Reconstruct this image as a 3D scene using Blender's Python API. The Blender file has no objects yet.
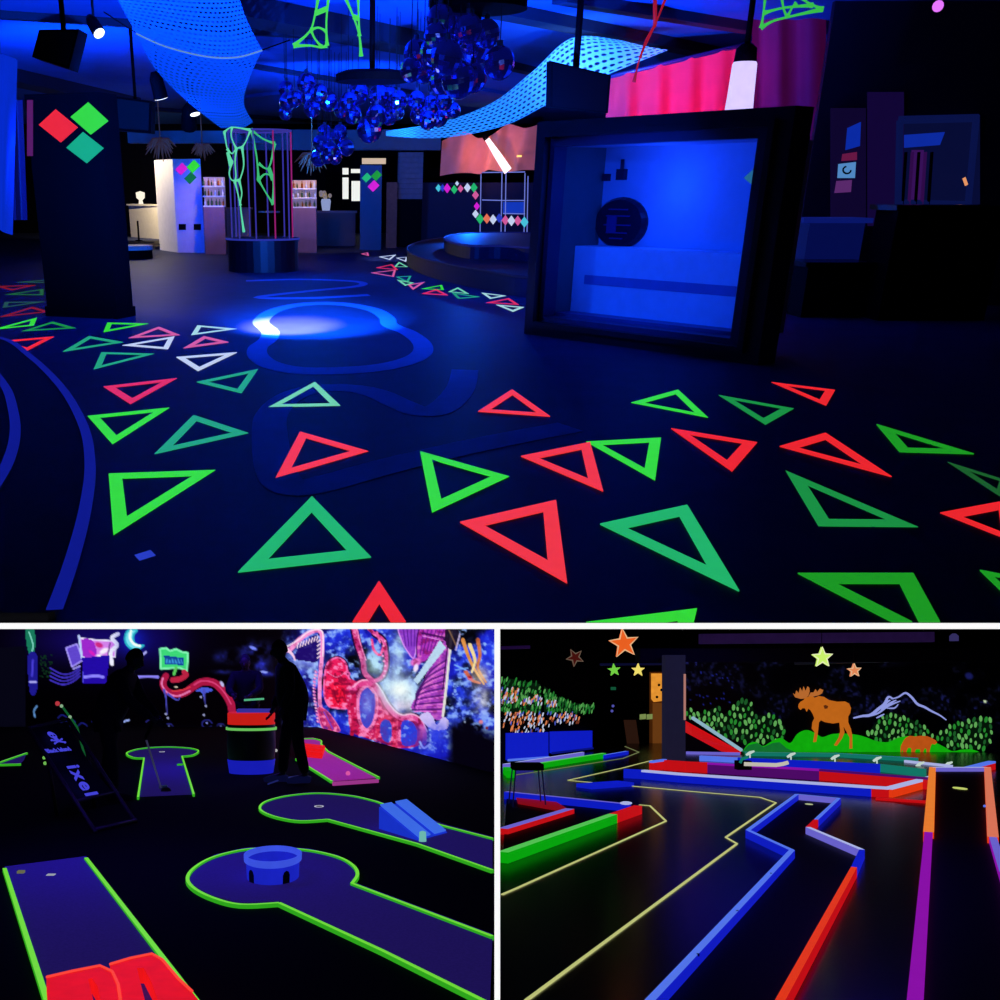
import bpy, bmesh, math, random
import numpy as np
from mathutils import Vector, Matrix, Euler

random.seed(7)
SC = bpy.context.scene
COL = SC.collection
R = math.radians
V = Vector

# ------------------------------------------------------------------ rooms
# One camera looks into a cutaway building: a raked upper hall over two level
# halls side by side.  Each room has its own frame (x right, y away, z up).
CX, CY, FPX = 350.0, 668.0, 1080.0
EYE = 1.6


class Room:
    def __init__(self, M, h):
        self.M = M
        self.h = h
        self.cam = V((0, 0, h))
        self.Ri = M.to_3x3().inverted()

    def ray(self, u, v):
        return self.Ri @ V(((u - CX) / FPX, 1.0, (CY - v) / FPX))

    def fl(self, u, v, z=0.0):
        d = self.ray(u, v)
        return self.cam + d * ((z - self.h) / d.z)

    def at(self, u, v, y):
        d = self.ray(u, v)
        return self.cam + d * (y / d.y)

    def on(self, u, v, p0, n):
        d = self.ray(u, v)
        return self.cam + d * ((V(p0) - self.cam).dot(n) / d.dot(n))

    def px(self, y):                       # metres per pixel, about, at depth y
        return y / FPX


TILT = math.atan(478.0 / FPX)
HU = 1.25
UP = Room(Matrix.Translation((0, 0, EYE)) @ Matrix.Rotation(TILT, 4, 'X') @ Matrix.Translation((0, 0, -HU)), HU)
LO = Room(Matrix.Identity(4), EYE)

# ------------------------------------------------------------------ materials
def lin(c):
    return tuple(((x / 255 / 12.92) if x / 255 <= 0.04045 else ((x / 255 + 0.055) / 1.055) ** 2.4) for x in c[:3])


_M = {}


def mat(name, col, emit=None, es=1.0, rough=0.6, metal=0.0, var=0.12, scale=9.0, bump=0.0, spec=0.5, alpha=None):
    if name in _M:
        return _M[name]
    m = bpy.data.materials.new(name)
    m.use_nodes = True
    nt = m.node_tree
    b = nt.nodes['Principled BSDF']
    tc = nt.nodes.new('ShaderNodeTexCoord')
    nz = nt.nodes.new('ShaderNodeTexNoise')
    nz.inputs['Scale'].default_value = scale
    nz.inputs['Detail'].default_value = 4
    nt.links.new(tc.outputs['Object'], nz.inputs['Vector'])

    def varied(c, sock, k=1.0):
        mx = nt.nodes.new('ShaderNodeMix')
        mx.data_type = 'RGBA'
        a = lin(c)
        mx.inputs[6].default_value = (*[x * (1 - var) * k for x in a], 1)
        mx.inputs[7].default_value = (*[x * (1 + var) * k for x in a], 1)
        nt.links.new(nz.outputs['Fac'], mx.inputs[0])
        nt.links.new(mx.outputs[2], sock)
    varied(col, b.inputs['Base Color'])
    b.inputs['Roughness'].default_value = rough
    b.inputs['Metallic'].default_value = metal
    b.inputs['Specular IOR Level'].default_value = spec
    if emit is not None:
        varied(emit, b.inputs['Emission Color'])
        b.inputs['Emission Strength'].default_value = es
    if bump:
        bp = nt.nodes.new('ShaderNodeBump')
        bp.inputs['Strength'].default_value = bump
        nt.links.new(nz.outputs['Fac'], bp.inputs['Height'])
        nt.links.new(bp.outputs['Normal'], b.inputs['Normal'])
    _M[name] = m
    return m


def glow(name, col, es=1.0, base=0.2, var=0.06, rough=0.6):
    """paint, tape or cloth that fluoresces under the black light"""
    return mat(name, [c * base for c in col], emit=col, es=es, rough=rough, var=var, spec=0.15)


def vcol_mat(name, es=1.0):
    """mural paint: the painted picture sits in the mesh as a colour attribute"""
    m = bpy.data.materials.new(name)
    m.use_nodes = True
    nt = m.node_tree
    b = nt.nodes['Principled BSDF']
    a = nt.nodes.new('ShaderNodeAttribute')
    a.attribute_name = 'paint'
    nz = nt.nodes.new('ShaderNodeTexNoise')
    nz.inputs['Scale'].default_value = 60
    mr = nt.nodes.new('ShaderNodeMapRange')
    mr.inputs['To Min'].default_value = 0.85
    mr.inputs['To Max'].default_value = 1.15
    mx = nt.nodes.new('ShaderNodeVectorMath')
    mx.operation = 'SCALE'
    nt.links.new(nz.outputs['Fac'], mr.inputs['Value'])
    nt.links.new(a.outputs['Color'], mx.inputs[0])
    nt.links.new(mr.outputs['Result'], mx.inputs['Scale'])
    b.inputs['Base Color'].default_value = (0.02, 0.02, 0.03, 1)
    b.inputs['Roughness'].default_value = 0.9
    b.inputs['Specular IOR Level'].default_value = 0.05
    nt.links.new(mx.outputs[0], b.inputs['Emission Color'])
    b.inputs['Emission Strength'].default_value = es
    return m


# ------------------------------------------------------------------ mesh builder
class MB:
    def __init__(self):
        self.v, self.f, self.m, self.s, self.uv = [], [], [], [], None

    def add(self, vs, fs, m=0, smooth=False):
        k = len(self.v)
        self.v += [V(p) for p in vs]
        for f in fs:
            self.f.append([i + k for i in f])
            self.m.append(m)
            self.s.append(smooth)
        return self

    def obox(self, o, ax, ay, az, m=0):
        o, ax, ay, az = V(o), V(ax), V(ay), V(az)
        vs = [o, o + ax, o + ax + ay, o + ay, o + az, o + ax + az, o + ax + ay + az, o + ay + az]
        return self.add(vs, [(3, 2, 1, 0), (4, 5, 6, 7), (0, 1, 5, 4), (1, 2, 6, 5), (2, 3, 7, 6), (3, 0, 4, 7)], m)

    def box(self, c, s, m=0, rz=0.0, M=None):
        mt = M.to_3x3() if M is not None else Matrix.Rotation(rz, 3, 'Z')
        ax, ay, az = mt @ V((s[0], 0, 0)), mt @ V((0, s[1], 0)), mt @ V((0, 0, s[2]))
        return self.obox(V(c) - (ax + ay + az) / 2, ax, ay, az, m)

    def bar(self, a, b, w, h, up=(0, 0, 1), m=0, m_top=None):
        """square bar from a to b, its top face centred on the segment"""
        a, b = V(a), V(b)
        d = (b - a).normalized()
        up = V(up)
        s = d.cross(up).normalized()
        n = s.cross(d).normalized()
        vs = []
        for p in (a, b):
            vs += [p - s * w / 2, p + s * w / 2, p + s * w / 2 - n * h, p - s * w / 2 - n * h]
        self.add(vs, [(0, 4, 5, 1)], m if m_top is None else m_top)
        k = len(self.v) - 8
        for f in ((1, 5, 6, 2), (2, 6, 7, 3), (3, 7, 4, 0), (0, 1, 2, 3), (7, 6, 5, 4)):
            self.f.append([i + k for i in f]); self.m.append(m); self.s.append(False)
        return self

    def prism(self, pts, vec, m=0, m_side=None):
        pts = [V(p) for p in pts]
        vec = V(vec)
        n = len(pts)
        self.add(pts + [p + vec for p in pts], [list(range(n))[::-1], list(range(n, 2 * n))], m)
        k = len(self.v) - 2 * n
        for i in range(n):
            j = (i + 1) % n
            self.f.append([k + i, k + j, k + n + j, k + n + i])
            self.m.append(m if m_side is None else m_side)
            self.s.append(False)
        return self

    def tube(self, pts, r, n=6, m=0, closed=False, cap=True):
        pts = [V(p) for p in pts]
        rs = r if isinstance(r, (list, tuple)) else [r] * len(pts)
        N = len(pts)
        vs, prev = [], None
        for i, p in enumerate(pts):
            if closed:
                d = pts[(i + 1) % N] - pts[i - 1]
            else:
                d = pts[min(i + 1, N - 1)] - pts[max(i - 1, 0)]
            d = d.normalized() if d.length > 1e-9 else V((0, 0, 1))
            if prev is None:
                a = V((0, 0, 1)) if abs(d.z) < 0.9 else V((1, 0, 0))
            else:
                a = prev
            s = (a - d * a.dot(d))
            s = s.normalized() if s.length > 1e-6 else d.orthogonal().normalized()
            prev = s
            t = d.cross(s)
            for k in range(n):
                an = 2 * math.pi * k / n
                vs.append(p + (s * math.cos(an) + t * math.sin(an)) * rs[i])
        fs = []
        for i in range(N if closed else N - 1):
            j = (i + 1) % N
            for k in range(n):
                l = (k + 1) % n
                fs.append((i * n + k, i * n + l, j * n + l, j * n + k))
        if not closed and cap:
            fs.append(list(range(n))[::-1])
            fs.append([(N - 1) * n + k for k in range(n)])
        return self.add(vs, fs, m, True)

    def lathe(self, c, prof, n=28, m=0, sx=1.0, sy=1.0, smooth=True, a0=0.0, a1=2 * math.pi):
        c = V(c)
        full = abs(a1 - a0 - 2 * math.pi) < 1e-6
        N = n if full else n + 1
        vs = []
        for (r, z) in prof:
            for k in range(N):
                a = a0 + (a1 - a0) * k / n
                vs.append(c + V((r * sx * math.cos(a), r * sy * math.sin(a), z)))
        fs = []
        for i in range(len(prof) - 1):
            for k in range(n):
                l = (k + 1) % N
                fs.append((i * N + k, i * N + l, (i + 1) * N + l, (i + 1) * N + k))
        return self.add(vs, fs, m, smooth)

    def sphere(self, c, r, nu=16, nv=10, m=0, smooth=True, s=(1, 1, 1)):
        c = V(c)
        vs = [c + V((0, 0, -r * s[2]))]
        for i in range(1, nv):
            b = -math.pi / 2 + math.pi * i / nv
            for k in range(nu):
                a = 2 * math.pi * k / nu
                vs.append(c + V((r * s[0] * math.cos(b) * math.cos(a), r * s[1] * math.cos(b) * math.sin(a), r * s[2] * math.sin(b))))
        vs.append(c + V((0, 0, r * s[2])))
        fs = []
        for k in range(nu):
            fs.append((0, 1 + (k + 1) % nu, 1 + k))
            fs.append((len(vs) - 1, 1 + (nv - 2) * nu + k, 1 + (nv - 2) * nu + (k + 1) % nu))
        for i in range(nv - 2):
            for k in range(nu):
                l = (k + 1) % nu
                fs.append((1 + i * nu + k, 1 + i * nu + l, 1 + (i + 1) * nu + l, 1 + (i + 1) * nu + k))
        return self.add(vs, fs, m, smooth)

    def grid(self, P, m=0, smooth=True, uv=False):
        ni, nj = len(P), len(P[0])
        k = len(self.v)
        self.add([p for row in P for p in row], [], m)
        for i in range(ni - 1):
            for j in range(nj - 1):
                self.f.append([k + i * nj + j, k + i * nj + j + 1, k + (i + 1) * nj + j + 1, k + (i + 1) * nj + j])
                self.m.append(m)
                self.s.append(smooth)
        if uv:
            self.uv = {k + i * nj + j: (j / (nj - 1), i / (ni - 1)) for i in range(ni) for j in range(nj)}
        return self


LOC, RM = {}, {}


def mesh_obj(name, mb, mats, off):
    me = bpy.data.meshes.new(name)
    me.from_pydata([p - off for p in mb.v], [], mb.f)
    for m in (mats if isinstance(mats, (list, tuple)) else [mats]):
        me.materials.append(m)
    me.polygons.foreach_set('material_index', mb.m)
    me.polygons.foreach_set('use_smooth', mb.s)
    if mb.uv:
        ul = me.uv_layers.new(name='UVMap')
        for lp in me.loops:
            ul.data[lp.index].uv = mb.uv.get(lp.vertex_index, (0, 0))
    me.update()
    bm = bmesh.new()
    bm.from_mesh(me)
    bmesh.ops.recalc_face_normals(bm, faces=bm.faces)
    bm.to_mesh(me)
    bm.free()
    o = bpy.data.objects.new(name, me)
    COL.objects.link(o)
    return o


def props(o, label, cat, group=None, kind=None):
    if label:
        o['label'] = label
    if cat:
        o['category'] = cat
    if group:
        o['group'] = group
    if kind:
        o['kind'] = kind
    return o


def place(o, room, loc):
    LOC[o.name], RM[o.name] = V(loc), room
    o.matrix_world = room.M @ Matrix.Translation(V(loc))


def thing(room, name, label, cat, loc, group=None):
    o = bpy.data.objects.new(name, None)
    o.empty_display_size = 0.1
    COL.objects.link(o)
    place(o, room, loc)
    return props(o, label, cat, group)


def part(mb, name, mats, parent, label=None, kind=None):
    off = LOC[parent.name]
    o = mesh_obj(name, mb, mats, off)
    o.parent = parent
    LOC[o.name], RM[o.name] = off, RM[parent.name]
    return props(o, label, None, None, kind)


def base_of(mb):
    xs = [p.x for p in mb.v]; ys = [p.y for p in mb.v]; zs = [p.z for p in mb.v]
    return V(((min(xs) + max(xs)) / 2, (min(ys) + max(ys)) / 2, min(zs)))


def solo(room, mb, name, mats, label, cat, group=None, loc=None, kind=None):
    loc = base_of(mb) if loc is None else V(loc)
    o = mesh_obj(name, mb, mats, loc)
    place(o, room, loc)
    return props(o, label, cat, group, kind)


def struct(room, mb, name, mats, loc=None):
    return solo(room, mb, name, mats, None, None, None, loc, 'structure')


def copy_tree(o, parent=None):
    kids = list(o.children)
    c = o.copy()
    COL.objects.link(c)
    if parent is not None:
        c.parent = parent
    for k in kids:
        copy_tree(k, c)
    return c


def smooth_pts(pts, n=6, closed=False):
    """Catmull-Rom through points (2-D or 3-D tuples / Vectors)"""
    P = [V(p) for p in pts]
    N = len(P)
    out = []
    for i in range(N if closed else N - 1):
        if closed:
            a, b, c, d = P[i - 1], P[i], P[(i + 1) % N], P[(i + 2) % N]
        else:
            a, b, c, d = P[max(i - 1, 0)], P[i], P[i + 1], P[min(i + 2, N - 1)]
        for k in range(n):
            t = k / n
            out.append(0.5 * ((2 * b) + (c - a) * t + (2 * a - 5 * b + 4 * c - d) * t * t + (3 * b - a - 3 * c + d) * t ** 3))
    if not closed:
        out.append(P[-1])
    return out


def patch(rows, ni, nj):
    """smooth surface through a net of 3-D points rows[i][j]"""
    rr = [smooth_pts(r, nj) for r in rows]
    cols = [smooth_pts([r[j] for r in rr], ni) for j in range(len(rr[0]))]
    return [[cols[j][i] for j in range(len(cols))] for i in range(len(cols[0]))]


def clip_y(poly, y0):
    out = []
    n = len(poly)
    for i in range(n):
        a, b = poly[i], poly[(i + 1) % n]
        if a.y >= y0:
            out.append(a)
        if (a.y >= y0) != (b.y >= y0):
            t = (y0 - a.y) / (b.y - a.y)
            out.append(a.lerp(b, t))
    return out


def ribbon(mb, pts, w, th, ky=1.0, m=0, closed=False, m_side=None):
    """flat band on the floor along pts; ky widens it along y"""
    P = [V(p) for p in pts]
    N = len(P)
    L, Rr = [], []
    for i in range(N):
        a = P[i - 1] if (i or closed) else P[i]
        b = P[(i + 1) % N] if (i < N - 1 or closed) else P[i]
        d = (b - a)
        d = V((d.x, d.y / ky, 0)).normalized()
        n = V((-d.y, d.x, 0))
        n = V((n.x, n.y * ky, 0)) * (w / 2)
        L.append(P[i] + n)
        Rr.append(P[i] - n)
    for i in range(N if closed else N - 1):
        j = (i + 1) % N
        q = [L[i], Rr[i], Rr[j], L[j]]
        k = len(mb.v)
        mb.add([p for p in q] + [p + V((0, 0, th)) for p in q], [(4, 5, 6, 7)], m)
        mb.add([], [[x - 8 for x in f] for f in ((3, 2, 1, 0), (0, 1, 5, 4), (2, 3, 7, 6), (1, 2, 6, 5), (3, 0, 4, 7))], m if m_side is None else m_side)
    return mb


def text_mb(txt, size, o, ex, ey, depth, shear=0.0, bold=0.0, space=1.0):
    """mesh lettering lying in the plane o + x*ex + y*ey"""
    cu = bpy.data.curves.new('lettering', 'FONT')
    cu.body = txt
    cu.size = size
    cu.extrude = depth
    cu.shear = shear
    cu.space_character = space
    cu.offset = bold
    cu.align_x = 'CENTER'
    ob = bpy.data.objects.new('lettering', cu)
    COL.objects.link(ob)
    dg = bpy.context.evaluated_depsgraph_get()
    me = bpy.data.meshes.new_from_object(ob.evaluated_get(dg))
    mb = MB()
    ex, ey = V(ex).normalized(), V(ey).normalized()
    n = ex.cross(ey)
    mb.add([V(o) + ex * p.co.x + ey * p.co.y + n * p.co.z for p in me.vertices], [list(f.vertices) for f in me.polygons])
    bpy.data.objects.remove(ob)
    bpy.data.curves.remove(cu)
    bpy.data.meshes.remove(me)
    return mb


# ------------------------------------------------------------------ mural painter
class Paint:
    """paints a mural into the colour attribute of a wall panel"""

    def __init__(self, u0, v0, u1, v1, step, seed=3):
        self.nu, self.nv = int((u1 - u0) / step) + 1, int((v1 - v0) / step) + 1
        self.us = np.linspace(u0, u1, self.nu)
        self.vs = np.linspace(v0, v1, self.nv)
        self.U, self.W = np.meshgrid(self.us, self.vs)
        self.C = np.zeros((self.nv, self.nu, 3))
        self.rng = np.random.RandomState(seed)

    def noise(self, su, sv, octv=4):
        out = np.zeros_like(self.U)
        amp, tot = 1.0, 0.0
        for o in range(octv):
            fu, fv = self.U * (2 ** o) / su + 100, self.W * (2 ** o) / sv + 100
            g = self.rng.rand(512, 512)
            iu, iv = np.floor(fu).astype(int), np.floor(fv).astype(int)
            a, b = fu - iu, fv - iv
            a, b = a * a * (3 - 2 * a), b * b * (3 - 2 * b)
            G = lambda x, y: g[y % 512, x % 512]
            n = (G(iu, iv) * (1 - a) + G(iu + 1, iv) * a) * (1 - b) + (G(iu, iv + 1) * (1 - a) + G(iu + 1, iv + 1) * a) * b
            out += n * amp
            tot += amp
            amp *= 0.55
        return out / tot

    def mix(self, a, col):
        a = np.clip(a, 0, 1)[..., None]
        self.C = self.C * (1 - a) + np.array(col) / 255.0 * a

    def glow(self, u, v, ru, rv, col, amt=1.0, mod=None):
        g = np.exp(-((self.U - u) / ru) ** 2 - ((self.W - v) / rv) ** 2) * amt
        if mod is not None:
            g = g * mod
        self.mix(g, col)

    def dist(self, pts):
        d = np.full(self.U.shape, 1e9)
        T = np.zeros(self.U.shape)
        n = len(pts) - 1
        for i in range(n):
            (ax, ay), (bx, by) = pts[i][:2], pts[i + 1][:2]
            dx, dy = bx - ax, by - ay
            L = dx * dx + dy * dy + 1e-9
            t = np.clip(((self.U - ax) * dx + (self.W - ay) * dy) / L, 0, 1)
            q = np.hypot(self.U - ax - t * dx, self.W - ay - t * dy)
            k = q < d
            d = np.where(k, q, d)
            T = np.where(k, (i + t) / n, T)
        return d, T

    def stroke(self, pts, w, col, w2=None, soft=0.6, curve=True, amt=1.0):
        P = [(p.x, p.y) for p in smooth_pts([(a, b, 0) for a, b in pts], 6)] if curve and len(pts) > 2 else pts
        d, T = self.dist(P)
        ww = w if w2 is None else w * (1 - T) + w2 * T
        self.mix(np.clip((ww / 2 - d) / soft + 0.5, 0, 1) * amt, col)

    def inside(self, pts, curve=True):
        P = [(p.x, p.y) for p in smooth_pts([(a, b, 0) for a, b in pts], 5, True)] if curve else list(pts)
        ins = np.zeros(self.U.shape, bool)
        n = len(P)
        for i in range(n):
            (x0, y0), (x1, y1) = P[i], P[(i + 1) % n]
            c = ((y0 > self.W) != (y1 > self.W)) & (self.U < (x1 - x0) * (self.W - y0) / (y1 - y0 + 1e-12) + x0)
            ins ^= c
        return ins, P

    def fill(self, pts, col, curve=True, amt=1.0, mod=None, edge=None, ew=1.6):
        ins, P = self.inside(pts, curve)
        a = ins * amt
        if mod is not None:
            a = a * mod
        self.mix(a, col)
        if edge is not None:
            d, _ = self.dist(P + [P[0]])
            self.mix(np.clip((ew / 2 - d) / 0.6 + 0.5, 0, 1), edge)

    def dab(self, u, v, ru, rv, ang, col, amt=1.0):
        ca, sa = math.cos(ang), math.sin(ang)
        x, y = self.U - u, self.W - v
        p, q = (x * ca + y * sa) / ru, (-x * sa + y * ca) / rv
        self.mix(np.clip((1.0 - np.sqrt(p * p + q * q)) * 2.5, 0, 1) * amt, col)

    def panel(self, room, name, p0, n, material, parent, thick=0.002):
        n = V(n)
        P = [[room.on(u, v, p0, n) for u in self.us] for v in self.vs]
        mb = MB().grid(P)
        o = part(mb, name, material, parent)
        me = o.data
        # the bmesh round trip keeps vertex order
        ca = me.color_attributes.new('paint', 'FLOAT_COLOR', 'POINT')
        c = np.clip(self.C, 0, 1)
        c = np.where(c <= 0.04045, c / 12.92, ((c + 0.055) / 1.055) ** 2.4).reshape(-1, 3)
        ca.data.foreach_set('color', np.hstack([c, np.ones((len(c), 1))]).astype(np.float32).ravel())
        md = o.modifiers.new('thickness', 'SOLIDIFY')
        md.thickness = thick
        md.offset = -1
        return o
# ================================================================== UPPER HALL
black = mat('black_paint', (4, 4, 8), rough=0.7, spec=.04)
black_gloss = mat('black_gloss', (5, 5, 10), rough=0.25)
dark_blue = mat('dark_navy_paint', (16, 18, 52), rough=0.5)
floor_m = mat('hall_floor_vinyl', (42, 50, 84), rough=0.55, var=0.3, scale=3.0, spec=0.07)
band_m = mat('floor_band_paint', (116, 130, 190), rough=0.6, spec=.07, var=0.15, scale=5)
ceil_m = mat('hall_ceiling_lit_blue', (34, 104, 184), rough=0.85, var=0.2, scale=2.0)  # blue light on the ceiling partly put into this base colour
beam_m = mat('ceiling_beam_paint', (22, 28, 52), rough=0.8)
white_m = mat('white_paint', (215, 212, 205), rough=0.6)
metal_m = mat('brushed_metal', (150, 152, 165), rough=0.3, metal=0.9)
white_edge = glow('added_white_edge_glow', (252, 252, 252), 1.0, var=0.0)  # added glow: white gaps between the rooms built as shining edges

Tc = {
    'lime': glow('lime_fluorescent_tape', (52, 214, 50)),
    'grass': glow('grass_green_fluorescent_tape', (28, 150, 34)),
    'green': glow('green_fluorescent_tape', (26, 142, 66)),
    'teal': glow('teal_fluorescent_tape', (34, 158, 118)),
    'sea': glow('sea_green_fluorescent_tape', (34, 178, 104)),
    'mint': glow('mint_fluorescent_tape', (110, 205, 165)),
    'pale': glow('pale_mint_fluorescent_tape', (165, 212, 215)),
    'white': glow('white_fluorescent_tape', (190, 205, 235)),
    'red': glow('red_fluorescent_tape', (234, 38, 44)),
    'coral': glow('coral_fluorescent_tape', (238, 54, 62)),
    'rose': glow('rose_fluorescent_tape', (216, 44, 92)),
    'pink': glow('pink_fluorescent_tape', (205, 88, 150)),
    'dimred': glow('shaded_red_fluorescent_tape', (128, 18, 34)),  # dim tapes: weaker black light put into the tape colour
    'dimgreen': glow('shaded_green_fluorescent_tape', (26, 92, 42)),
    'dimteal': glow('shaded_teal_fluorescent_tape', (30, 74, 66)),
    'magenta': glow('magenta_fluorescent_tape', (205, 30, 205)),
    'orange': glow('orange_fluorescent_tape', (225, 110, 80)),
    'cyan': glow('cyan_fluorescent_tape', (70, 190, 215)),
    'blue': glow('blue_fluorescent_tape', (40, 60, 190)),
}

YF = UP.fl(500, 623).y            # front edge of the raked hall floor
CEIL = 3.1
# ---- shell
mb = MB().obox((-14, YF, -0.012), (34, 0, 0), (0, 36, 0), (0, 0, 0.012))
floor_u = struct(UP, mb, 'floor', floor_m, (0, YF, 0))
mb = MB()
hh = (UP.fl(500, 623) - UP.at(500, 627.6, YF)).length
mb.obox((-8, YF - 0.012, -hh), (20, 0, 0), (0, 0.012, 0), (0, 0, hh))
struct(UP, mb, 'added_edge_1', white_edge)
mb = MB().obox((-14, 4.0, CEIL), (34, 0, 0), (0, 35, 0), (0, 0, 0.1))
ceil_u = struct(UP, mb, 'ceiling', ceil_m)
for (a_, b_, w, h) in (((-60, 54), (130, 98), .5, .2), ((-40, 8), (420, 39), .1, .08), ((215, -6), (430, 38), .55, .2), ((440, -8), (800, 66), .3, .12), ((560, -8), (790, 30), .2, .1), ((230, 60), (420, 92), .15, .06), ((60, 100), (420, 128), .25, .08), ((500, 60), (620, 88), .2, .1), ((420, 40), (600, 84), .12, .08)):
    qa, qb = UP.fl(*a_, CEIL), UP.fl(*b_, CEIL)
    part(MB().bar(qa, qb, w, h), 'beam', beam_m, ceil_u)
for (a_, b_) in (((430, 45), (470, 75)), ((455, 84), (500, 92)), ((250, 95), (300, 90))):
    qa, qb = UP.fl(*a_, CEIL), UP.fl(*b_, CEIL)
    part(MB().bar(qa, qb, .3, .06), 'tile_frame', ceil_m, ceil_u)
YB = 37.0
mb = MB().obox((-14, YB, 0), (34, 0, 0), (0, .1, 0), (0, 0, CEIL))
struct(UP, mb, 'wall_back', black)

# ---- painted bands on the floor (the old pattern of the vinyl)
def zp(lst, ox, oy, s):
    return [(ox + a * s, oy + b * s) for a, b in lst]

def fpath(pts, z=0.0, n=6, closed=False, room=UP):
    return smooth_pts([room.fl(u, v, z) for u, v in pts], n, closed)

mb = MB()
loop = zp([(70, 338), (100, 372), (92, 400), (60, 425), (62, 455), (110, 485), (220, 503), (420, 497), (545, 475), (605, 445), (605, 410), (560, 375), (500, 350), (488, 325), (440, 298), (340, 280), (220, 280), (120, 300)], 240, 220, .3)
ribbon(mb, fpath(loop, .001, 6, True), .17, .002, 2.0, closed=True)
part(mb, 'painted_band', band_m, floor_u)
mb = MB()
low = zp([(750, 500), (735, 560), (680, 622), (610, 640), (530, 612), (460, 580), (380, 562), (260, 562), (165, 590), (105, 650), (100, 730), (115, 820), (150, 880), (240, 888), (500, 818), (800, 748), (1100, 690)], 240, 220, .3)
ribbon(mb, fpath(low, .001), .2, .002, 1.4)
part(mb, 'painted_band', band_m, floor_u)
mb = MB()
zig = zp([(20, 203), (200, 198), (385, 205), (395, 220), (220, 238), (60, 258), (240, 260), (430, 250)], 240, 220, .3)
ribbon(mb, fpath(zig, .001), .12, .002, 2.0)
part(mb, 'painted_band', band_m, floor_u)
mb = MB()
ribbon(mb, [UP.fl(137, 558, .001), UP.fl(153, 553, .001)], .05, .002, 1.6)
solo(UP, mb, 'tape_scrap', Tc['blue'], 'short scrap of blue tape on the floor below the biggest lime triangle', 'tape')

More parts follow.
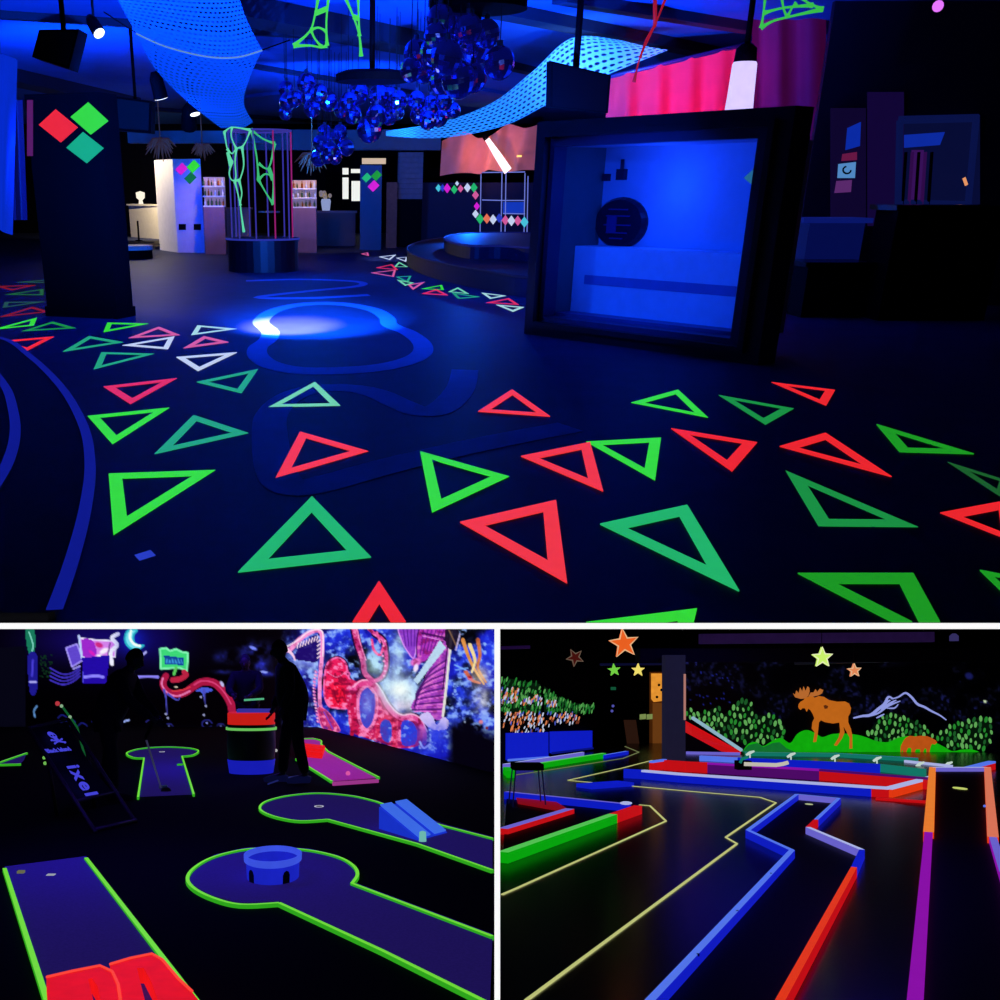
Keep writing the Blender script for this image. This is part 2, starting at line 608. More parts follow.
# ---- triangle outlines of tape
GT = 'fluorescent triangle outlines taped to the floor'
TRI = [
    ('lime', 1.0, (108.6, 474), (215.4, 470.4), (113.4, 535.5), 'biggest lime tape triangle at the left, beside the round blue-edged platform'),
    ('lime', .9, (87.6, 416.4), (169.5, 408), (112.5, 444.6), 'lime tape triangle touching the edge of the round blue-edged platform'),
    ('teal', .9, (154.5, 454.5), (193.5, 415.5), (248.4, 433.5), 'teal tape triangle just above and right of the biggest lime one'),
    ('rose', .9, (103.5, 387), (177, 378.6), (130.5, 404.4), 'rose red tape triangle pointing down, above the lime one by the platform'),
    ('teal', .8, (196.5, 382.5), (258, 369.6), (241.5, 393.6), 'teal tape triangle with its thick side right, left of the lower painted loop'),
    ('white', .8, (176.4, 357.6), (237, 352.8), (198, 371.4), 'white tape triangle pointing down beside the spotlit floor loop'),
    ('pink', .8, (183.6, 348.6), (204, 336.6), (228.6, 342.6), 'small pink tape triangle directly behind the white one by the spotlit loop'),
    ('pale', .8, (191, 335.4), (197.4, 325.5), (237, 329), 'pale mint tape triangle nearest the bright spot of light, pointing right'),
    ('teal', .8, (93.6, 369.6), (101.4, 352.5), (154.5, 354), 'blue-teal tape triangle pointing right, behind the rose red one'),
    ('white', .8, (122.4, 345.6), (174.6, 336.6), (168, 349.5), 'white tape triangle overlapping the front of a pink one'),
    ('pink', .8, (128.4, 338.4), (159, 327), (180, 335.4), 'pink tape triangle overlapped in front by a white one'),
    ('lime', .8, (103.5, 332.4), (107.4, 323), (148.5, 324), 'thin lime tape triangle at the foot of the black column, pointing right'),
    ('teal', .8, (63, 352), (89, 336.6), (123, 342.6), 'pale teal tape triangle before the black column, apex away'),
    ('red', .8, (-3, 342), (54, 337), (27, 351), 'dull red tape triangle half under the platform rim, before the black column'),
    ('green', .8, (21.5, 331.5), (52.7, 321.8), (76, 328.3), 'faint green tape triangle left of the black column foot, apex away'),
    ('lime', .8, (-8, 330), (37, 317.9), (33.8, 325.7), 'lime tape triangle cut by the left picture edge, left of the black column'),
    ('dimred', .8, (-2, 317.5), (32.5, 307), (49.4, 312), 'dim red tape triangle in shadow left of the black column, apex away'),
    ('dimteal', .8, (2.6, 308), (4.6, 302.3), (44.9, 301.9), 'dim teal tape sliver triangle in shadow left of the black column'),
    ('dimgreen', .8, (5.2, 294.8), (43.6, 289.3), (43.6, 295.4), 'dim green tape triangle in shadow, thick end towards the black column'),
    ('dimred', .8, (-4, 286.5), (35.8, 285.4), (11.7, 290.6), 'farther dim red tape triangle in shadow at the left picture edge'),
    ('dimteal', .7, (17, 282.5), (48, 280), (48, 283), 'farthest dim teal tape triangle in shadow left of the black column'),
    ('mint', .8, (268.5, 407.5), (315, 382), (340.5, 406), 'mint tape triangle between the two blue painted floor loops, apex away'),
    ('coral', .9, (275.4, 478.6), (300, 432), (368.4, 451.6), 'coral tape triangle inside the lower painted floor band, pointing right'),
    ('lime', .9, (420, 451.9), (509, 477), (432, 513), 'bright lime tape triangle lying across the lower painted band, pointing right'),
    ('sea', 1.0, (238, 573), (312, 497), (371, 558), 'large sea green tape triangle in front of the lower painted band'),
    ('red', 1.0, (379, 582), (335, 650), (425, 652), 'red tape triangle tip cut by the floor edge below the large sea green one'),
    ('coral', .8, (478, 412), (512, 390), (550, 417), 'coral tape triangle right of the painted band end, apex away'),
    ('coral', .9, (521, 457), (590, 443), (603, 492), 'coral tape triangle whose corner touches a lime triangle in mid floor'),
    ('lime', .9, (586, 442), (661, 438), (655, 481), 'lime tape triangle touching a coral one in mid floor'),
    ('lime', .8, (631, 403), (678, 390), (708, 418), 'lime tape triangle just in front of the framed display box'),
    ('green', .8, (718.6, 395.5), (793.6, 409), (765.4, 425), 'thin green tape triangle in front of the display box corner, pointing left'),
    ('red', .8, (771.4, 382.6), (835, 390.4), (826, 406), 'thin red tape triangle right of the display box corner, thick end right'),
    ('red', .9, (671, 429), (757, 443), (732, 472), 'red tape triangle with thick right side, before the display box'),
    ('red', .9, (779.5, 447), (825.4, 433.6), (891.4, 477.4), 'long red tape triangle right of centre pointing towards the right'),
    ('grass', .9, (876.4, 425), (973.6, 454.6), (899.5, 452.5), 'long grass green tape triangle at far right, with a blunt left end'),
    ('green', .95, (785.5, 471), (918, 527.5), (818.5, 526.6), 'large green tape triangle below the long red one at the right'),
    ('dimgreen', .8, (947.5, 462.4), (1010, 482), (1005, 500), 'dim green tape triangle running out of the picture at the right edge'),
    ('red', .9, (940, 513.4), (1012, 500), (1020, 545), 'red tape triangle running out of the picture at the right edge'),
    ('grass', 1.0, (797.5, 574), (913, 574), (959, 657.7), 'large grass green tape triangle cut by the floor edge at the lower right'),
    ('grass', .9, (979.6, 571), (1025, 580), (1030, 620), 'grass green tape triangle tip in the lower right corner of the hall'),
    ('coral', 1.0, (460, 523), (556, 501), (567, 584), 'largest coral red tape triangle in the front middle of the floor'),
    ('sea', 1.0, (600, 525), (687, 506), (739, 592), 'large sea green tape triangle right of the largest coral one'),
    ('lime', 1.0, (560, 626), (697, 609), (685, 660), 'lime tape triangle of which only the top shows at the floor edge'),
    ('mint', .7, (448, 292), (458, 287.5), (469, 294), 'small mint tape triangle overlapping a teal one before the far round stage'),
    ('teal', .7, (452, 293), (458, 299), (480, 297), 'small teal tape triangle overlapping a mint one before the far round stage'),
    ('pale', .7, (481.5, 293), (506, 296), (490, 299), 'small pale mint tape triangle nearest the front of the far round stage'),
    ('rose', .7, (486, 303), (509, 298.5), (519, 305), 'small rose tape triangle overlapping a pale one left of the display box'),
    ('pale', .7, (496, 305), (524, 307.5), (513, 312), 'small pale tape triangle at the left foot of the display box'),
    ('rose', .7, (422, 294), (436.5, 289.5), (448, 295.5), 'small rose tape triangle in front of a lime one before the far round stage'),
    ('lime', .7, (421, 289), (442, 285), (444, 290), 'small lime tape triangle behind a rose one before the far round stage'),
    ('pink', .7, (408, 285), (425, 282), (413, 290), 'small pink tape triangle by the left foot of the far round stage'),
    ('teal', .7, (396, 277), (411.5, 276), (408, 283), 'tiny teal tape triangle beside the left end of the far round stage'),
    ('mint', .7, (397, 280), (414, 283), (405, 286), 'tiny mint tape triangle overlapping a teal one by the far stage'),
    ('pink', .7, (371, 273), (396, 270), (394, 277), 'small pale pink tape triangle, leftmost of the far tape trail'),
    ('rose', .7, (376, 268), (392, 264.5), (398, 270), 'tiny rose tape triangle behind the leftmost pale pink one'),
    ('white', .7, (379, 257), (396, 255), (390, 260), 'tiny white tape triangle in the far bright patch of light'),
    ('white', .7, (396, 258), (408, 257), (406, 262), 'tiny white tape triangle where the far stage meets the bright patch'),
    ('mint', .7, (394, 267), (399, 262), (408, 267), 'tiny mint tape triangle pointing away in the far tape trail'),
    ('pink', .7, (361, 254), (368, 252.5), (369, 256), 'tiniest pink tape triangle at the foot of the far dark pillar'),
]
KY = 1.9
for i, (c, ws, a, b, d, lab) in enumerate(TRI):
    T = [UP.fl(*p) for p in (a, b, d)]
    S = [V((p.x, p.y / KY, 0)) for p in T]
    la, lb, lc = (S[1] - S[2]).length, (S[0] - S[2]).length, (S[0] - S[1]).length
    per = la + lb + lc
    inc = (S[0] * la + S[1] * lb + S[2] * lc) / per
    area = abs((S[1] - S[0]).cross(S[2] - S[0]).z) / 2
    rr = 2 * area / per
    w = min(.058 * ws if i < 43 else .036, rr * .5)
    s = 1 - w / rr
    I = [inc + (p - inc) * s for p in S]
    I = [V((p.x, p.y * KY, 0)) for p in I]
    mb = MB()
    zt = .0025 + .0006 * (i % 7)
    for q in range(3):
        r = (q + 1) % 3
        poly = clip_y([T[q], T[r], I[r], I[q]], YF + .002)
        if len(poly) > 2:
            mb.prism([V((p.x, p.y, .0008)) for p in poly], (0, 0, zt))
    solo(UP, mb, 'tape_triangle', Tc[c], lab, 'tape triangle', GT)

# ---- round blue-edged platform at the left
rim_m = glow('blue_rim_tape', (14, 24, 138), .9, .4)
plat_m = mat('platform_carpet', (10, 10, 30), rough=.9)
P0 = thing(UP, 'round_platform', 'black two-tier round platform with glowing blue rim at the left picture edge', 'platform', UP.fl(-40, 480))
outer = [(-60, 338), (0, 338), (32, 358), (62, 388), (83, 425), (90, 462), (86, 505), (72, 560), (50, 622)]
HP = .035
def top_path(pts, z, n=8):
    return smooth_pts([UP.fl(u, v, z) for u, v in pts], n)
op = [p for p in top_path(outer, HP) if p.y > YF + .01]
op += [V((op[-1].x - .02, YF + .01, HP))]
wall_in = [V((-6, YF + .01, HP)), V((-6, op[0].y, HP))]
mb = MB().prism([p - V((0, 0, HP)) for p in op + wall_in], (0, 0, HP - .004))
part(mb, 'lower_tier', plat_m, P0)
mb = MB()
ribbon(mb, op[:-1], .052, .004, 1.1)
part(mb, 'rim_strip', rim_m, P0, 'glowing blue rim strip of the lower tier')
inner = [(-70, 352), (-20, 362), (4, 385), (13, 410), (15, 435), (8, 462), (-8, 490), (-40, 540)]
H2 = .09
ip = [p for p in top_path(inner, H2) if p.y > YF + .3]
mb = MB().prism([p - V((0, 0, H2 - HP + .004)) for p in ip + [V((-6, ip[-1].y, H2)), V((-6, ip[0].y, H2))]], (0, 0, H2 - HP))
part(mb, 'upper_tier', plat_m, P0)
mb = MB()
ribbon(mb, ip, .055, .004, 1.1)
part(mb, 'rim_strip', rim_m, P0, 'glowing blue rim strip of the upper tier')

# ---- pillars with diamond stickers
def pillar(c_px, r_px, l_px, v_top, m, room=UP, depth=None):
    c, r = room.fl(*c_px), room.fl(*r_px)
    l = room.fl(*l_px)
    z = room.at(c_px[0], v_top, c.y).z
    return c, r, l, z

def diamond(room, pts, p0, n, m, label, group, t=.006):
    q = [room.on(u, v, p0, n) for u, v in pts]
    nn = V(n).normalized()
    if nn.dot(room.cam - q[0]) < 0:
        nn = -nn
    mb = MB().prism([p + nn * .001 for p in q], nn * t)
    return solo(room, mb, 'diamond_sticker', m, label, 'sticker', group)

def dpts(u, v, r, k=1.0):
    return [(u - r, v + .1 * r), (u + .1 * r, v - r * k), (u + r, v - .1 * r), (u - .1 * r, v + r * k)]

# black column, left
c, r = UP.fl(48, 316), UP.fl(117, 319)
ax = r - c
nrm = ax.cross(V((0, 0, 1))).normalized()
if nrm.y > 0:
    nrm = -nrm
zt = UP.at(113, 92, r.y).z
mb = MB().obox(c, ax, -nrm * .34, (0, 0, zt))
mb.obox(c - ax * .02 + nrm * .02, ax * 1.04, -nrm * .38, (0, 0, .1))
colm = solo(UP, mb, 'column', black, 'square black column at the left carrying three big glowing diamonds', 'column')
G3 = 'three diamonds on the black column'
diamond(UP, [(39, 124.8), (55.9, 109.2), (78, 127.4), (61, 142.5)], c, nrm, Tc['red'], 'big red diamond sticker on the black column', G3)
diamond(UP, [(70.7, 117), (88.4, 102.2), (108.7, 121), (91, 134.7)], c, nrm, Tc['lime'], 'big bright green diamond sticker on the black column', G3)
diamond(UP, [(66.6, 147.7), (83.2, 132), (104, 148.2), (87, 163.3)], c, nrm, glow('sea_diamond', (22, 168, 120)), 'big sea green diamond sticker on the black column', G3)

# white and blue column farther back
c, r, l = UP.fl(178, 252.5), UP.fl(205, 252.8), UP.fl(160, 250)
zt = UP.at(173, 159, c.y).z
ax, ay = r - c, l - c
root = thing(UP, 'column', 'pale square column with white left face and blue-lit right face', 'column', c)
part(MB().obox(c, ax, ay, (0, 0, zt)), 'shaft', white_m, root)
nrm = V((ax.y, -ax.x, 0)).normalized()
if nrm.y > 0:
    nrm = -nrm
for u in (182.5, 197.5):
    q = [UP.on(a, b, c, nrm) for a, b in ((u - 3.5, 224), (u + 3.5, 224), (u + 3.5, 230), (u - 3.5, 230))]
    part(MB().prism([p + nrm * .001 for p in q], nrm * .02), 'socket_box', black, root, 'small black box on the blue face')
G3 = 'three diamonds on the pale column'
diamond(UP, dpts(181.5, 169, 6.3), c, nrm, Tc['magenta'], 'magenta diamond sticker on the blue face of the pale column', G3)
diamond(UP, dpts(193.5, 166.5, 6.8), c, nrm, Tc['lime'], 'upper green diamond sticker on the blue face of the pale column', G3)
diamond(UP, dpts(190.5, 178, 6.3), c, nrm, glow('deep_green_diamond', (10, 110, 60)), 'lower dark green diamond sticker on the pale column', G3)

# far dark pillar with diamonds
c, r = UP.fl(360, 250), UP.fl(381, 250)
nrm = V((0, -1, 0))
zt = UP.at(370, 165, c.y).z
solo(UP, MB().obox(c, r - c, (0, .5, 0), (0, 0, zt)), 'column', dark_blue, 'narrow dark blue pillar far back with green and magenta diamonds', 'column')
G3 = 'three diamonds on the far pillar'
diamond(UP, dpts(366.6, 177.6, 5), c, nrm, Tc['sea'], 'pale green diamond sticker, left one on the far dark pillar', G3)
diamond(UP, dpts(376.5, 175.5, 5.5), c, nrm, Tc['grass'], 'green diamond sticker, right one on the far dark pillar', G3)
diamond(UP, dpts(373.5, 186, 6), c, nrm, Tc['magenta'], 'magenta diamond sticker lowest on the far dark pillar', G3)

# rough stone pillar with loudspeaker on top
c = UP.fl(397, 247)
w = UP.fl(421, 247) - c
root = thing(UP, 'stone_pillar', 'pillar of pale rough stone above a black lower half, far back', 'column', c)
zt, zm = UP.at(400, 152, c.y).z, UP.at(400, 199, c.y).z
part(MB().obox(c, w, (0, .5, 0), (0, 0, zm)), 'lower_cladding', black, root)
mb = MB()
nb = 9
for i in range(nb):
    zz = zm + (zt - zm) * i / nb
    for j in range(3):
        dx = random.uniform(0, .02)
        mb.obox(c + V((w.x * j / 3, -random.uniform(0, .05), zz)), (w.x / 3, 0, 0), (0, .5, 0), (0, 0, (zt - zm) / nb * .95))
part(mb, 'stone_cladding', mat('pale_stone', (150, 120, 110), rough=.9, var=.3, bump=.5), root)
solo(UP, MB().obox(UP.at(401, 152, c.y + .05), (.28, 0, 0), (0, .3, 0), (0, 0, .25)), 'loudspeaker', black, 'small black loudspeaker on top of the rough stone pillar', 'speaker')

# ---- round cage podium
fc = UP.fl(261, 273)
rad = 36 / FPX * fc.y * .94
c = fc + V((0, rad, 0))
zp_top = UP.at(261, 239, fc.y).z
root = thing(UP, 'cage_podium', 'round black podium carrying a ring of thin metal poles', 'podium', c)
part(MB().lathe(c, [(0, 0), (rad, 0), (rad, zp_top - .05), (rad * 1.02, zp_top - .05), (rad * 1.02, zp_top), (0, zp_top)], 32, smooth=False), 'drum', mat('podium_black', (14, 14, 26), rough=.4), root)
part(MB().lathe(c, [(rad * 1.03, zp_top - .03), (rad * 1.05, zp_top - .03), (rad * 1.05, zp_top), (rad * 1.03, zp_top)], 32), 'rim', glow('podium_rim', (50, 60, 190), .6), root, 'blue glowing top rim')
zc = UP.at(261, 131, c.y).z
lav = glow('lavender_pole_paint', (72, 66, 190), .55)
hot = glow('hot_pink_pole_paint', (180, 40, 130), .6)
for i in range(10):
    a = 2 * math.pi * (i + .3) / 10
    p = c + V((rad * .86 * math.cos(a), rad * .86 * math.sin(a), 0))
    part(MB().tube([p + V((0, 0, zp_top - .01)), p + V((0, 0, zc))], .012, 6), 'pole', hot if i in (0, 8) else lav, root)
part(MB().tube([c + V((rad * .86 * math.cos(t * math.pi / 16), rad * .86 * math.sin(t * math.pi / 16), zc)) for t in range(32)], .015, 6, closed=True), 'top_ring', lav, root)

def net(room, y, strands, w, m, label, name='string_net', cat='net', jit=0.0, extra=None):
    mb = MB()
    for s in strands:
        pts = smooth_pts([room.at(u, v, y + jit * math.sin(u * .7 + v * .3)) for u, v in s], 4) if len(s) > 2 else [room.at(u, v, y) for u, v in s]
        n = len(pts)
        mb.tube(pts, [w * (1.0 + 1.5 * abs(2 * i / (n - 1) - 1) ** 3) for i in range(n)], 6)
    return solo(room, mb, name, m, label, cat)

mint_net = glow('mint_stretch_net', (95, 215, 160))
z3 = lambda L: zp(L, 120, 120, .14)
z2 = lambda L: zp(L, 240, 0, .3)
net(UP, c.y - rad * .9, [z3([(745, 88), (765, 200), (800, 300)]), z3([(745, 88), (800, 52), (932, 72)]), z3([(800, 52), (795, 120), (830, 205)]), z3([(932, 72), (900, 150), (872, 195)]),
    z3([(765, 205), (800, 240), (830, 205), (872, 195)]), z3([(830, 205), (822, 300), (828, 400), (820, 440)]), z3([(872, 195), (884, 320), (862, 410), (850, 430)]),
    z3([(800, 300), (780, 380), (800, 430), (850, 430)]), z3([(770, 230), (790, 330)]), z3([(820, 440), (845, 540), (860, 610)]), z3([(850, 430), (870, 520), (860, 610), (885, 800)])],
    .010, mint_net, 'mint green stretched net with large holes, left inside the pole cage', jit=.05)
net(UP, c.y - rad * .2, [z2([(38, 432), (55, 520), (62, 600)]), z2([(38, 432), (75, 462), (115, 478)]), z2([(115, 478), (96, 560), (62, 545)]), z2([(62, 600), (85, 580), (110, 600), (110, 680)]), z2([(62, 600), (85, 640), (110, 680)]), z2([(96, 560), (110, 600)])],
    .013, glow('green_stretch_net', (60, 185, 110)), 'smaller green stretched net, right inside the pole cage', jit=.05)

# ---- neon nets under the ceiling
lime_net = glow('lime_stretch_net', (70, 215, 90))
ny = 9.9
net(UP, ny, [z2([(262, -15), (250, 50), (232, 105), (178, 153)]), z2([(296, -15), (288, 70), (290, 152)]), z2([(178, 153), (235, 152), (270, 158), (290, 152)]), z2([(250, 45), (292, 28)]), z2([(236, 100), (262, 92), (288, 105)]), z2([(236, 100), (250, 130), (272, 156)])], .0075, lime_net, 'left of two lime stretched nets hanging at the top middle, with a wide foot')
net(UP, ny, [z2([(348, -15), (378, 55), (398, 120), (404, 188)]), z2([(394, -15), (396, 65), (398, 120)]), z2([(377, 55), (396, 62)])], .0075, lime_net, 'right of two lime stretched nets hanging at the top middle, ending in one strand')
z4 = lambda L: zp(L, 740, 0, .26)
net(UP, 10.6, [z4([(98, -15), (90, 50), (82, 106)]), z4([(82, 106), (130, 80), (200, 62), (318, 35)]), z4([(318, 35), (270, 15), (225, -15)]), z4([(160, -15), (168, 35), (182, 66)]), z4([(92, 50), (168, 30), (280, 20)]), z4([(182, 66), (200, 30), (215, 12)])], .009, glow('green_ceiling_net', (55, 185, 75)), 'green stretched net at the ceiling above the magenta cloth')
net(UP, 12.5, [[(668, -8), (655, 25), (640, 58), (634, 82)], [(655, -8), (655, 25)], [(655, 25), (646, 40), (640, 58)]], .008, glow('red_string', (150, 20, 30)), 'thin dark red string net hanging beside the monitor')

# ---- perforated stretch canopies
def perf_mat(name, col, em, es, nu, nv, hole=.30):
    m = mat(name, col, emit=em, es=es, rough=.8, var=.15, scale=4)
    nt = m.node_tree
    b = nt.nodes['Principled BSDF']
    uv = nt.nodes.new('ShaderNodeUVMap')
    sp = nt.nodes.new('ShaderNodeSeparateXYZ')
    nt.links.new(uv.outputs[0], sp.inputs[0])

    def mth(op, a, bb=None, c2=None):
        n = nt.nodes.new('ShaderNodeMath')
        n.operation = op
        for i, x in enumerate((a, bb, c2)):
            if x is None:
                continue
            if isinstance(x, (int, float)):
                n.inputs[i].default_value = x
            else:
                nt.links.new(x, n.inputs[i])
        return n.outputs[0]
    y = mth('MULTIPLY', sp.outputs[1], nv)
    row = mth('FLOOR', y)
    sh = mth('MULTIPLY', mth('MODULO', row, 2.0), .5)
    x = mth('ADD', mth('MULTIPLY', sp.outputs[0], nu), sh)
    fx = mth('SUBTRACT', mth('FRACT', x), .5)
    fy = mth('SUBTRACT', mth('FRACT', y), .5)
    d = mth('SQRT', mth('ADD', mth('POWER', fx, 2.0), mth('MULTIPLY', mth('POWER', fy, 2.0), 2.2)))
    nt.links.new(mth('GREATER_THAN', d, hole), b.inputs['Alpha'])
    return m

cage_y = c.y
def canopy(rows, m, label, name='mesh_canopy'):
    pts = [[UP.at(u, v, y) for (u, v, y) in r] for r in rows]
    mb = MB().grid(patch(pts, 8, 8), uv=True)
    return solo(UP, mb, name, m, label, 'canopy')

cv = thing(UP, 'mesh_canopy', 'bright blue perforated stretch fabric funnel hanging above the pole cage', 'canopy', UP.at(237, 125, cage_y))
seam_a = [(136, 33, 12.5), (165, 46, 12.8), (205, 56, 12.6), (236, 57, 12.6), (262, 50, 12.4)]
rows = [[(112, -14, 10), (150, -14, 10.6), (185, -14, 11), (215, -14, 11), (236, -14, 10.6)], [(122, 8, 11), (155, 14, 11.6), (190, 20, 11.9), (222, 22, 11.8), (246, 18, 11.4)], seam_a]
part(MB().grid(patch([[UP.at(*p) for p in r] for r in rows], 10, 10), uv=True), 'upper_sheet', perf_mat('blue_perforated_fabric', (20, 70, 160), (4, 84, 222), .8, 26, 17, .31), cv)
rows = [seam_a, [(156, 70, 14.3), (180, 78, 14.3), (208, 82, 14.3), (232, 84, 14.3), (249, 80, 14.3)], [(190, 104, 16.5), (205, 106, 16.5), (220, 107, 16.5), (234, 107, 16.5), (244, 104, 16.5)], [(221, 128, cage_y), (229, 128, cage_y), (237, 128, cage_y), (245, 127, cage_y), (253, 122, cage_y)]]
part(MB().grid(patch([[UP.at(*p) for p in r] for r in rows], 10, 10), uv=True), 'lower_sheet', perf_mat('blue_perforated_fabric_low', (20, 70, 160), (2, 76, 214), .8, 20, 26, .30), cv)
part(MB().tube(smooth_pts([UP.at(u, v + .4, y - .02) for u, v, y in seam_a], 6), .008, 5), 'seam', glow('yellow_seam', (110, 160, 190), .7), cv, 'pale seam cord between the two sheets')
for a, b in (((136, 33, 12.5), (104, 12, 11)), ((262, 50, 12.4), (290, 40, 12.4)), ((253, 122, cage_y), (246, 110, cage_y))):
    part(MB().tube([UP.at(*a), UP.at(*b)], .006, 4), 'tie_cord', black, cv)

rows = [[(386, 131, 21), (440, 122, 19), (490, 104, 17), (532, 72, 15.5), (572, 38, 15), (620, 40, 15)],
        [(386, 133.5, 21), (440, 129, 19), (495, 115, 17), (540, 86, 15.5), (585, 54, 15), (645, 46, 15)],
        [(386, 136, 21), (440, 138, 19), (500, 127, 17), (548, 104, 15.5), (600, 78, 15), (668, 50, 15)]]
canopy(rows, perf_mat('white_blue_perforated_fabric', (150, 190, 210), (36, 140, 232), .8, 46, 9, .33), 'long swooping perforated blue-white canopy sagging behind the mirror balls')
# left drape
rows = []
for k in range(5):
    v = 44 + k * 44
    rows.append([(-30 + j * 9.5 - (k * 1.2 if j > 3 else 0), v + j * 3, 10.2 + .12 * math.sin(j * 2.3 + k * .4)) for j in range(6)])
mb = MB().grid(patch([[UP.at(*p) for p in r] for r in rows], 4, 4))
solo(UP, mb, 'hanging_drape', glow('blue_drape', (6, 48, 215), .75, .4), 'blue fabric drape hanging at the left picture edge', 'drape')
rows = [[(9 + j * 3.4 + k * 1.2, 100 + k * 30, 11.3 + .05 * math.sin(j * 2)) for j in range(5)] for k in range(5)]
solo(UP, MB().grid(patch([[UP.at(*p) for p in r] for r in rows], 4, 4)), 'hanging_drape', glow('dark_blue_drape', (6, 14, 92), .6, .5), 'darker blue narrow drape behind, beside the black column', 'drape')
solo(UP, MB().grid(patch([[UP.at(u, v, 11.8) for u in (27, 30, 33)] for v in (100, 128, 156)], 3, 3)), 'hanging_ribbon', glow('violet_ribbon', (120, 30, 90), .5), 'thin violet-pink ribbon hanging beside the black column', 'ribbon')

# ---- mirror balls
ball_mb = MB().sphere((0, 0, 0), 1.0, 17, 11, smooth=False)
ball_m = mat('mirror_tiles', (150, 155, 235), rough=.09, metal=1.0, var=.3, scale=40, emit=(6, 10, 90), es=.4)  # weak blue glow in the tiles stands for reflected blue light
cord_m = mat('black_cord', (4, 4, 6), rough=.8)
proto_ball = mesh_obj('ball', ball_mb, ball_m, V((0, 0, 0)))
proto_cord = mesh_obj('cord', MB().tube([(0, 0, 0), (0, 0, 1)], 1.0, 5), cord_m, V((0, 0, 0)))
proto_cap = mesh_obj('cap', MB().lathe((0, 0, 0), [(0.0, .26), (.2, .26), (.2, .0), (.28, -.05)], 10), metal_m, V((0, 0, 0)))
NUM = ['first', 'second', 'third', 'fourth', 'fifth', 'sixth', 'seventh', 'eighth', 'ninth', 'tenth', 'eleventh', 'twelfth']
first_ball = [True]
placed = []
def balls(L, ox, oy, s, y0, dy, gname, where, nrow):
    px = [(ox + a * s, oy + b * s, r * s) for a, b, r in L]
    px.sort(key=lambda p: p[1])
    n = len(px)
    rows = [sorted(px[i * n // nrow:(i + 1) * n // nrow]) for i in range(nrow)]
    rn = {2: ['upper', 'lower'], 3: ['top', 'middle', 'bottom'], 4: ['top', 'second', 'third', 'bottom']}[nrow]
    for ri, row in enumerate(rows):
        for ci, (u, v, r) in enumerate(row):
            best = None
            for tr in range(60):
                y = y0 + dy * (1 + tr / 25) * random.uniform(-1, 1)
                p = UP.at(u, v, y)
                rr = .98 * r * y / FPX
                gap = min([(p - q_).length - rr - r_ for q_, r_ in placed] or [1])
                if best is None or gap > best[0]:
                    best = (gap, y, p, rr)
                if gap > .004:
                    break
            gap, y, p, rr = best
            placed.append((p.copy(), rr))
            p.z = min(p.z, CEIL - rr - .05)
            root = thing(UP, 'mirror_ball', f'mirror ball, {NUM[ci]} from the left in the {rn[ri]} row of {where}', 'mirror ball', p, gname)
            if first_ball[0]:
                b, cd, cp = proto_ball, proto_cord, proto_cap
                first_ball[0] = False
            else:
                b, cd, cp = proto_ball.copy(), proto_cord.copy(), proto_cap.copy()
                for o in (b, cd, cp):
                    COL.objects.link(o)
            for o in (b, cd, cp):
                o.parent = root
            b.scale = (rr, rr, rr)
            b.rotation_euler = (random.uniform(-.3, .3), random.uniform(-.3, .3), random.uniform(0, 3))
            cp.location = (0, 0, rr)
            cp.scale = (rr, rr, rr)
            cd.location = (0, 0, rr)
            cd.scale = (.004, .004, CEIL - p.z - rr)
balls([(360, 140, 88), (455, 120, 92), (620, 310, 118), (780, 450, 100), (190, 380, 82), (310, 370, 88), (150, 500, 72), (240, 500, 80), (405, 410, 105), (490, 570, 112), (370, 575, 84), (590, 560, 90), (560, 205, 88), (690, 240, 84), (440, 255, 84), (325, 255, 74)],
      390, 0, .14, 9.5, .25, 'mirror balls of the near cluster', 'the near cluster', 3)
balls([(115, 350, 50), (125, 440, 55), (110, 520, 45), (175, 420, 50), (260, 310, 62), (270, 400, 58), (300, 490, 55), (350, 380, 58), (420, 440, 60), (510, 500, 50), (630, 380, 68), (590, 530, 60), (560, 440, 58), (710, 640, 82), (760, 540, 68), (780, 400, 68), (850, 545, 55), (850, 400, 58), (920, 430, 58), (905, 515, 50)],
      270, 40, .14, 14.3, .5, 'mirror balls of the long far row', 'the long far group', 4)
balls([(40, 720, 50), (40, 800, 42), (190, 720, 60), (205, 820, 58), (270, 860, 58), (290, 750, 60), (350, 840, 58), (385, 720, 58), (450, 790, 50)],
      390, 0, .14, 14.3, .5, 'mirror balls below the near cluster', 'the small middle group', 2)
balls([(390, 660, 48), (500, 660, 48), (360, 740, 52), (440, 715, 52), (545, 770, 52), (345, 845, 52), (405, 830, 48), (465, 840, 45), (490, 760, 50), (430, 780, 48)],
      270, 40, .14, 18, .3, 'mirror balls of the low bunch', 'the low bunch', 3)
def plate(u, v, ru, y, label):
    p = UP.at(u, v, y)
    r = ru * y / FPX
    root = thing(UP, 'ceiling_plate', label, 'plate', p)
    part(MB().lathe(p, [(0, 0), (r, 0), (r, .07), (r * .8, .1), (0, .1)], 28, smooth=False), 'disc', black, root)
    part(MB().tube([p + V((0, 0, .09)), V((p.x, p.y, CEIL))], .03, 8), 'rod', black, root)
plate(372, 82, 32, 13.2, 'round black plate hanging above the far row of mirror balls')
plate(478, 10, 42, 9.6, 'round black plate over the near cluster of mirror balls')

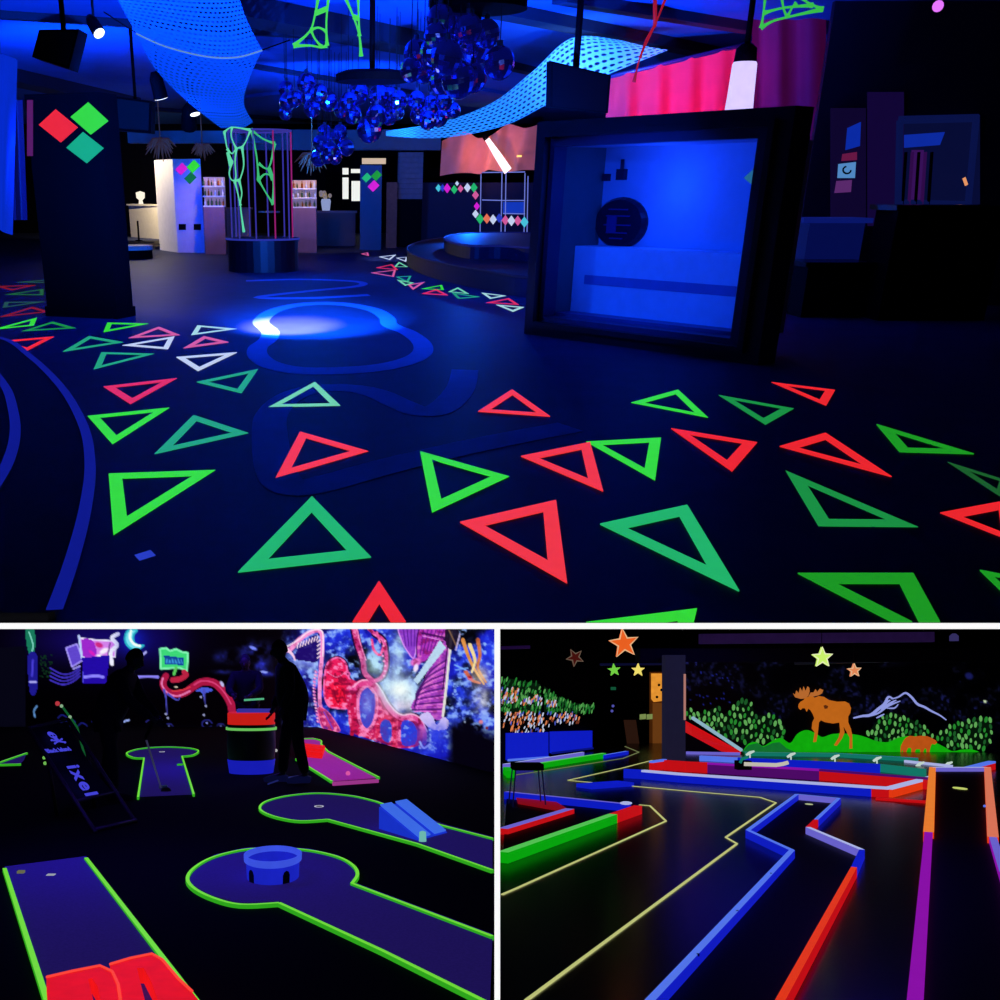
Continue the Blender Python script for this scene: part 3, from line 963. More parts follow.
# ---- monitor, loudspeakers, lamps under the ceiling
def panel_px(room, quad, y, th, m, name, label, cat, parts=None, dy=(0, 0, 0, 0)):
    q = [room.at(u, v, y + e) for (u, v), e in zip(quad, dy)]
    n = (q[1] - q[0]).cross(q[3] - q[0]).normalized()
    if n.y < 0:
        n = -n
    root = thing(room, name, label, cat, (q[2] + q[3]) / 2)
    part(MB().prism(q, n * th), 'cabinet', m, root)
    return root, q, n
root, q, n = panel_px(UP, [(551, 61), (611, 75), (608, 113), (550, 107)], 12.6, .08, black, 'monitor', 'flat black monitor hanging from the ceiling above the display box', 'monitor', dy=(0, .3, .3, 0))
cc = (q[0] + q[1] + q[2] + q[3]) / 4
part(MB().prism([cc + (p - cc) * .92 - n * .004 for p in q], n * .006), 'screen', mat('monitor_glass', (4, 4, 10), rough=.6, spec=.1), root.children[0])
t = (q[0] + q[1]) / 2 + n * .1
part(MB().tube([t - V((0, 0, .25)), V((t.x, t.y, CEIL))], .035, 8), 'mount_pole', black, root)
for quad, y, lab in (([(39, 30), (79, 29), (69, 69), (32, 57)], 9.4, 'larger black loudspeaker tilted under the ceiling at the upper left'),
                     ([(114, 96), (152, 101), (151, 133), (113, 130)], 15, 'smaller black loudspeaker behind the black column top')):
    root, q, n = panel_px(UP, quad, y, .3, black, 'loudspeaker', lab, 'speaker')
    t = (q[0] + q[1]) / 2 + n * .15
    cc = (q[0] + q[1] + q[2] + q[3]) / 4
    part(MB().prism([cc + (p - cc) * .86 - n * .006 for p in q], n * .007), 'grille', mat('speaker_grille', (9, 9, 14), rough=.9), root.children[0])
    part(MB().tube([t - V((0, 0, .05)), V((t.x, t.y, CEIL))], .02, 6), 'bracket', black, root)

lampglow = glow('lamp_lens', (235, 245, 255), 2.0, var=0)
def spot_lamp(u, v, y, aim, label, r=.06, lens=lampglow):
    p = UP.at(u, v, y)
    d = (V(aim) - p).normalized()
    root = thing(UP, 'spotlight', label, 'spotlight', p)
    s = d.orthogonal().normalized()
    hs = part(MB().tube([p - d * r * 3.2, p - d * r * 2.4, p - d * r * .2, p], [r * .5, r * .9, r, r * 1.05], 12), 'housing', black, root)
    part(MB().tube([p + d * .001, p + d * .008], r * .9, 12), 'lens', lens, hs)
    b = p - d * r * 1.6
    part(MB().tube([b, V((b.x, b.y, CEIL))], .012, 5), 'yoke', black, root)
    return p, d
spot_lamp(99, 33, 10.5, UP.at(125, 75, 10.3), 'white spotlight shining at the upper left, beside the tilted loudspeaker', .055)
spot_lamp(161, 98, 16.5, UP.at(200, 250, 17), 'small white spotlight above the pale column', .1)
spot_lamp(195, 114, 17.5, UP.at(230, 260, 17), 'second small spotlight right of the one above the pale column', .08)
spot_lamp(189, 127, 18.5, UP.at(189, 240, 20), 'black spotlight under the bar beam, behind the pale column', .12, black)
violet_lens = glow('violet_lens', (215, 110, 245), 1.2, var=0)
spot_lamp(938, 6, 10.8, UP.at(930, 40, 9.5), 'violet spotlight in the dark upper right corner', .05, violet_lens)

# bar beam, dim warm strip above the bar
mb = MB().obox(UP.at(128, 143, 24), (2.85, 0, 0), (0, .35, 0), (0, 0, .22))
solo(UP, mb, 'bulkhead_beam', mat('taupe_paint', (120, 105, 100), rough=.7), 'long taupe bulkhead beam above the bar, left of the pole cage', 'beam')
mb = MB().obox(UP.at(236, 150, 27.5), (4.7, 0, 0), (0, .35, 0), (0, 0, .42))
solo(UP, mb, 'bulkhead_beam', mat('taupe_paint', (120, 105, 100), rough=.7), 'taupe bulkhead beam over the far white window', 'beam')

# ---- bar side, lit warm
wht = mat('counter_white', (225, 222, 205), rough=.6)
brown = mat('bar_wood', (128, 84, 72), rough=.55, var=.25, scale=6)
a, b = UP.fl(131, 237), UP.fl(172, 240)
d = b - a
root = thing(UP, 'bar_counter', 'white bar counter at the far left between black column and pale column', 'counter', a)
zt = UP.at(128, 204, a.y).z
part(MB().obox(a, d, (0, .6, 0), (0, 0, zt - .04)), 'front', wht, root)
part(MB().obox(a - V((.05, .05, 0)) + V((0, 0, zt - .04)), d + V((.1, 0, 0)), (0, .7, 0), (0, 0, .04)), 'worktop', wht, root)
p = UP.at(141, 203.5, a.y + .2)
solo(UP, MB().lathe(V((p.x, p.y, zt)), [(0, 0), (.07, 0), (.05, .1), (.12, .16), (.13, .3), (0, .34)], 14), 'table_lamp', glow('lamp_shade', (255, 245, 225), 1.0), 'small white lamp standing on the white bar counter', 'lamp')
p = UP.fl(139, 241)
solo(UP, MB().lathe(p, [(.0, 0), (.1, 0), (.1, .02), (.025, .03), (.025, .5), (0, .5)], 10), 'post', black, 'short black barrier post in front of the white bar counter', 'post')
# white-topped bench at the column's foot
a = UP.fl(124, 259)
root = thing(UP, 'round_bench', 'low round black bench with white top beside the black column', 'bench', a + V((.1, .3, 0)))
part(MB().lathe(a + V((.1, .3, 0)), [(0, 0), (.42, 0), (.42, .16), (0, .16)], 24, smooth=False), 'base', black, root)
part(MB().lathe(a + V((.1, .3, .16)), [(0, 0), (.43, 0), (.43, .08), (0, .08)], 24, smooth=False), 'top', wht, root)
# back bar shelving
warm = mat('warm_shelf_back', (196, 170, 130), rough=.7, emit=(150, 118, 78), es=.25)
GB = 'bottles on the back bar'
bm = [mat('bottle_glass_%s' % n, c_, rough=.2) for n, c_ in (('amber', (150, 80, 30)), ('clear', (210, 215, 205)), ('green', (60, 90, 50)))]
def shelf(u0, v0, u1, v1, y, label, nb, where):
    a, b = UP.at(u0, v1, y), UP.at(u1, v0, y)
    w, h = b.x - a.x, b.z - a.z
    base = V((a.x, y, 0))
    root = thing(UP, 'bar_shelf', label, 'shelf', base)
    part(MB().obox((a.x, y + .3, a.z), (w, 0, 0), (0, .04, 0), (0, 0, h)), 'back_panel', warm, root)
    part(MB().obox((a.x, y, 0), (w, 0, 0), (0, .36, 0), (0, 0, a.z)), 'cupboard', brown, root)
    for k in range(3):
        part(MB().obox((a.x, y, a.z + k * h / 3), (w, 0, 0), (0, .3, 0), (0, 0, .025)), 'board', wht, root)
        for j in range(nb):
            x = a.x + w * (j + .5 + random.uniform(-.2, .2)) / nb
            s = h / 3 * random.uniform(.55, .8)
            solo(UP, MB().lathe(V((x, y + .12, a.z + k * h / 3 + .025)), [(0, 0), (s * .16, 0), (s * .17, s * .55), (s * .06, s * .75), (s * .06, s), (0, s)], 8), 'bottle', random.choice(bm), 'small bottle standing on the lit back bar shelves %s' % where, 'bottle', GB)
shelf(203, 177, 223, 207, 24.5, 'warm lit bottle shelf between the pale column and the pole cage', 6, 'left of the pole cage')
shelf(292, 180, 316, 208, 25.2, 'warm lit bottle shelf right of the pole cage', 6, 'right of the pole cage')
a = UP.fl(199, 247)
mb = MB().obox((a.x, a.y, 0), (1.25, 0, 0), (0, .4, 0), (0, 0, UP.at(200, 210, a.y).z))
mb.obox((a.x - .04, a.y - .06, UP.at(200, 210, a.y).z), (1.33, 0, 0), (0, .5, 0), (0, 0, .05))
solo(UP, mb, 'booth_bench', brown, 'brown wooden booth front left of the pole cage', 'bench')
a = UP.fl(296, 246)
hz = UP.at(300, 213, a.y).z
root = thing(UP, 'bar_counter', 'long brown bar counter below the far white window', 'counter', a)
part(MB().obox((a.x, a.y, 0), (1.45, 0, 0), (0, .5, 0), (0, 0, hz)), 'front', mat('dark_bar_wood', (66, 42, 40), rough=.6, var=.3, scale=5), root)
part(MB().obox((a.x - .04, a.y - .08, hz), (1.53, 0, 0), (0, .65, 0), (0, 0, .05)), 'worktop', brown, root)
p = V((UP.at(326, 210, a.y + .25).x, a.y + .25, hz + .05))
root = thing(UP, 'flower_vase', 'white vase of pale flowers on the far bar counter', 'vase', p)
part(MB().lathe(p, [(0, 0), (.09, 0), (.12, .2), (.1, .26), (0, .26)], 12), 'vase', glow('vase_white', (150, 165, 215), .8), root)
mb = MB()
for k in range(9):
    mb.sphere(p + V((random.uniform(-.12, .12), random.uniform(-.1, .1), .32 + random.uniform(-.04, .1))), .05, 8, 6)
part(mb, 'flowers', mat('cream_flowers', (220, 200, 150), emit=(150, 130, 80), es=.5), root)
p = UP.fl(270, 243)
root = thing(UP, 'bar_table', 'round white-topped table seen through the pole cage', 'table', p)
tz = UP.at(270, 211, p.y).z
part(MB().lathe(p + V((0, 0, tz - .04)), [(0, 0), (.28, 0), (.28, .04), (0, .04)], 20, smooth=False), 'table_top', wht, root)
part(MB().lathe(p, [(0, 0), (.2, 0), (.04, .03), (.03, tz - .04), (0, tz - .04)], 12), 'pedestal', black, root)
# dried palm fans hanging over the bar
straw = mat('dried_straw', (150, 96, 50), rough=.9, var=.3, emit=(80, 45, 16), es=.2)
for u, v, s, lab in ((160, 146, 13, 'dried brown palm fan hanging behind the pale column'), (202, 150, 9, 'small dried palm fan right of the pale column top'), (312, 160, 13, 'golden dried palm fan behind the low bunch of mirror balls')):
    mb = MB()
    p = UP.at(u, v - s * .6, 21)
    for k in range(14):
        an = math.pi * (.15 + .7 * k / 13)
        L = s * 21 / FPX * random.uniform(1.0, 1.5)
        e = p + V((math.cos(an) * L, random.uniform(-.15, .15), -math.sin(an) * L))
        mid = (p + e) / 2 + V((0, 0, .05))
        mb.tube([p, mid, e], [.012, .03, .006], 4)
    mb.tube([p, V((p.x, p.y, CEIL))], .01, 4)
    solo(UP, mb, 'palm_fan', straw, lab, 'dried plant')
# bright window far back
wy = YB - .05
win_w = glow('window_daylight', (240, 242, 238), 1.0, var=0)
root = struct(UP, MB().obox(UP.at(340, 202, wy), UP.at(364, 202, wy) - UP.at(340, 202, wy), (0, .04, 0), (0, 0, (UP.at(340, 165, wy) - UP.at(340, 202, wy)).z)), 'window_1', black)
for quad in ((342.5, 168, 348.5, 174.5), (351, 169, 361, 173), (342.5, 177.5, 348.5, 199), (351.5, 181, 361.5, 201)):
    a, b = UP.at(quad[0], quad[3], wy - .02), UP.at(quad[2], quad[1], wy - .02)
    part(MB().obox((a.x, a.y, a.z), (b.x - a.x, 0, 0), (0, .015, 0), (0, 0, b.z - a.z)), 'pane', win_w, root)
solo(UP, MB().obox(UP.at(386, 248, 27), (.24, 0, 0), (0, .1, 0), (0, 0, 1.4)), 'plank_screen', mat('warm_plank', (110, 70, 50), rough=.8, var=.5, scale=14, emit=(60, 36, 26), es=.25), 'narrow rough plank screen beside the far dark pillar', 'screen')
a = UP.at(362, 164, 25)
solo(UP, MB().obox(a, (.5, 0, 0), (0, .03, 0), (0, 0, .11)), 'ceiling_light', glow('cream_light', (205, 180, 150), 1.0), 'cream light panel over the far dark pillar', 'light')

# ---- far round stage, two tiers
stage_m = mat('stage_black', (18, 20, 48), rough=.6, spec=.2)
sroot = thing(UP, 'round_stage', 'dark two-tier round stage at the back below the orange cloth', 'stage', UP.fl(480, 275))
zs = UP.at(440, 263, UP.fl(440, 280).y).z
low1 = [(470, 247.5), (432, 251), (410, 258), (408, 266), (424, 275), (450, 282.5), (485, 290), (520, 297), (560, 298), (600, 285), (600, 262), (560, 249)]
pl = smooth_pts([UP.fl(*p) for p in low1], 6, True)
part(MB().prism(pl, (0, 0, zs)), 'lower_tier', stage_m, sroot)
up1 = [(500, 262 - 3), (470, 259), (450, 254), (445, 248), (470, 243.5), (520, 243), (570, 246), (590, 254), (550, 262)]
pu = smooth_pts([UP.fl(u, v, zs * 1.0) for u, v in up1], 6, True)
z2s = UP.at(470, 246, UP.fl(470, 259, zs).y).z - zs
part(MB().prism(pu, (0, 0, z2s)), 'upper_tier', stage_m, sroot)
mb = MB().tube([p + V((0, 0, z2s + zs)) - V((0, 0, zs)) for p in pu], .02, 5, closed=True)
part(mb, 'edge_trim', glow('stage_edge', (18, 26, 110), .7), sroot, 'faint blue edge trim')
part(MB().tube([p + V((0, 0, zs)) for p in pl], .018, 5, closed=True), 'edge_trim', glow('stage_edge_low', (14, 18, 70), .6), sroot)

# ---- orange cloth over the stage, rail, diamonds
oy = 28.4
ocl = mat('orange_cloth', (222, 138, 118), rough=.85, var=.2, scale=3, emit=(150, 74, 60), es=.45)
top = [(442, 141), (452, 136), (463, 131), (470, 133), (478, 138), (490, 136), (500, 129), (508, 124), (517, 126), (526, 128), (540, 124)]
bot = [(440, 176), (450, 174), (460, 173), (470, 173), (480, 174), (488, 170), (497, 171), (507, 172), (516, 171), (524, 170), (540, 170)]
rows = []
for k in range(6):
    t = k / 5
    rows.append([UP.at(a[0] * (1 - t) + b[0] * t, a[1] * (1 - t) + b[1] * t, oy + .12 * math.sin(i * 1.9 + t * 2)) for i, (a, b) in enumerate(zip(top, bot))])
solo(UP, MB().grid(patch(rows, 4, 4)), 'hanging_cloth', ocl, 'orange scalloped cloth hanging high above the far round stage', 'cloth')
root = thing(UP, 'light_streak', 'slanted white light streak built as a glowing tube before the orange cloth', 'lamp', UP.at(509, 172, oy - .35))
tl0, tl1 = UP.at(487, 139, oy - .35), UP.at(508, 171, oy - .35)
part(MB().tube([tl0, tl0.lerp(tl1, .5), tl1], [.055, .085, .10], 10), 'tube', glow('streak_white', (255, 226, 240), 1.6, var=0), root)  # white streak of light on the cloth, built as a glowing tube
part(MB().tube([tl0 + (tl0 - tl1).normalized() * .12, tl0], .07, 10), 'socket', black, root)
solo(UP, MB().obox(UP.at(517, 157, oy - .3), (.11, 0, 0), (0, .05, 0), (0, 0, .04)), 'wall_lamp', glow('amber_lamp', (250, 215, 120), 1.4), 'tiny amber lamp in front of the orange cloth', 'lamp')
ry = 28.1
root = thing(UP, 'stage_rail', 'pale metal rail frame glowing blue-white at the back of the stage', 'rail', UP.at(514, 232, ry))
rm = glow('rail_paint', (120, 135, 235), .8)
for a, b in (((502, 172), (501, 232)), ((506, 172), (505, 232)), ((525, 173), (524, 232)), ((528, 176), (527, 232)), ((481, 174), (480, 232)), ((482, 172.5), (525, 172)), ((503, 200.5), (525, 200.5)), ((503, 213.5), (525, 214)), ((482, 200), (503, 200.5))):
    part(MB().tube([UP.at(a[0], a[1], ry), UP.at(b[0], b[1], ry)], .012, 5), 'tube', rm, root)
part(MB().prism([UP.at(u, v, ry + .02) for u, v in ((503, 202), (524, 202), (524, 213), (503, 213))], (0, .02, 0)), 'blue_panel', glow('rail_panel', (20, 60, 200), .8), root)
by = 27.9
z6 = lambda a, b: (430 + a * .13, 110 + b * .13)
GD = 'small diamonds strung across the stage wall'
cols = {'cyan': 'pale blue', 'blue': 'dark blue', 'magenta': 'magenta', 'sea': 'green', 'white': 'white', 'pink': 'pink', 'orange': 'orange'}
def drow(L, where):
    for i, (a, b, cn, r) in enumerate(L):
        u, v = z6(a, b)
        diamond(UP, [(u - r * .75, v), (u, v - r), (u + r * .75, v), (u, v + r)], (0, by, 0), (0, -1, 0), Tc[cn], '%s paper diamond, %s from the left, stage wall %s' % (cols[cn], NUM[i], where), GD, .004)
drow([(65, 600, 'cyan', 4), (97, 600, 'blue', 4), (132, 602, 'magenta', 5), (186, 612, 'sea', 4.6), (208, 565, 'white', 2.6), (235, 605, 'pink', 4), (288, 597, 'white', 4.8), (337, 597, 'sea', 5)], 'upper string')
drow([(350, 655, 'pink', 4.6), (360, 740, 'magenta', 4.2)], 'drop between both strings')
drow([(350, 800, 'white', 4.4), (385, 838, 'sea', 5.4), (437, 836, 'orange', 5.2), (485, 842, 'white', 5.2), (532, 832, 'blue', 4.8), (580, 848, 'pink', 5.2), (626, 852, 'white', 5.4), (675, 852, 'pink', 5.2), (726, 862, 'cyan', 5.6)], 'lower string below the rail')
sb = MB()
sb.tube([UP.at(*z6(55, 590), by + .02), UP.at(*z6(340, 585), by + .02), UP.at(*z6(360, 740), by + .02), UP.at(*z6(350, 795), by + .02), UP.at(*z6(740, 855), by + .02)], .006, 4)
solo(UP, sb, 'bunting_string', black, 'dark string carrying the small diamonds across the stage wall', 'string')
solo(UP, MB().obox(UP.at(421, 249, 29), (4.2, 0, 0), (0, .1, 0), (0, 0, UP.at(450, 178, 29).z)), 'stage_wall', mat('stage_wall_paint', (16, 18, 50), rough=.7), 'dark stage wall below the orange cloth', 'wall')

# ---- pink and magenta cloth behind the display box
pk = mat('pink_cloth', (226, 60, 84), rough=.8, var=.15, scale=3, emit=(170, 8, 58), es=.45)
rows = []
for k in range(7):
    t = k / 6
    r_ = []
    for i in range(15):
        s = i / 14
        u = 606 + 150 * s
        v = (78 - 36 * s) * (1 - t) + 132 * t
        r_.append(UP.at(u, v, 15.5 + .09 * math.sin(i * 2.2 + t) * (.3 + t)))
    rows.append(r_)
croot = thing(UP, 'hanging_cloth', 'hot pink cloth draped from a rail behind the display box', 'cloth', UP.at(680, 130, 15.5))
part(MB().grid(patch(rows, 3, 3)), 'sheet', pk, croot)
part(MB().tube([UP.at(600, 79, 15.5), UP.at(760, 41, 15.5)], .025, 8), 'rail', mat('rail_metal', (80, 80, 150), rough=.3, metal=.5), croot)
rows = [[UP.at(752 + 74 * i / 8, -4 + 270 * k / 6, 14.8 + .08 * math.sin(i * 1.7)) for i in range(9)] for k in range(7)]
solo(UP, MB().grid(patch(rows, 3, 3)), 'hanging_cloth', mat('magenta_cloth', (92, 14, 72), rough=.85, var=.25, scale=2, emit=(60, 3, 50), es=.75), 'dark magenta cloth hanging right of the hot pink one', 'cloth')
p = UP.at(745, 62, 12.4)
root = thing(UP, 'hanging_lamp', 'white tube lamp shining violet-white above the display box', 'lamp', p - V((0, 0, .6)))
part(MB().lathe(p, [(0, 0), (.11, 0), (.12, -.02), (.13, -.3), (.15, -.62), (0, -.62)], 20), 'shade', glow('lamp_shade_white', (205, 190, 255), 1.2, var=.12), root)
part(MB().lathe(p, [(.05, .16), (.1, .12), (.11, 0), (0, 0)], 16), 'cap', black, root)
part(MB().tube([p + V((0, 0, .12)), V((p.x, p.y, CEIL))], .03, 6), 'cord', black, root)

# ---- framed display box
A, B = UP.fl(531.5, 333), UP.fl(765, 364.5)
ex = (B - A)
L = ex.length
ex = ex / L
nb_ = V((-ex.y, ex.x, 0))
if nb_.y < 0:
    nb_ = -nb_                                 # into the box
fn = -nb_
zt = UP.on(808, 103, B, fn).z
zt2 = UP.on(540, 125, A, fn).z
H = (zt + zt2) / 2
fo = lambda a, b, c_=0.0: A + ex * (a * L) + V((0, 0, b * H)) + nb_ * c_
root = thing(UP, 'display_box', 'large black framed display box standing on the floor with blue-lit inside', 'display box', (A + B) / 2)
fr_m = mat('black_moulding', (18, 18, 30), rough=.38)
def frame(a0, b0, a1, b1, wa, wb, d0, d1):
    mb = MB()
    o = [(a0, b0), (a1, b0), (a1, b1), (a0, b1)]
    i_ = [(a0 + wa[0], b0 + wb[0]), (a1 - wa[1], b0 + wb[0]), (a1 - wa[1], b1 - wb[1]), (a0 + wa[0], b1 - wb[1])]
    for k in range(4):
        j = (k + 1) % 4
        q = [fo(*o[k]), fo(*o[j]), fo(*i_[j]), fo(*i_[k])]
        mb.prism([p + nb_ * d0 for p in q], nb_ * (d1 - d0))
    return mb
part(frame(0, 0, 1, 1, (.045, .065), (.06, .055), -.10, .13), 'frame', fr_m, root)
part(frame(.035, .045, .95, .955, (.02, .02), (.025, .025), -.14, -.02), 'frame_moulding', fr_m, root)
part(frame(.045, .06, .935, .945, (.03, .055), (.035, .055), -.06, .1), 'frame_moulding', mat('navy_moulding', (44, 52, 90), rough=.4), root)
in_m = mat('box_interior_paint', (170, 175, 200), rough=.7, var=.08)
a0, a1, b0, b1 = .075, .88, .095, .89
D = .62
part(MB().prism([fo(a0, b0, D), fo(a1, b0, D), fo(a1, b1, D), fo(a0, b1, D)], nb_ * .03), 'back_panel', in_m, root)
gr = mat('box_side_paint', (70, 110, 110), rough=.7)
part(MB().prism([fo(a0, b0, .1), fo(a0, b0, D), fo(a0, b1, D), fo(a0, b1, .1)], -ex * .03), 'side_panel', gr, root)
part(MB().prism([fo(a1, b0, .1), fo(a1, b0, D), fo(a1, b1, D), fo(a1, b1, .1)], ex * .03), 'side_panel', in_m, root)
part(MB().prism([fo(a0, b1, .1), fo(a1, b1, .1), fo(a1, b1, D), fo(a0, b1, D)], (0, 0, .03)), 'top_panel', in_m, root)
part(MB().prism([fo(a0, b0, .1), fo(a1, b0, .1), fo(a1, b0, D), fo(a0, b0, D)], (0, 0, .03)), 'bottom_shelf', mat('box_shelf', (70, 78, 130), rough=.5), root)
part(MB().prism([fo(a0 + .002, b0 + .03 / H, .30), fo(a1 - .02, b0 + .03 / H, .30), fo(a1 - .02, b0 + .03 / H, D - .01), fo(a0 + .002, b0 + .03 / H, D - .01)], (0, 0, .32 * H)), 'ledge', mat('ledge_paint', (205, 212, 235), rough=.6), root, 'paler bench across the bottom of the box')
part(MB().prism([fo(a0 + .06, b0 + .155, .295), fo(a1 - .1, b0 + .155, .295), fo(a1 - .1, b0 + .2, .295), fo(a0 + .06, b0 + .2, .295)], nb_ * .012), 'shadow_stripe', mat('shadow_stripe_blue', (112, 118, 176), rough=.8), root, 'blurred shadow painted as a dark stripe along the ledge')  # soft shadow on the ledge, painted as a darker stripe
bkp = fo(0, 0, D)
cp = UP.on(622, 223, bkp, fn)
rd = .122 * H
root = thing(UP, 'wall_disc', 'round dark plate with raised lines hung inside the display box', 'plate', cp - V((0, 0, rd)))
Mx = Matrix((ex, nb_, V((0, 0, 1)))).transposed()
def disc(r0, r1, d0, d1, n=28):
    mb = MB()
    pts = []
    for rr, dd in ((0, d1), (r0, d1), (r1, d0), (r1, 0)):
        pts.append([cp + ex * (rr * 1.38 * math.cos(2 * math.pi * k / n)) + V((0, 0, rr * math.sin(2 * math.pi * k / n))) - nb_ * dd for k in range(n + 1)])
    return mb.grid(pts, smooth=False)
part(disc(rd * .9, rd, .02, .06), 'disc', mat('disc_black', (14, 14, 40), rough=.3), root)
mb = MB()
for k, (zz, w) in enumerate(((.5, .5), (.25, .62), (-.1, .7), (-.4, .55), (-.62, .35))):
    mb.obox(cp + ex * (-w * rd) + V((0, 0, zz * rd)) - nb_ * .06, ex * (2 * w * rd), -nb_ * .015, (0, 0, .05 * rd))
mb.obox(cp + ex * (-.55 * rd) + V((0, 0, -.35 * rd)) - nb_ * .06, ex * (.5 * rd), -nb_ * .012, (0, 0, .6 * rd))
part(mb, 'relief', mat('disc_relief', (40, 46, 110), rough=.4), root)
for u, v, s, nm, lab in ((580, 163, .045, 'wall_hook', 'black square block at the upper left inside the display box'), (608, 181, .03, 'knob', 'small dark knob inside the display box above the disc, left one'), (623, 180, .045, 'hook', 'dark hook with pale stem inside the display box above the disc')):
    p = UP.on(u, v, bkp, fn)
    mb = MB().obox(p - ex * s, ex * s * 2, -nb_ * .05, (0, 0, s * 2))
    if nm == 'hook':
        mb.tube([p + V((0, 0, .02)) - nb_ * .03, p + V((0, 0, .17)) - nb_ * .03], .016, 6)
    solo(UP, mb, nm, mat('hook_dark', (20, 20, 50), rough=.5), lab, 'hook')
q = [UP.on(u, v, bkp, fn) - nb_ * .002 for u, v in ((744, 178), (755, 168), (754, 186))]
solo(UP, MB().prism(q, -nb_ * .004), 'triangle_reflection', glow('dim_mint_reflection', (40, 110, 150), .8), 'small pale blue-green triangle reflection at the right inside the display box', 'sticker')  # reflection of a tape triangle, built as a flat glowing piece

# ---- dim right side: glazed wall with posters and shelves
ry = 13.2
wallx0 = UP.at(829, 100, ry).x
rx1 = UP.at(1060, 100, ry).x
mb = MB().obox((wallx0, ry + .25, 0), (rx1 - wallx0, 0, 0), (0, .08, 0), (0, 0, CEIL))
struct(UP, mb, 'wall_right', mat('right_wall_paint', (14, 14, 40), rough=.6))
def card(quad, m, name, label, cat, group=None, y=ry + .2, t=.02):
    q = [UP.at(u, v, y) for u, v in quad]
    return solo(UP, MB().prism(q, (0, t, 0)), name, m, label, cat, group)
rect = lambda a, b, c_, d_: [(a, b), (c_, b), (c_, d_), (a, d_)]
card(rect(868, 92, 904, 226), glow('dim_violet_panel', (22, 8, 62), .7), 'wall_panel', 'dim violet wall panel right of the display box', 'panel')
card(rect(831, 108, 866, 222), glow('dim_violet_glass', (18, 8, 52), .7), 'wall_panel', 'dim violet glass panel behind the little posters', 'panel', y=ry + .22)
card([(848, 128), (861, 122), (860, 146), (846, 150)], glow('blue_screen', (14, 50, 190), .7), 'poster', 'blue glowing poster at the top of the poster strip on the right', 'poster')
card([(843, 154), (857, 152), (857, 160), (842, 161)], glow('dull_red_poster', (120, 30, 80), .7), 'poster', 'narrow dull red poster below the blue one on the right', 'poster')
card([(839, 164), (856, 162), (855, 178), (838, 178)], glow('white_blue_poster', (90, 150, 215), .8), 'poster', 'white-blue square poster with a dark swirl on the right', 'poster')
card([(837, 181), (852, 180), (851, 192), (835, 193)], glow('mauve_poster', (105, 50, 125), .7), 'poster', 'mauve poster lowest in the strip on the right', 'poster')
sw = MB().tube([UP.at(847 + 4 * math.cos(t * .5), 170 + 3.5 * math.sin(t * .5), ry + .19) for t in range(10)], .01, 5)
solo(UP, sw, 'poster_emblem', black, 'dark curved mark on the white-blue square poster', 'emblem')
root = struct(UP, MB().prism([UP.at(u, v, ry + .23) for u, v in rect(898, 118, 980, 205)], (0, .01, 0)), 'window_2', glow('dim_window_blue', (10, 16, 62), .7))
fm = glow('window_frame_blue', (16, 28, 96), .5)
for a, b in (((898, 120), (978, 118)), ((976, 120), (968, 205)), ((900, 120), (898, 205)), ((898, 203), (968, 205))):
    part(MB().tube([UP.at(*a, ry + .2), UP.at(*b, ry + .2)], .04, 6), 'frame', fm, root)
part(MB().prism([UP.at(u, v, ry + .215) for u, v in ((903, 135), (945, 132), (940, 145), (902, 148))], (0, .01, 0)), 'reflection_pane', glow('window_bright_blue', (16, 50, 185), .7), root)
for k in range(5):
    u = 906 + k * 6.5
    part(MB().tube([UP.at(u, 152, ry + .18), UP.at(u - 4, 212, ry + .18)], .018, 5), 'grille_bar', glow('violet_bar', (60, 16, 90), .6) if k % 2 else black, root)
part(MB().prism([UP.at(u, v, ry + .21) for u, v in ((912, 150), (924, 150), (920, 205), (908, 205))], (0, .01, 0)), 'poster_pane', glow('pinkish_pane', (70, 24, 110), .6), root)
# shelf and counters in the dark right part
a = UP.at(806, 252, 12.6)
root = thing(UP, 'side_counter', 'dim counter with blue-lit top right of the display box', 'counter', (a.x + .8, a.y, 0))
zc_ = UP.at(812, 218, 12.6).z
part(MB().obox((a.x - .1, 12.55, zc_ - .05), (.75, 0, 0), (0, .55, 0), (0, 0, .05)), 'worktop', glow('counter_top_blue', (14, 30, 130), .6), root)
part(MB().obox((a.x, 12.62, 0), (.6, 0, 0), (0, .4, 0), (0, 0, zc_ - .05)), 'front', glow('counter_front_blue', (8, 20, 100), .5), root)
card(rect(789, 222, 812, 262), glow('violet_strip', (60, 8, 70), .6), 'wall_panel', 'violet strip between display box and the dim counter', 'panel', y=13.6)
p = UP.at(958, 176, ry)
solo(UP, MB().tube([UP.at(964, 178, ry), UP.at(966.5, 185, ry)], .018, 6), 'wall_light', glow('amber_wall_light', (230, 150, 100), 1.0), 'tiny amber wall light at the far right', 'light')
for u0, u1, v0, v1, y, lab in ((876, 1010, 205, 330, 11.8, 'large black bar counter in the dark right part'), (800, 870, 262, 320, 12.1, 'black low cabinet behind the display box right corner')):
    a, b = UP.at(u0, v1, y), UP.at(u1, v0, y)
    root = thing(UP, 'bar_counter' if u0 > 870 else 'cabinet', lab, 'counter' if u0 > 870 else 'cabinet', ((a.x + b.x) / 2, y, 0))
    part(MB().obox((a.x, y, 0), (b.x - a.x, 0, 0), (0, .5, 0), (0, 0, b.z - .05)), 'body', black, root)
    part(MB().obox((a.x - .05, y - .06, b.z - .05), (b.x - a.x + .1, 0, 0), (0, .62, 0), (0, 0, .05)), 'worktop', black_gloss, root)
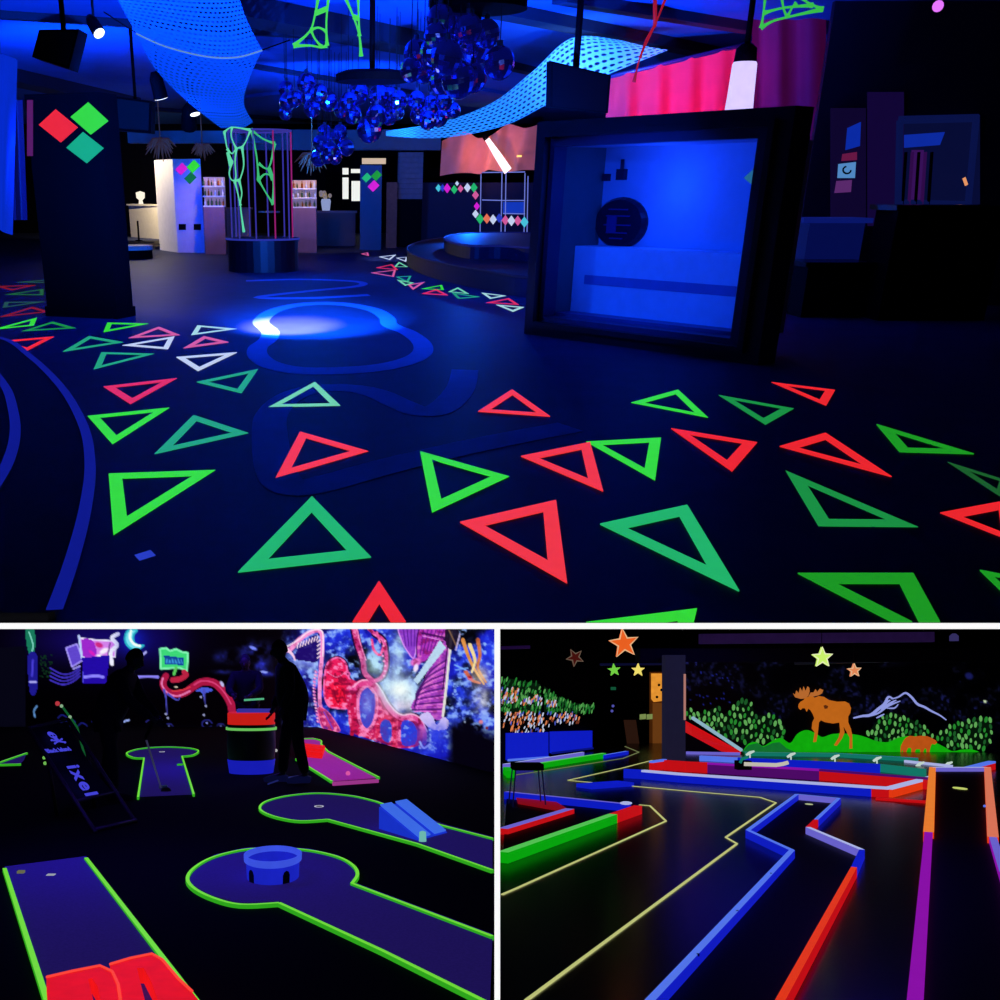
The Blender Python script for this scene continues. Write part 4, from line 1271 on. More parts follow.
# ================================================================== LOWER LEFT HALL
carpet = mat('black_carpet', (12, 11, 16), rough=.95, var=.3, scale=40, spec=.1)
night = mat('night_black_wall', (6, 6, 14), rough=.9, spec=.1)
felt = mat('purple_felt', (70, 52, 150), rough=.95, var=.3, scale=60, emit=(36, 24, 98), es=.62, spec=.05)
neon = glow('neon_green_border', (112, 218, 56), 1.0, .2)
neon_d = glow('green_border_side', (48, 170, 30), .9, .3)
wood_d = mat('dark_stained_wood', (96, 78, 70), rough=.5, var=.3, scale=12)

PD = V((147.3 / FPX, 1, 0)).normalized()      # the partition between both lower halls
PN = V((PD.y, -PD.x, 0))
WB = 29.3
mb = MB().obox((-16, 2.6, -.1), (16 + 6, 0, 0), (0, WB + 1.5, 0), (0, 0, .1))
# floor of the left hall ends at the partition
fl_pts = [V((-16, 2.6, 0)), PD * 2.6 / PD.y, PD * (WB + 1.2) / PD.y, V((-16, WB + 1.2, 0))]
struct(LO, MB().prism([p - V((0, 0, .1)) for p in fl_pts], (0, 0, .1)), 'floor', carpet, (-3, 2.6, -.1))
yp = 3.3
pw = 5.7 / FPX * yp
mb = MB()
a = PD * (yp / PD.y)
tz = lambda y: EYE + (668 - 628.5) / FPX * y
mb.prism([a - PN * pw / 2, a + PN * pw / 2, a + PN * pw / 2 + V((0, 0, tz(yp))), a - PN * pw / 2 + V((0, 0, tz(yp)))], PD * .02)
struct(LO, mb, 'trim_2', white_edge)
a2 = a + PD * .021
e2 = PD * (30 / PD.y)
pt = .012
struct(LO, MB().prism([a2 - PN * pt / 2, e2 - PN * pt / 2, e2 - PN * pt / 2 + V((0, 0, tz(30))), a2 - PN * pt / 2 + V((0, 0, tz(yp)))], PN * pt), 'wall_partition', night)

G0, G1 = LO.fl(318, 727), LO.fl(440, 759)
gd = (G1 - G0)
gd.z = 0
gd.normalize()
gn = V((-gd.y, gd.x, 0))
if gn.dot(LO.cam - G0) < 0:
    gn = -gn
GE = LO.on(493, 700, G0, gn)
GE.z = 0
HT = 3.6
struct(LO, MB().prism([G0 - gn * .03, GE - gn * .03, GE - gn * .03 + V((0, 0, HT)), G0 - gn * .03 + V((0, 0, HT))], -gn * .1), 'wall_right', night)
struct(LO, MB().obox((-16, WB + .03, 0), (16 + G0.x, 0, 0), (0, .1, 0), (0, 0, HT)), 'wall_back', night)


def draw_pirate(P):
    N1, N2, N3 = P.noise(26, 22), P.noise(9, 9), P.noise(5, 4)
    U, W = P.U, P.W
    left = np.clip((300 - U) / 20, 0, 1)
    right = 1 - left
    # night sky and sea
    P.mix(np.clip((N1 - .36) * 3.4, 0, 1) * .9 * right, (24, 28, 200))
    P.mix(np.clip((N2 - .48) * 4.2, 0, 1) * .85 * right, (58, 84, 248))
    P.mix(np.clip((N2 * N3 - .27) * 8, 0, 1) * .8 * right, (150, 190, 255))
    for a, b, ru, rv, am in ((291, 690, 10, 30, .8), (303, 712, 14, 12, .7), (470, 655, 18, 14, .8), (486, 650, 8, 30, .8), (460, 690, 14, 16, .8), (340, 640, 14, 10, .7), (415, 738, 16, 12, .9), (350, 640, 10, 14, .6), (390, 640, 10, 20, .7), (432, 735, 22, 14, .9), (476, 705, 12, 12, .8)):
        P.glow(a, b, ru, rv, (36, 60, 240), am, np.clip(N2 * 2.2 - .35, 0, 1) * right)
        P.glow(a, b, ru * .8, rv * .8, (140, 190, 255), am * .8, np.clip((N3 - .5) * 5, 0, 1) * right)
    # ---- left: map, moon, ship
    P.glow(100, 640, 75, 26, (22, 8, 120), .8, left)
    P.glow(160, 640, 22, 30, (14, 6, 100), .5, left)
    P.fill([(66, 648), (77, 644), (83, 660), (72, 667)], (96, 70, 205), edge=(165, 150, 250), curve=False)
    P.fill([(79, 638), (96, 640), (116, 641), (115, 657), (82, 657)], (214, 130, 235), edge=(235, 230, 255), curve=False)
    P.fill([(82, 640), (93, 641), (96, 655), (83, 656)], (150, 30, 200), amt=.9)
    P.dab(99, 645, 5, 3, .4, (205, 40, 130)); P.dab(104, 651, 6, 3, -.5, (250, 240, 255)); P.dab(92, 653, 5, 2, .7, (215, 30, 190))
    P.dab(100, 656, 4, 2, .2, (255, 245, 255))
    P.stroke([(118, 634), (112, 638), (117, 645), (111, 652), (112, 664)], 4, (240, 240, 255))
    P.stroke([(110, 643), (108, 655)], 1, (40, 20, 90))
    P.stroke([(79, 636), (82, 658)], 2.4, (190, 210, 255))
    P.fill([(82, 658), (110, 655), (106, 684), (83, 684)], (34, 10, 165), curve=False)
    P.stroke([(84, 677), (96, 676), (103, 677)], 3, (140, 130, 255)); P.stroke([(83, 672), (83, 682)], 1.4, (80, 70, 230))
    for k in range(4):
        P.stroke([(50, 668 + k * 4), (62, 674 + k * 3.5), (72, 673 + k * 3), (80, 667 + k * 3)], 1.6, (62, 48, 190))
    P.stroke([(73, 669), (80, 666)], 1.5, (170, 160, 255))
    P.glow(133, 640, 14, 14, (16, 30, 190), .8)
    ins, pts = P.inside([(129, 630), (125.5, 635), (125.5, 642), (130, 648), (137, 649.5), (143.5, 645.5), (139, 645.5), (134, 642), (133.5, 635), (137, 630)])
    P.fill(pts, (120, 225, 240), curve=False, edge=(40, 180, 200), ew=2)
    P.stroke([(131, 631), (130, 638), (134, 644), (140, 646)], 2.6, (240, 255, 250))
    P.stroke([(136, 658), (141, 656), (146, 652)], 2.2, (180, 180, 255))
    P.stroke([(138, 677), (148, 676.5), (158, 677)], 2.6, (140, 130, 250))
    P.stroke([(120, 712), (123, 713), (126, 711)], 1.8, (190, 200, 240)); P.stroke([(122, 722), (129, 720)], 2, (150, 170, 240)); P.stroke([(148, 714), (150, 718), (146, 722)], 1.2, (40, 40, 130))
    P.fill([(26, 629), (34, 629), (35, 648), (31, 656), (27, 646)], (22, 120, 90)); P.stroke([(29, 632), (33, 645), (31, 655)], 1.2, (140, 230, 210))
    P.fill([(28, 656), (37, 655), (37, 690), (30, 692)], (28, 24, 140)); P.stroke([(30, 682), (36, 682)], 2, (190, 190, 255)); P.stroke([(33, 660), (32, 676)], 2, (70, 60, 210))
    for k in range(40):
        P.dab(40 + P.rng.rand() * 12, 655 + P.rng.rand() * 24, 1.2, .8, P.rng.rand() * 3, (14, 50, 26))
    P.fill([(0, 648), (25, 646), (26, 735), (0, 738)], (5, 5, 19), curve=False)
    for a, b in ((58, 718), (66, 722), (92, 722), (78, 726)):
        P.stroke([(a, b), (a + 4, b - 3), (a + 9, b), (a + 7, b + 5), (a + 2, b + 4)], 1.3, (26, 30, 125))
    P.stroke([(37, 706), (34, 711), (35, 717)], 1.8, (90, 140, 200))
    # ---- sign on a post and the red tentacle
    P.fill([(160, 649), (166, 648), (170, 651), (176, 649), (182, 652), (188, 653), (187, 671), (180, 668), (172, 668), (161, 669)], (60, 215, 120), curve=False, edge=(130, 245, 180), ew=2)
    P.fill([(164, 655), (170, 656), (184, 658), (184, 666), (172, 664), (165, 665)], (18, 66, 150), curve=False)
    for k in range(6):
        x = 166 + k * 2.9
        P.stroke([(x, 663), (x + .8, 658.6 + (k % 2)), (x + 1.8, 663.5)], .9, (60, 150, 215), curve=False)
    P.stroke([(176, 668), (174, 674)], 3, (90, 200, 90))
    P.stroke([(233, 716), (231, 704), (224, 692), (214, 683), (202, 682), (193, 687), (184, 693), (174, 694), (166, 690), (163, 683), (166, 676)], 8.5, (168, 22, 66), 6.5)
    P.stroke([(231, 704), (224, 692), (214, 683), (202, 681), (194, 685)], 1.3, (225, 70, 130))
    P.stroke([(190, 691), (178, 696), (168, 693), (162, 685), (163, 678)], 1.6, (235, 130, 190))
    P.stroke([(173, 680), (180, 679), (186, 675), (184, 672)], 6, (186, 34, 66), 5)
    P.dab(176, 687, 2.2, 1.2, 0, (235, 215, 190)); P.dab(222, 684, 2, 4, -.5, (190, 185, 240))
    P.stroke([(172, 691), (182, 690), (190, 687)], 1.2, (235, 60, 70))
    P.fill([(196, 691), (204, 687), (213, 690), (206, 693), (204, 697), (201, 692)], (70, 90, 215))
    for s in ([(164, 690), (166, 698), (167, 714)], [(204, 690), (205, 704)], [(168, 694), (177, 700), (180, 697)]):
        P.stroke(s, 2.4, (74, 74, 190), .8)
    for a, b in ((166, 714), (168, 718), (206, 706), (204, 715), (201, 697)):
        P.dab(a, b, 1.4, 1.4, 0, (170, 175, 225))
    for a, b, r in ((169, 727, 4), (207, 724, 5), (221, 727, 4)):
        P.stroke([(a + r * math.cos(t), b + r * .8 * math.sin(t)) for t in np.linspace(.5, 6, 9)], 1.4, (34, 36, 120)); P.dab(a, b - 1, 1.3, 1.3, 0, (130, 140, 235))
    # clouds
    cm = np.clip((N2 - .3) * 2.6, 0, 1)
    for a, b, ru, rv, am in ((226, 657, 10, 5, .8), (254, 649, 13, 7, 1), (262, 664, 9, 7, .9), (268, 673, 9, 3, 1), (222, 672, 10, 2, .5), (243, 655, 5, 5, .4)):
        P.glow(a, b, ru, rv, (52, 60, 235), am, cm)
    P.dab(264, 672, 5, 1.3, .1, (150, 165, 255)); P.dab(253, 648, 5, 2, .4, (120, 135, 255))
    P.stroke([(243, 656), (246, 660), (244, 664)], 1.4, (120, 50, 70))
    # ---- gaping jaw
    P.glow(306, 664, 16, 7, (175, 200, 255), .95, np.clip(N2 * 1.7, 0, 1))
    P.fill([(294, 658), (299, 648), (308, 641), (318, 636), (319, 660), (305, 661)], (26, 8, 105))
    P.stroke([(283, 646), (289, 650), (298, 641), (308, 633.5), (317, 630.5), (322, 635), (322, 655), (320, 680), (320, 704), (326, 716), (330, 730)], 5, (250, 150, 215), 3.4)
    P.stroke([(284, 647), (292, 654), (295, 660)], 3.5, (250, 205, 235), 1.5)
    P.stroke([(286, 647), (298, 640), (308, 632), (318, 629.5), (323, 634), (323, 656)], 1.2, (255, 235, 250))
    for k in range(8):
        P.stroke([(297 + k * 2.8, 648 - k * 1.1), (298.4 + k * 2.8, 643 - k * 1.0)], 1.2, (255, 225, 245))
    for k in range(5):
        P.stroke([(320, 640 + k * 4), (317.5, 642 + k * 4)], 1.3, (255, 225, 245))
    for k in range(16):
        P.dab(316 - 2 * math.sin(k * .3), 672 + k * 3.3, 2.1, 1.5, .4, (232, 120, 200)); P.dab(315.5 - 2 * math.sin(k * .3), 671.6 + k * 3.3, .8, .6, .4, (255, 220, 245))
    P.glow(336, 716, 9, 7, (44, 70, 235), .95, np.clip(N3 * 1.9, 0, 1))
    P.fill([(318, 708), (328, 712), (340, 730), (331, 731), (322, 727)], (205, 40, 100), mod=np.clip(N3 * 1.7, 0, 1), edge=(240, 110, 170), ew=1)
    P.stroke([(324, 712), (333, 729)], 1.2, (120, 60, 200))
    # ---- octopus
    for s, w_ in (([(352, 690), (362, 683), (373, 684), (380, 693), (386, 704), (394, 714), (402, 718), (411, 717), (419, 721), (424, 731), (425, 741)], 10), ([(354, 628), (358, 645), (363, 660), (365, 673), (373, 681)], 8.5), ([(372, 682), (381, 678), (386, 668), (386, 652), (383, 640), (375, 634)], 7), ([(326, 668), (331, 660), (339, 658), (346, 664), (349, 678), (356, 684)], 4)):
        P.stroke(s, w_, (26, 4, 46))
    P.fill([(326, 668), (331, 660), (339, 658), (346, 664), (349, 678), (356, 684), (352, 700), (348, 708), (337, 708), (328, 705), (324, 690)], (235, 28, 92), edge=(255, 110, 185), ew=1.8)
    P.glow(337, 694, 10, 14, (255, 22, 50), .9, ins_mod(P, [(326, 668), (331, 660), (339, 658), (346, 664), (349, 678), (356, 684), (352, 700), (348, 708), (337, 708), (328, 705), (324, 690)]))
    P.stroke([(327, 672), (337, 677), (347, 671)], 1, (255, 130, 190)); P.stroke([(334, 690), (338, 703), (342, 690), (346, 702)], 1.2, (180, 10, 40))
    P.dab(348, 674, 3, 3, 0, (245, 100, 175)); P.dab(348, 674, 1.3, 1.3, 0, (120, 10, 60))
    P.fill([(350, 690), (358, 700), (370, 735), (392, 748), (378, 742), (352, 731), (349, 712)], (205, 24, 62), mod=np.clip(N3 * 1.9, 0, 1))
    P.stroke([(352, 688), (354, 705), (353, 722), (352, 734)], 6, (190, 18, 58), 4)
    for k in range(9):
        P.dab(351 + (k % 2), 694 + k * 4, 1.3, 1.1, 0, (245, 70, 110))
    P.fill([(346, 682), (362, 684), (378, 690), (388, 708), (400, 717), (414, 718), (424, 730), (422, 744), (398, 748), (372, 738), (352, 730)], (206, 26, 84), mod=.35 + .65 * np.clip(N3 * 1.7, 0, 1))
    P.fill([(360, 692), (368, 685), (375, 690), (377, 705), (374, 722), (367, 730), (360, 722), (358, 705)], (58, 70, 205), mod=.6 + .4 * N3 * 1.6, edge=(250, 130, 190), ew=3.2)
    P.glow(367, 704, 5, 10, (150, 160, 240), .8, np.clip(N3 * 1.6, 0, 1))
    P.stroke([(361, 690), (368, 686), (374, 692)], 3, (235, 130, 190))
    P.stroke([(352, 690), (362, 683), (373, 684), (380, 693), (386, 704), (394, 714), (402, 718), (411, 717), (419, 721), (424, 731), (425, 741), (422, 746)], 7, (226, 62, 140), 4)
    P.stroke([(353, 687), (362, 680.5), (374, 681.5), (382, 691), (388, 702), (396, 711.5), (403, 715), (412, 714), (421, 719), (427, 731)], 1.4, (255, 175, 215))
    P.stroke([(380, 698), (386, 709), (396, 719), (405, 722), (413, 722), (419, 730)], 1.2, (150, 10, 60))
    P.fill([(402, 722), (412, 722), (417, 732), (415, 744), (402, 744)], (40, 60, 220), mod=.4 + .6 * np.clip(N3 * 1.8, 0, 1))
    P.fill([(380, 722), (388, 720), (392, 727), (390, 742), (382, 738)], (48, 66, 200), mod=.5 + .5 * N3 * 1.8)
    P.stroke([(377, 736), (379, 722), (386, 717), (393, 722), (395, 734), (394, 748)], 4.5, (220, 46, 96), 4)
    P.stroke([(397, 720), (397, 745)], 2.2, (230, 70, 120), 1.5)
    P.glow(412, 732, 9, 8, (36, 60, 220), .9, np.clip(N3 * 1.8, 0, 1))
    # upright tentacle
    P.stroke([(354, 628), (358, 645), (363, 660), (365, 673), (373, 681)], 5.5, (196, 44, 120), 5)
    P.stroke([(357, 628), (361, 645), (366, 660)], 1.2, (255, 140, 205))
    P.glow(375, 664, 11, 13, (190, 235, 250), .95, np.clip(.35 + N2, 0, 1))
    P.stroke([(372, 682), (381, 678), (386, 668), (386, 652), (383, 640), (375, 634), (369, 629)], 4, (222, 70, 150), 3.4)
    for k in range(8):
        P.dab(384 + 1.5 * math.sin(k), 676 - k * 5, 1.6, 1.4, 0, (255, 160, 215))
    P.stroke([(372, 640), (374, 650), (380, 655), (383, 648)], 2.4, (235, 60, 130)); P.stroke([(377, 632), (380, 642)], 2, (235, 90, 160))
    P.dab(380, 662, 2.2, 1.6, .3, (70, 90, 180))
    # ---- bright spray and ship
    for a, b, ru, rv, am in ((400, 688, 18, 16, 1), (386, 690, 9, 18, .7), (396, 660, 8, 22, .55), (408, 698, 11, 8, 1), (402, 708, 9, 8, .7)):
        P.glow(a, b, ru, rv, (205, 240, 250), am, np.clip(.3 + N2 * 1.1, 0, 1))
    P.glow(400, 690, 10, 8, (245, 255, 252), 1)
    P.glow(404, 706, 12, 7, (250, 225, 250), .8, np.clip(N2 * 1.8, 0, 1))
    P.glow(400, 650, 6, 16, (200, 240, 255), .8, np.clip(N3 * 1.8, 0, 1))
    P.fill([(399, 626), (419, 626), (417, 643), (414, 658), (408, 652), (402, 641)], (142, 62, 205), edge=(220, 150, 250), ew=1.2)
    for k in range(4):
        P.stroke([(403 + k * 4, 627), (406 + k * 2.8, 646)], .9, (80, 20, 140))
    P.fill([(421, 626), (447, 626), (443, 641), (432, 655), (424, 662), (417, 657)], (176, 52, 190), edge=(60, 10, 90), ew=1.2)
    for k in range(6):
        P.stroke([(424 + k * 4, 630), (420 + k * 3.5, 655 - k * 1.5)], 1, (90, 20, 130))
    P.stroke([(422, 633), (446, 638)], 2, (70, 16, 90)); P.stroke([(423, 636), (445, 641)], 1, (235, 140, 235))
    P.dab(416, 662, 7, 5, -.3, (228, 110, 205)); P.dab(416, 668, 3, 5, .3, (240, 220, 250))
    P.fill([(449, 636), (448, 660), (446, 690), (443, 715), (437, 720), (424, 712), (411, 708), (420, 690), (432, 662)], (168, 62, 190), mod=.65 + .35 * np.clip(N3 * 1.8, 0, 1))
    P.fill([(440, 640), (425, 664), (414, 680), (418, 684), (430, 668), (446, 648)], (185, 215, 240), curve=False)
    for k in range(8):
        P.stroke([(446 - k * .4, 660 + k * 7), (430 - k * 2.2, 672 + k * 5.4), (416 - k * .2, 694 + k * 2.2)], 1.3, (74, 22, 110))
        P.stroke([(446 - k * .4, 662 + k * 7), (431 - k * 2.2, 674 + k * 5.4), (418, 696 + k * 2.2)], .8, (235, 120, 225))
    P.stroke([(452, 632), (449, 660), (446, 690), (443, 716)], 2.6, (225, 225, 215)); P.stroke([(449, 634), (446, 660), (443, 690)], 1, (30, 10, 50))
    P.fill([(420, 716), (428, 712), (433, 717), (437, 725), (443, 717), (449, 722), (446, 729), (434, 730), (424, 723)], (205, 190, 245))
    P.glow(436, 733, 12, 9, (64, 76, 225), .9, np.clip(N3 * 1.9, 0, 1)); P.glow(425, 745, 9, 8, (34, 46, 190), .9, np.clip(N3 * 1.9, 0, 1))
    P.stroke([(420, 742), (424, 748), (430, 744)], 2, (120, 130, 240))
    P.fill([(446, 628), (458, 628), (458, 642), (452, 650), (446, 644)], (26, 16, 34), amt=.9); P.stroke([(449, 630), (456, 645)], 1.5, (120, 90, 70)); P.stroke([(460, 634), (456, 650)], 1.6, (190, 175, 215))
    # orange flames
    for s, c in (([(463, 640), (468, 655), (474, 668), (484, 684)], (225, 150, 70)), ([(478, 640), (480, 655), (478, 668), (486, 682)], (200, 110, 55)), ([(470, 645), (475, 660), (472, 672)], (240, 215, 150)), ([(466, 672), (472, 680), (480, 683)], (205, 90, 60))):
        P.stroke(s, 4, c, 2)
    P.glow(480, 676, 9, 9, (250, 225, 190), .85, np.clip(.3 + N2, 0, 1)); P.dab(470, 678, 3, 2.6, 0, (180, 40, 40))
    P.glow(482, 700, 9, 13, (225, 225, 240), .85, np.clip(N3 * 1.6, 0, 1)); P.dab(481, 722, 2.6, 2.6, 0, (220, 130, 150)); P.dab(465, 722, 1.3, 1.5, 0, (190, 210, 245)); P.dab(487, 728, 1.8, 1.8, 0, (150, 40, 50))
    P.stroke([(455, 665), (466, 670)], 1.6, (120, 170, 250)); P.stroke([(456, 670), (468, 668)], 1.2, (120, 170, 250))
    # unpainted black foot of the wall; black-light falloff painted in at lower right
    P.mix(np.clip((W - (728 + (U - 320) * .262 + 6 * (N2 - .5))) / 3, 0, 1) * (U > 316), (2, 1, 6))
    q = np.clip((U - 446) / 8, 0, 1) * np.clip((W - (712 + 10 * (N2 - .5)) + (U - 446) * -.25) / 16, 0, 1)
    P.mix(q, (3, 1, 8))
    # brush marks of light paint over the pink and red shapes
    rp = np.random.RandomState(4)
    R_, G_, B_ = P.C[..., 0], P.C[..., 1], P.C[..., 2]
    pinkish = np.clip((R_ - G_ - .25) * 3, 0, 1) * right
    P.mix(np.clip((N3 - .56) * 9, 0, 1) * pinkish * .8, (255, 150, 205))
    P.mix(np.clip((.42 - N3) * 9, 0, 1) * pinkish * .7, (110, 4, 44))
    bluish = np.clip((B_ - R_ - .25) * 3, 0, 1) * right
    P.mix(np.clip((N3 - .6) * 9, 0, 1) * bluish * .6, (170, 205, 255))
    P.mix(np.clip((W - 722 - 5 * N2) / 5, 0, 1) * left, (2, 2, 8))


def ins_mod(P, pts):
    return P.inside(pts)[0].astype(float)


mroot = thing(LO, 'pirate_mural', 'long painted pirate mural with moon, tentacle, pink octopus and ship on the lower left walls', 'mural', (G0.x, WB - .3, 0))
pm = vcol_mat('mural_fluorescent_paint', 1.0)
P = Paint(-8, 622, 318.4, 728, 1.0, 5)
draw_pirate(P)
P.panel(LO, 'back_wall_painting', (0, WB, 0), (0, -1, 0), pm, mroot)
P = Paint(317.6, 622, 495, 772, .9, 9)
draw_pirate(P)
P.panel(LO, 'side_wall_painting', G0, gn, pm, mroot)

# ---- mini golf lanes
def lane(name, label, feltpoly, borders, cup=None, felt_m=None, bh=.027, bw=.027, ky=1.35, cat='mini golf lane', nm='border', n=5, closed_felt=True, room=LO, z=0.0):
    c = sum((room.fl(*p) for p in feltpoly), V()) / len(feltpoly)
    root = thing(room, name, label, cat, V((c.x, c.y, 0)))
    part(MB().prism([room.fl(*p) for p in feltpoly], (0, 0, .012)), 'felt', felt_m or felt, root)
    for path, curve in borders:
        pts = [room.fl(u, v, bh) for u, v in path]
        if curve:
            pts = smooth_pts(pts, n)
        mb = MB()
        ribbon(mb, [p - V((0, 0, bh)) for p in pts], bw, bh, ky, m_side=1)
        part(mb, nm, [neon, neon_d], root)
    if cup:
        p = room.fl(*cup)
        r = .055
        cr_ = part(MB().lathe(p + V((0, 0, .012)), [(r, 0), (r, .004), (r * .7, .004), (r * .7, 0)], 20, sy=1.6), 'cup_ring', glow('cup_ring_white', (190, 190, 215), .8), root, 'pale ring of the hole')
        part(MB().lathe(p + V((0, 0, .012)), [(0, .001), (r * .7, .001)], 20, sy=1.6), 'cup', black, cr_)
    return root

ringB = [(352, 883), (357.5, 874), (353, 865), (338, 856.5), (310, 850), (277, 847.5), (245, 849), (215, 856), (196, 866), (187.5, 877), (193, 887), (212, 897), (240, 904), (279, 902.5)]
straightB = [(352, 883), (492.5, 936)]
lane('mini_golf_lane', 'nearest right lane with neon green round end holding the blue tub', ringB + [(383, 951), (490, 1003), (492.5, 936)], [(ringB, True), (straightB, False), ([(279, 902.5), (383, 950.5), (490, 1003.5)], False)])
ringC = [(327.8, 819), (300, 820.5), (278, 817), (264, 812), (259.8, 807), (266, 801), (285, 795.8), (310, 793), (330, 793.2), (355, 796), (376, 801)]
lane('mini_golf_lane', 'middle lane with round neon end, white hole ring and blue ramp', ringC + [(447, 826), (492.5, 838), (492.5, 869.5), (416.8, 843.5)], [(ringC, True), ([(327.8, 819), (416.8, 843.2), (492.5, 869.8)], False), ([(376, 801), (440, 824.5), (492.5, 838)], False)], cup=(319, 807.5))
headT = [(144, 757.5), (133, 757), (126.5, 753), (135, 749.3), (150, 747.2), (170, 746.5), (190, 747.8), (198.5, 750.5), (193, 754.5), (182, 755.8)]
T_ = lane('mini_golf_lane', 'far T-shaped lane with neon green edge in front of the person with putter', [(138.5, 797)] + headT + [(193.5, 794.5)], [(headT, True), ([(144, 757.5), (138, 797)], False), ([(182, 755.8), (193.8, 794)], False)], cup=(162, 752.5), bw=.026, bh=.035)
part(MB().lathe(LO.fl(166, 792) + V((0, 0, .012)), [(0, 0), (.07, 0), (.05, .04), (0, .05)], 8), 'stone', mat('brown_stone', (110, 84, 60), rough=.9), T_)
part(MB().box(LO.fl(180, 766) + V((0, 0, .02)), (.08, .12, .03)), 'side_tab', neon_d, T_)
pinkfelt = mat('pink_felt', (150, 60, 160), rough=.9, emit=(150, 34, 140), es=.85, var=.25, scale=30)
headD = [(297, 741), (302, 738.6), (313, 738.2), (321, 740.3), (321, 743.5)]
D_ = lane('mini_golf_lane', 'pink lane below the octopus with green edge, right of the tall dark person', [(297, 759)] + headD + [(328, 751), (379, 778), (333, 781.5)], [(headD, True), ([(321, 743.5), (328, 751), (379, 777)], False), ([(296, 758.5), (332, 781)], False)], felt_m=pinkfelt, bw=.03, bh=.035)
part(MB().bar(LO.fl(333, 782, .05), LO.fl(378, 779, .05), .04, .05), 'end_board', glow('pink_board', (170, 60, 150), .8), D_)
part(MB().sphere(LO.fl(348, 776) + V((0, 0, .04)), .035, 10, 8), 'stop_peg', glow('pink_peg', (225, 90, 170), .9), D_)
redm = glow('red_fluorescent_plastic', (228, 20, 24), .95, .5, .15)
mb = MB()
for k in range(7):
    t = k / 6
    a, b = LO.fl(298 + t * 8, 757 - t * 9), LO.fl(322 + t * 3, 759.5 - t * 9)
    h_ = .04 + .1 * math.sin(t * math.pi)
    mb.obox(a, b - a, V((0, (LO.fl(298, 748).y - LO.fl(298, 757).y) / 6, 0)), (0, 0, h_))
part(mb, 'red_hump', redm, D_, 'glowing red hump across the lane')
lane('mini_golf_lane', 'short neon-edged lane cut by the left picture edge behind the deck chair', [(-12, 766), (27, 752.5), (24, 760), (20, 764)], [([(-12, 766), (27, 752.5)], False), ([(-12, 764.5), (21, 763.5)], False)], bw=.03, bh=.035)
A_ = lane('mini_golf_lane', 'nearest left lane with two neon green rails and red hoops', [(4.5, 868), (86, 857.5), (201, 1006), (49, 1006)], [([(4.5, 868), (49, 1006)], False), ([(86, 857.5), (183, 983), (201, 1006)], False)], bw=.03, ky=1.2)
part(MB().box(LO.fl(51, 876.5) + V((0, 0, .014)), (.06, .06, .006)), 'cup', glow('cup_white', (170, 175, 190), .8), A_)
part(MB().box(LO.fl(21, 874.5) + V((0, 0, .02)), (.05, .05, .02)), 'tee_mark', glow('tee_cream', (120, 120, 90), .7), A_)
p1 = [(46.5, 978), (72, 972), (100, 966.5), (112, 972), (118, 985), (122, 1012), (102, 1012), (98, 987), (92, 978), (88, 979), (91, 990), (96, 1012), (49, 1012)]
p2 = [(110, 965), (130, 959), (152, 954.5), (162, 960), (178, 979), (192, 992), (208, 1012), (162, 1012), (152, 983), (144, 968), (137, 968), (141, 985), (148, 1012), (125, 1012), (120, 985)]
hoops = thing(LO, 'red_hoop_obstacle', 'glowing red double hoop obstacle across the nearest left lane', 'obstacle', LO.fl(120, 990))
for pp in (p1, p2):
    mb = MB().prism([LO.fl(u, v, .09) - V((0, 0, .085)) for u, v in pp], (0, 0, .085))
    part(mb, 'hoop_plate', redm, hoops)
    q = [LO.fl(u, v, .09) + V((0, 0, .004)) for u, v in pp]
    part(MB().tube([q[i] for i in range(0, 6)], .008, 5), 'rounded_edge', glow('red_edge', (255, 70, 60), .95), hoops)

# blue tub
tubm = glow('blue_fluorescent_plastic', (26, 36, 196), .85, .6, .2)
tubl = glow('light_blue_plastic', (60, 84, 226), .9, .6, .15)
c = LO.fl(273, 878)
r = .212
KY2 = 1.7
th_ = LO.at(273, 853.5, c.y).z
root = thing(LO, 'blue_tub', 'blue round tub with small archways standing on the nearest right lane', 'tub', c)
tw_ = part(MB().lathe(c, [(r * .93, .012), (r * .96, th_ * .78), (r * .9, th_ * .8), (r * .86, .02), (0, .02)], 36, sy=KY2), 'tub_wall', tubm, root)
part(MB().lathe(c, [(r * .96, th_ * .72), (r * 1.03, th_ * .76), (r * 1.04, th_), (r * .96, th_ * 1.01), (r * .9, th_ * .78)], 36, sy=KY2), 'rim', tubl, root, 'lighter blue thick rim')
for an in (-2.35, -.95):
    mb = MB()
    pr = [(-.03, 0), (.03, 0), (.03, .06), (.02, .085), (0, .095), (-.02, .085), (-.03, .06)]
    rr = r * .87
    q = []
    for a, b in pr:
        aa = an + a / r
        k_ = (.93 + .03 * b / (th_ * .78)) * r + .004
        q.append(c + V((k_ * math.cos(aa), KY2 * k_ * math.sin(aa), b + .014)))
    part(MB().prism(q, V((math.cos(an), KY2 * math.sin(an), 0)).normalized() * .004), 'archway', mat('archway_dark', (6, 6, 40), rough=.9), tw_, 'dark archway')
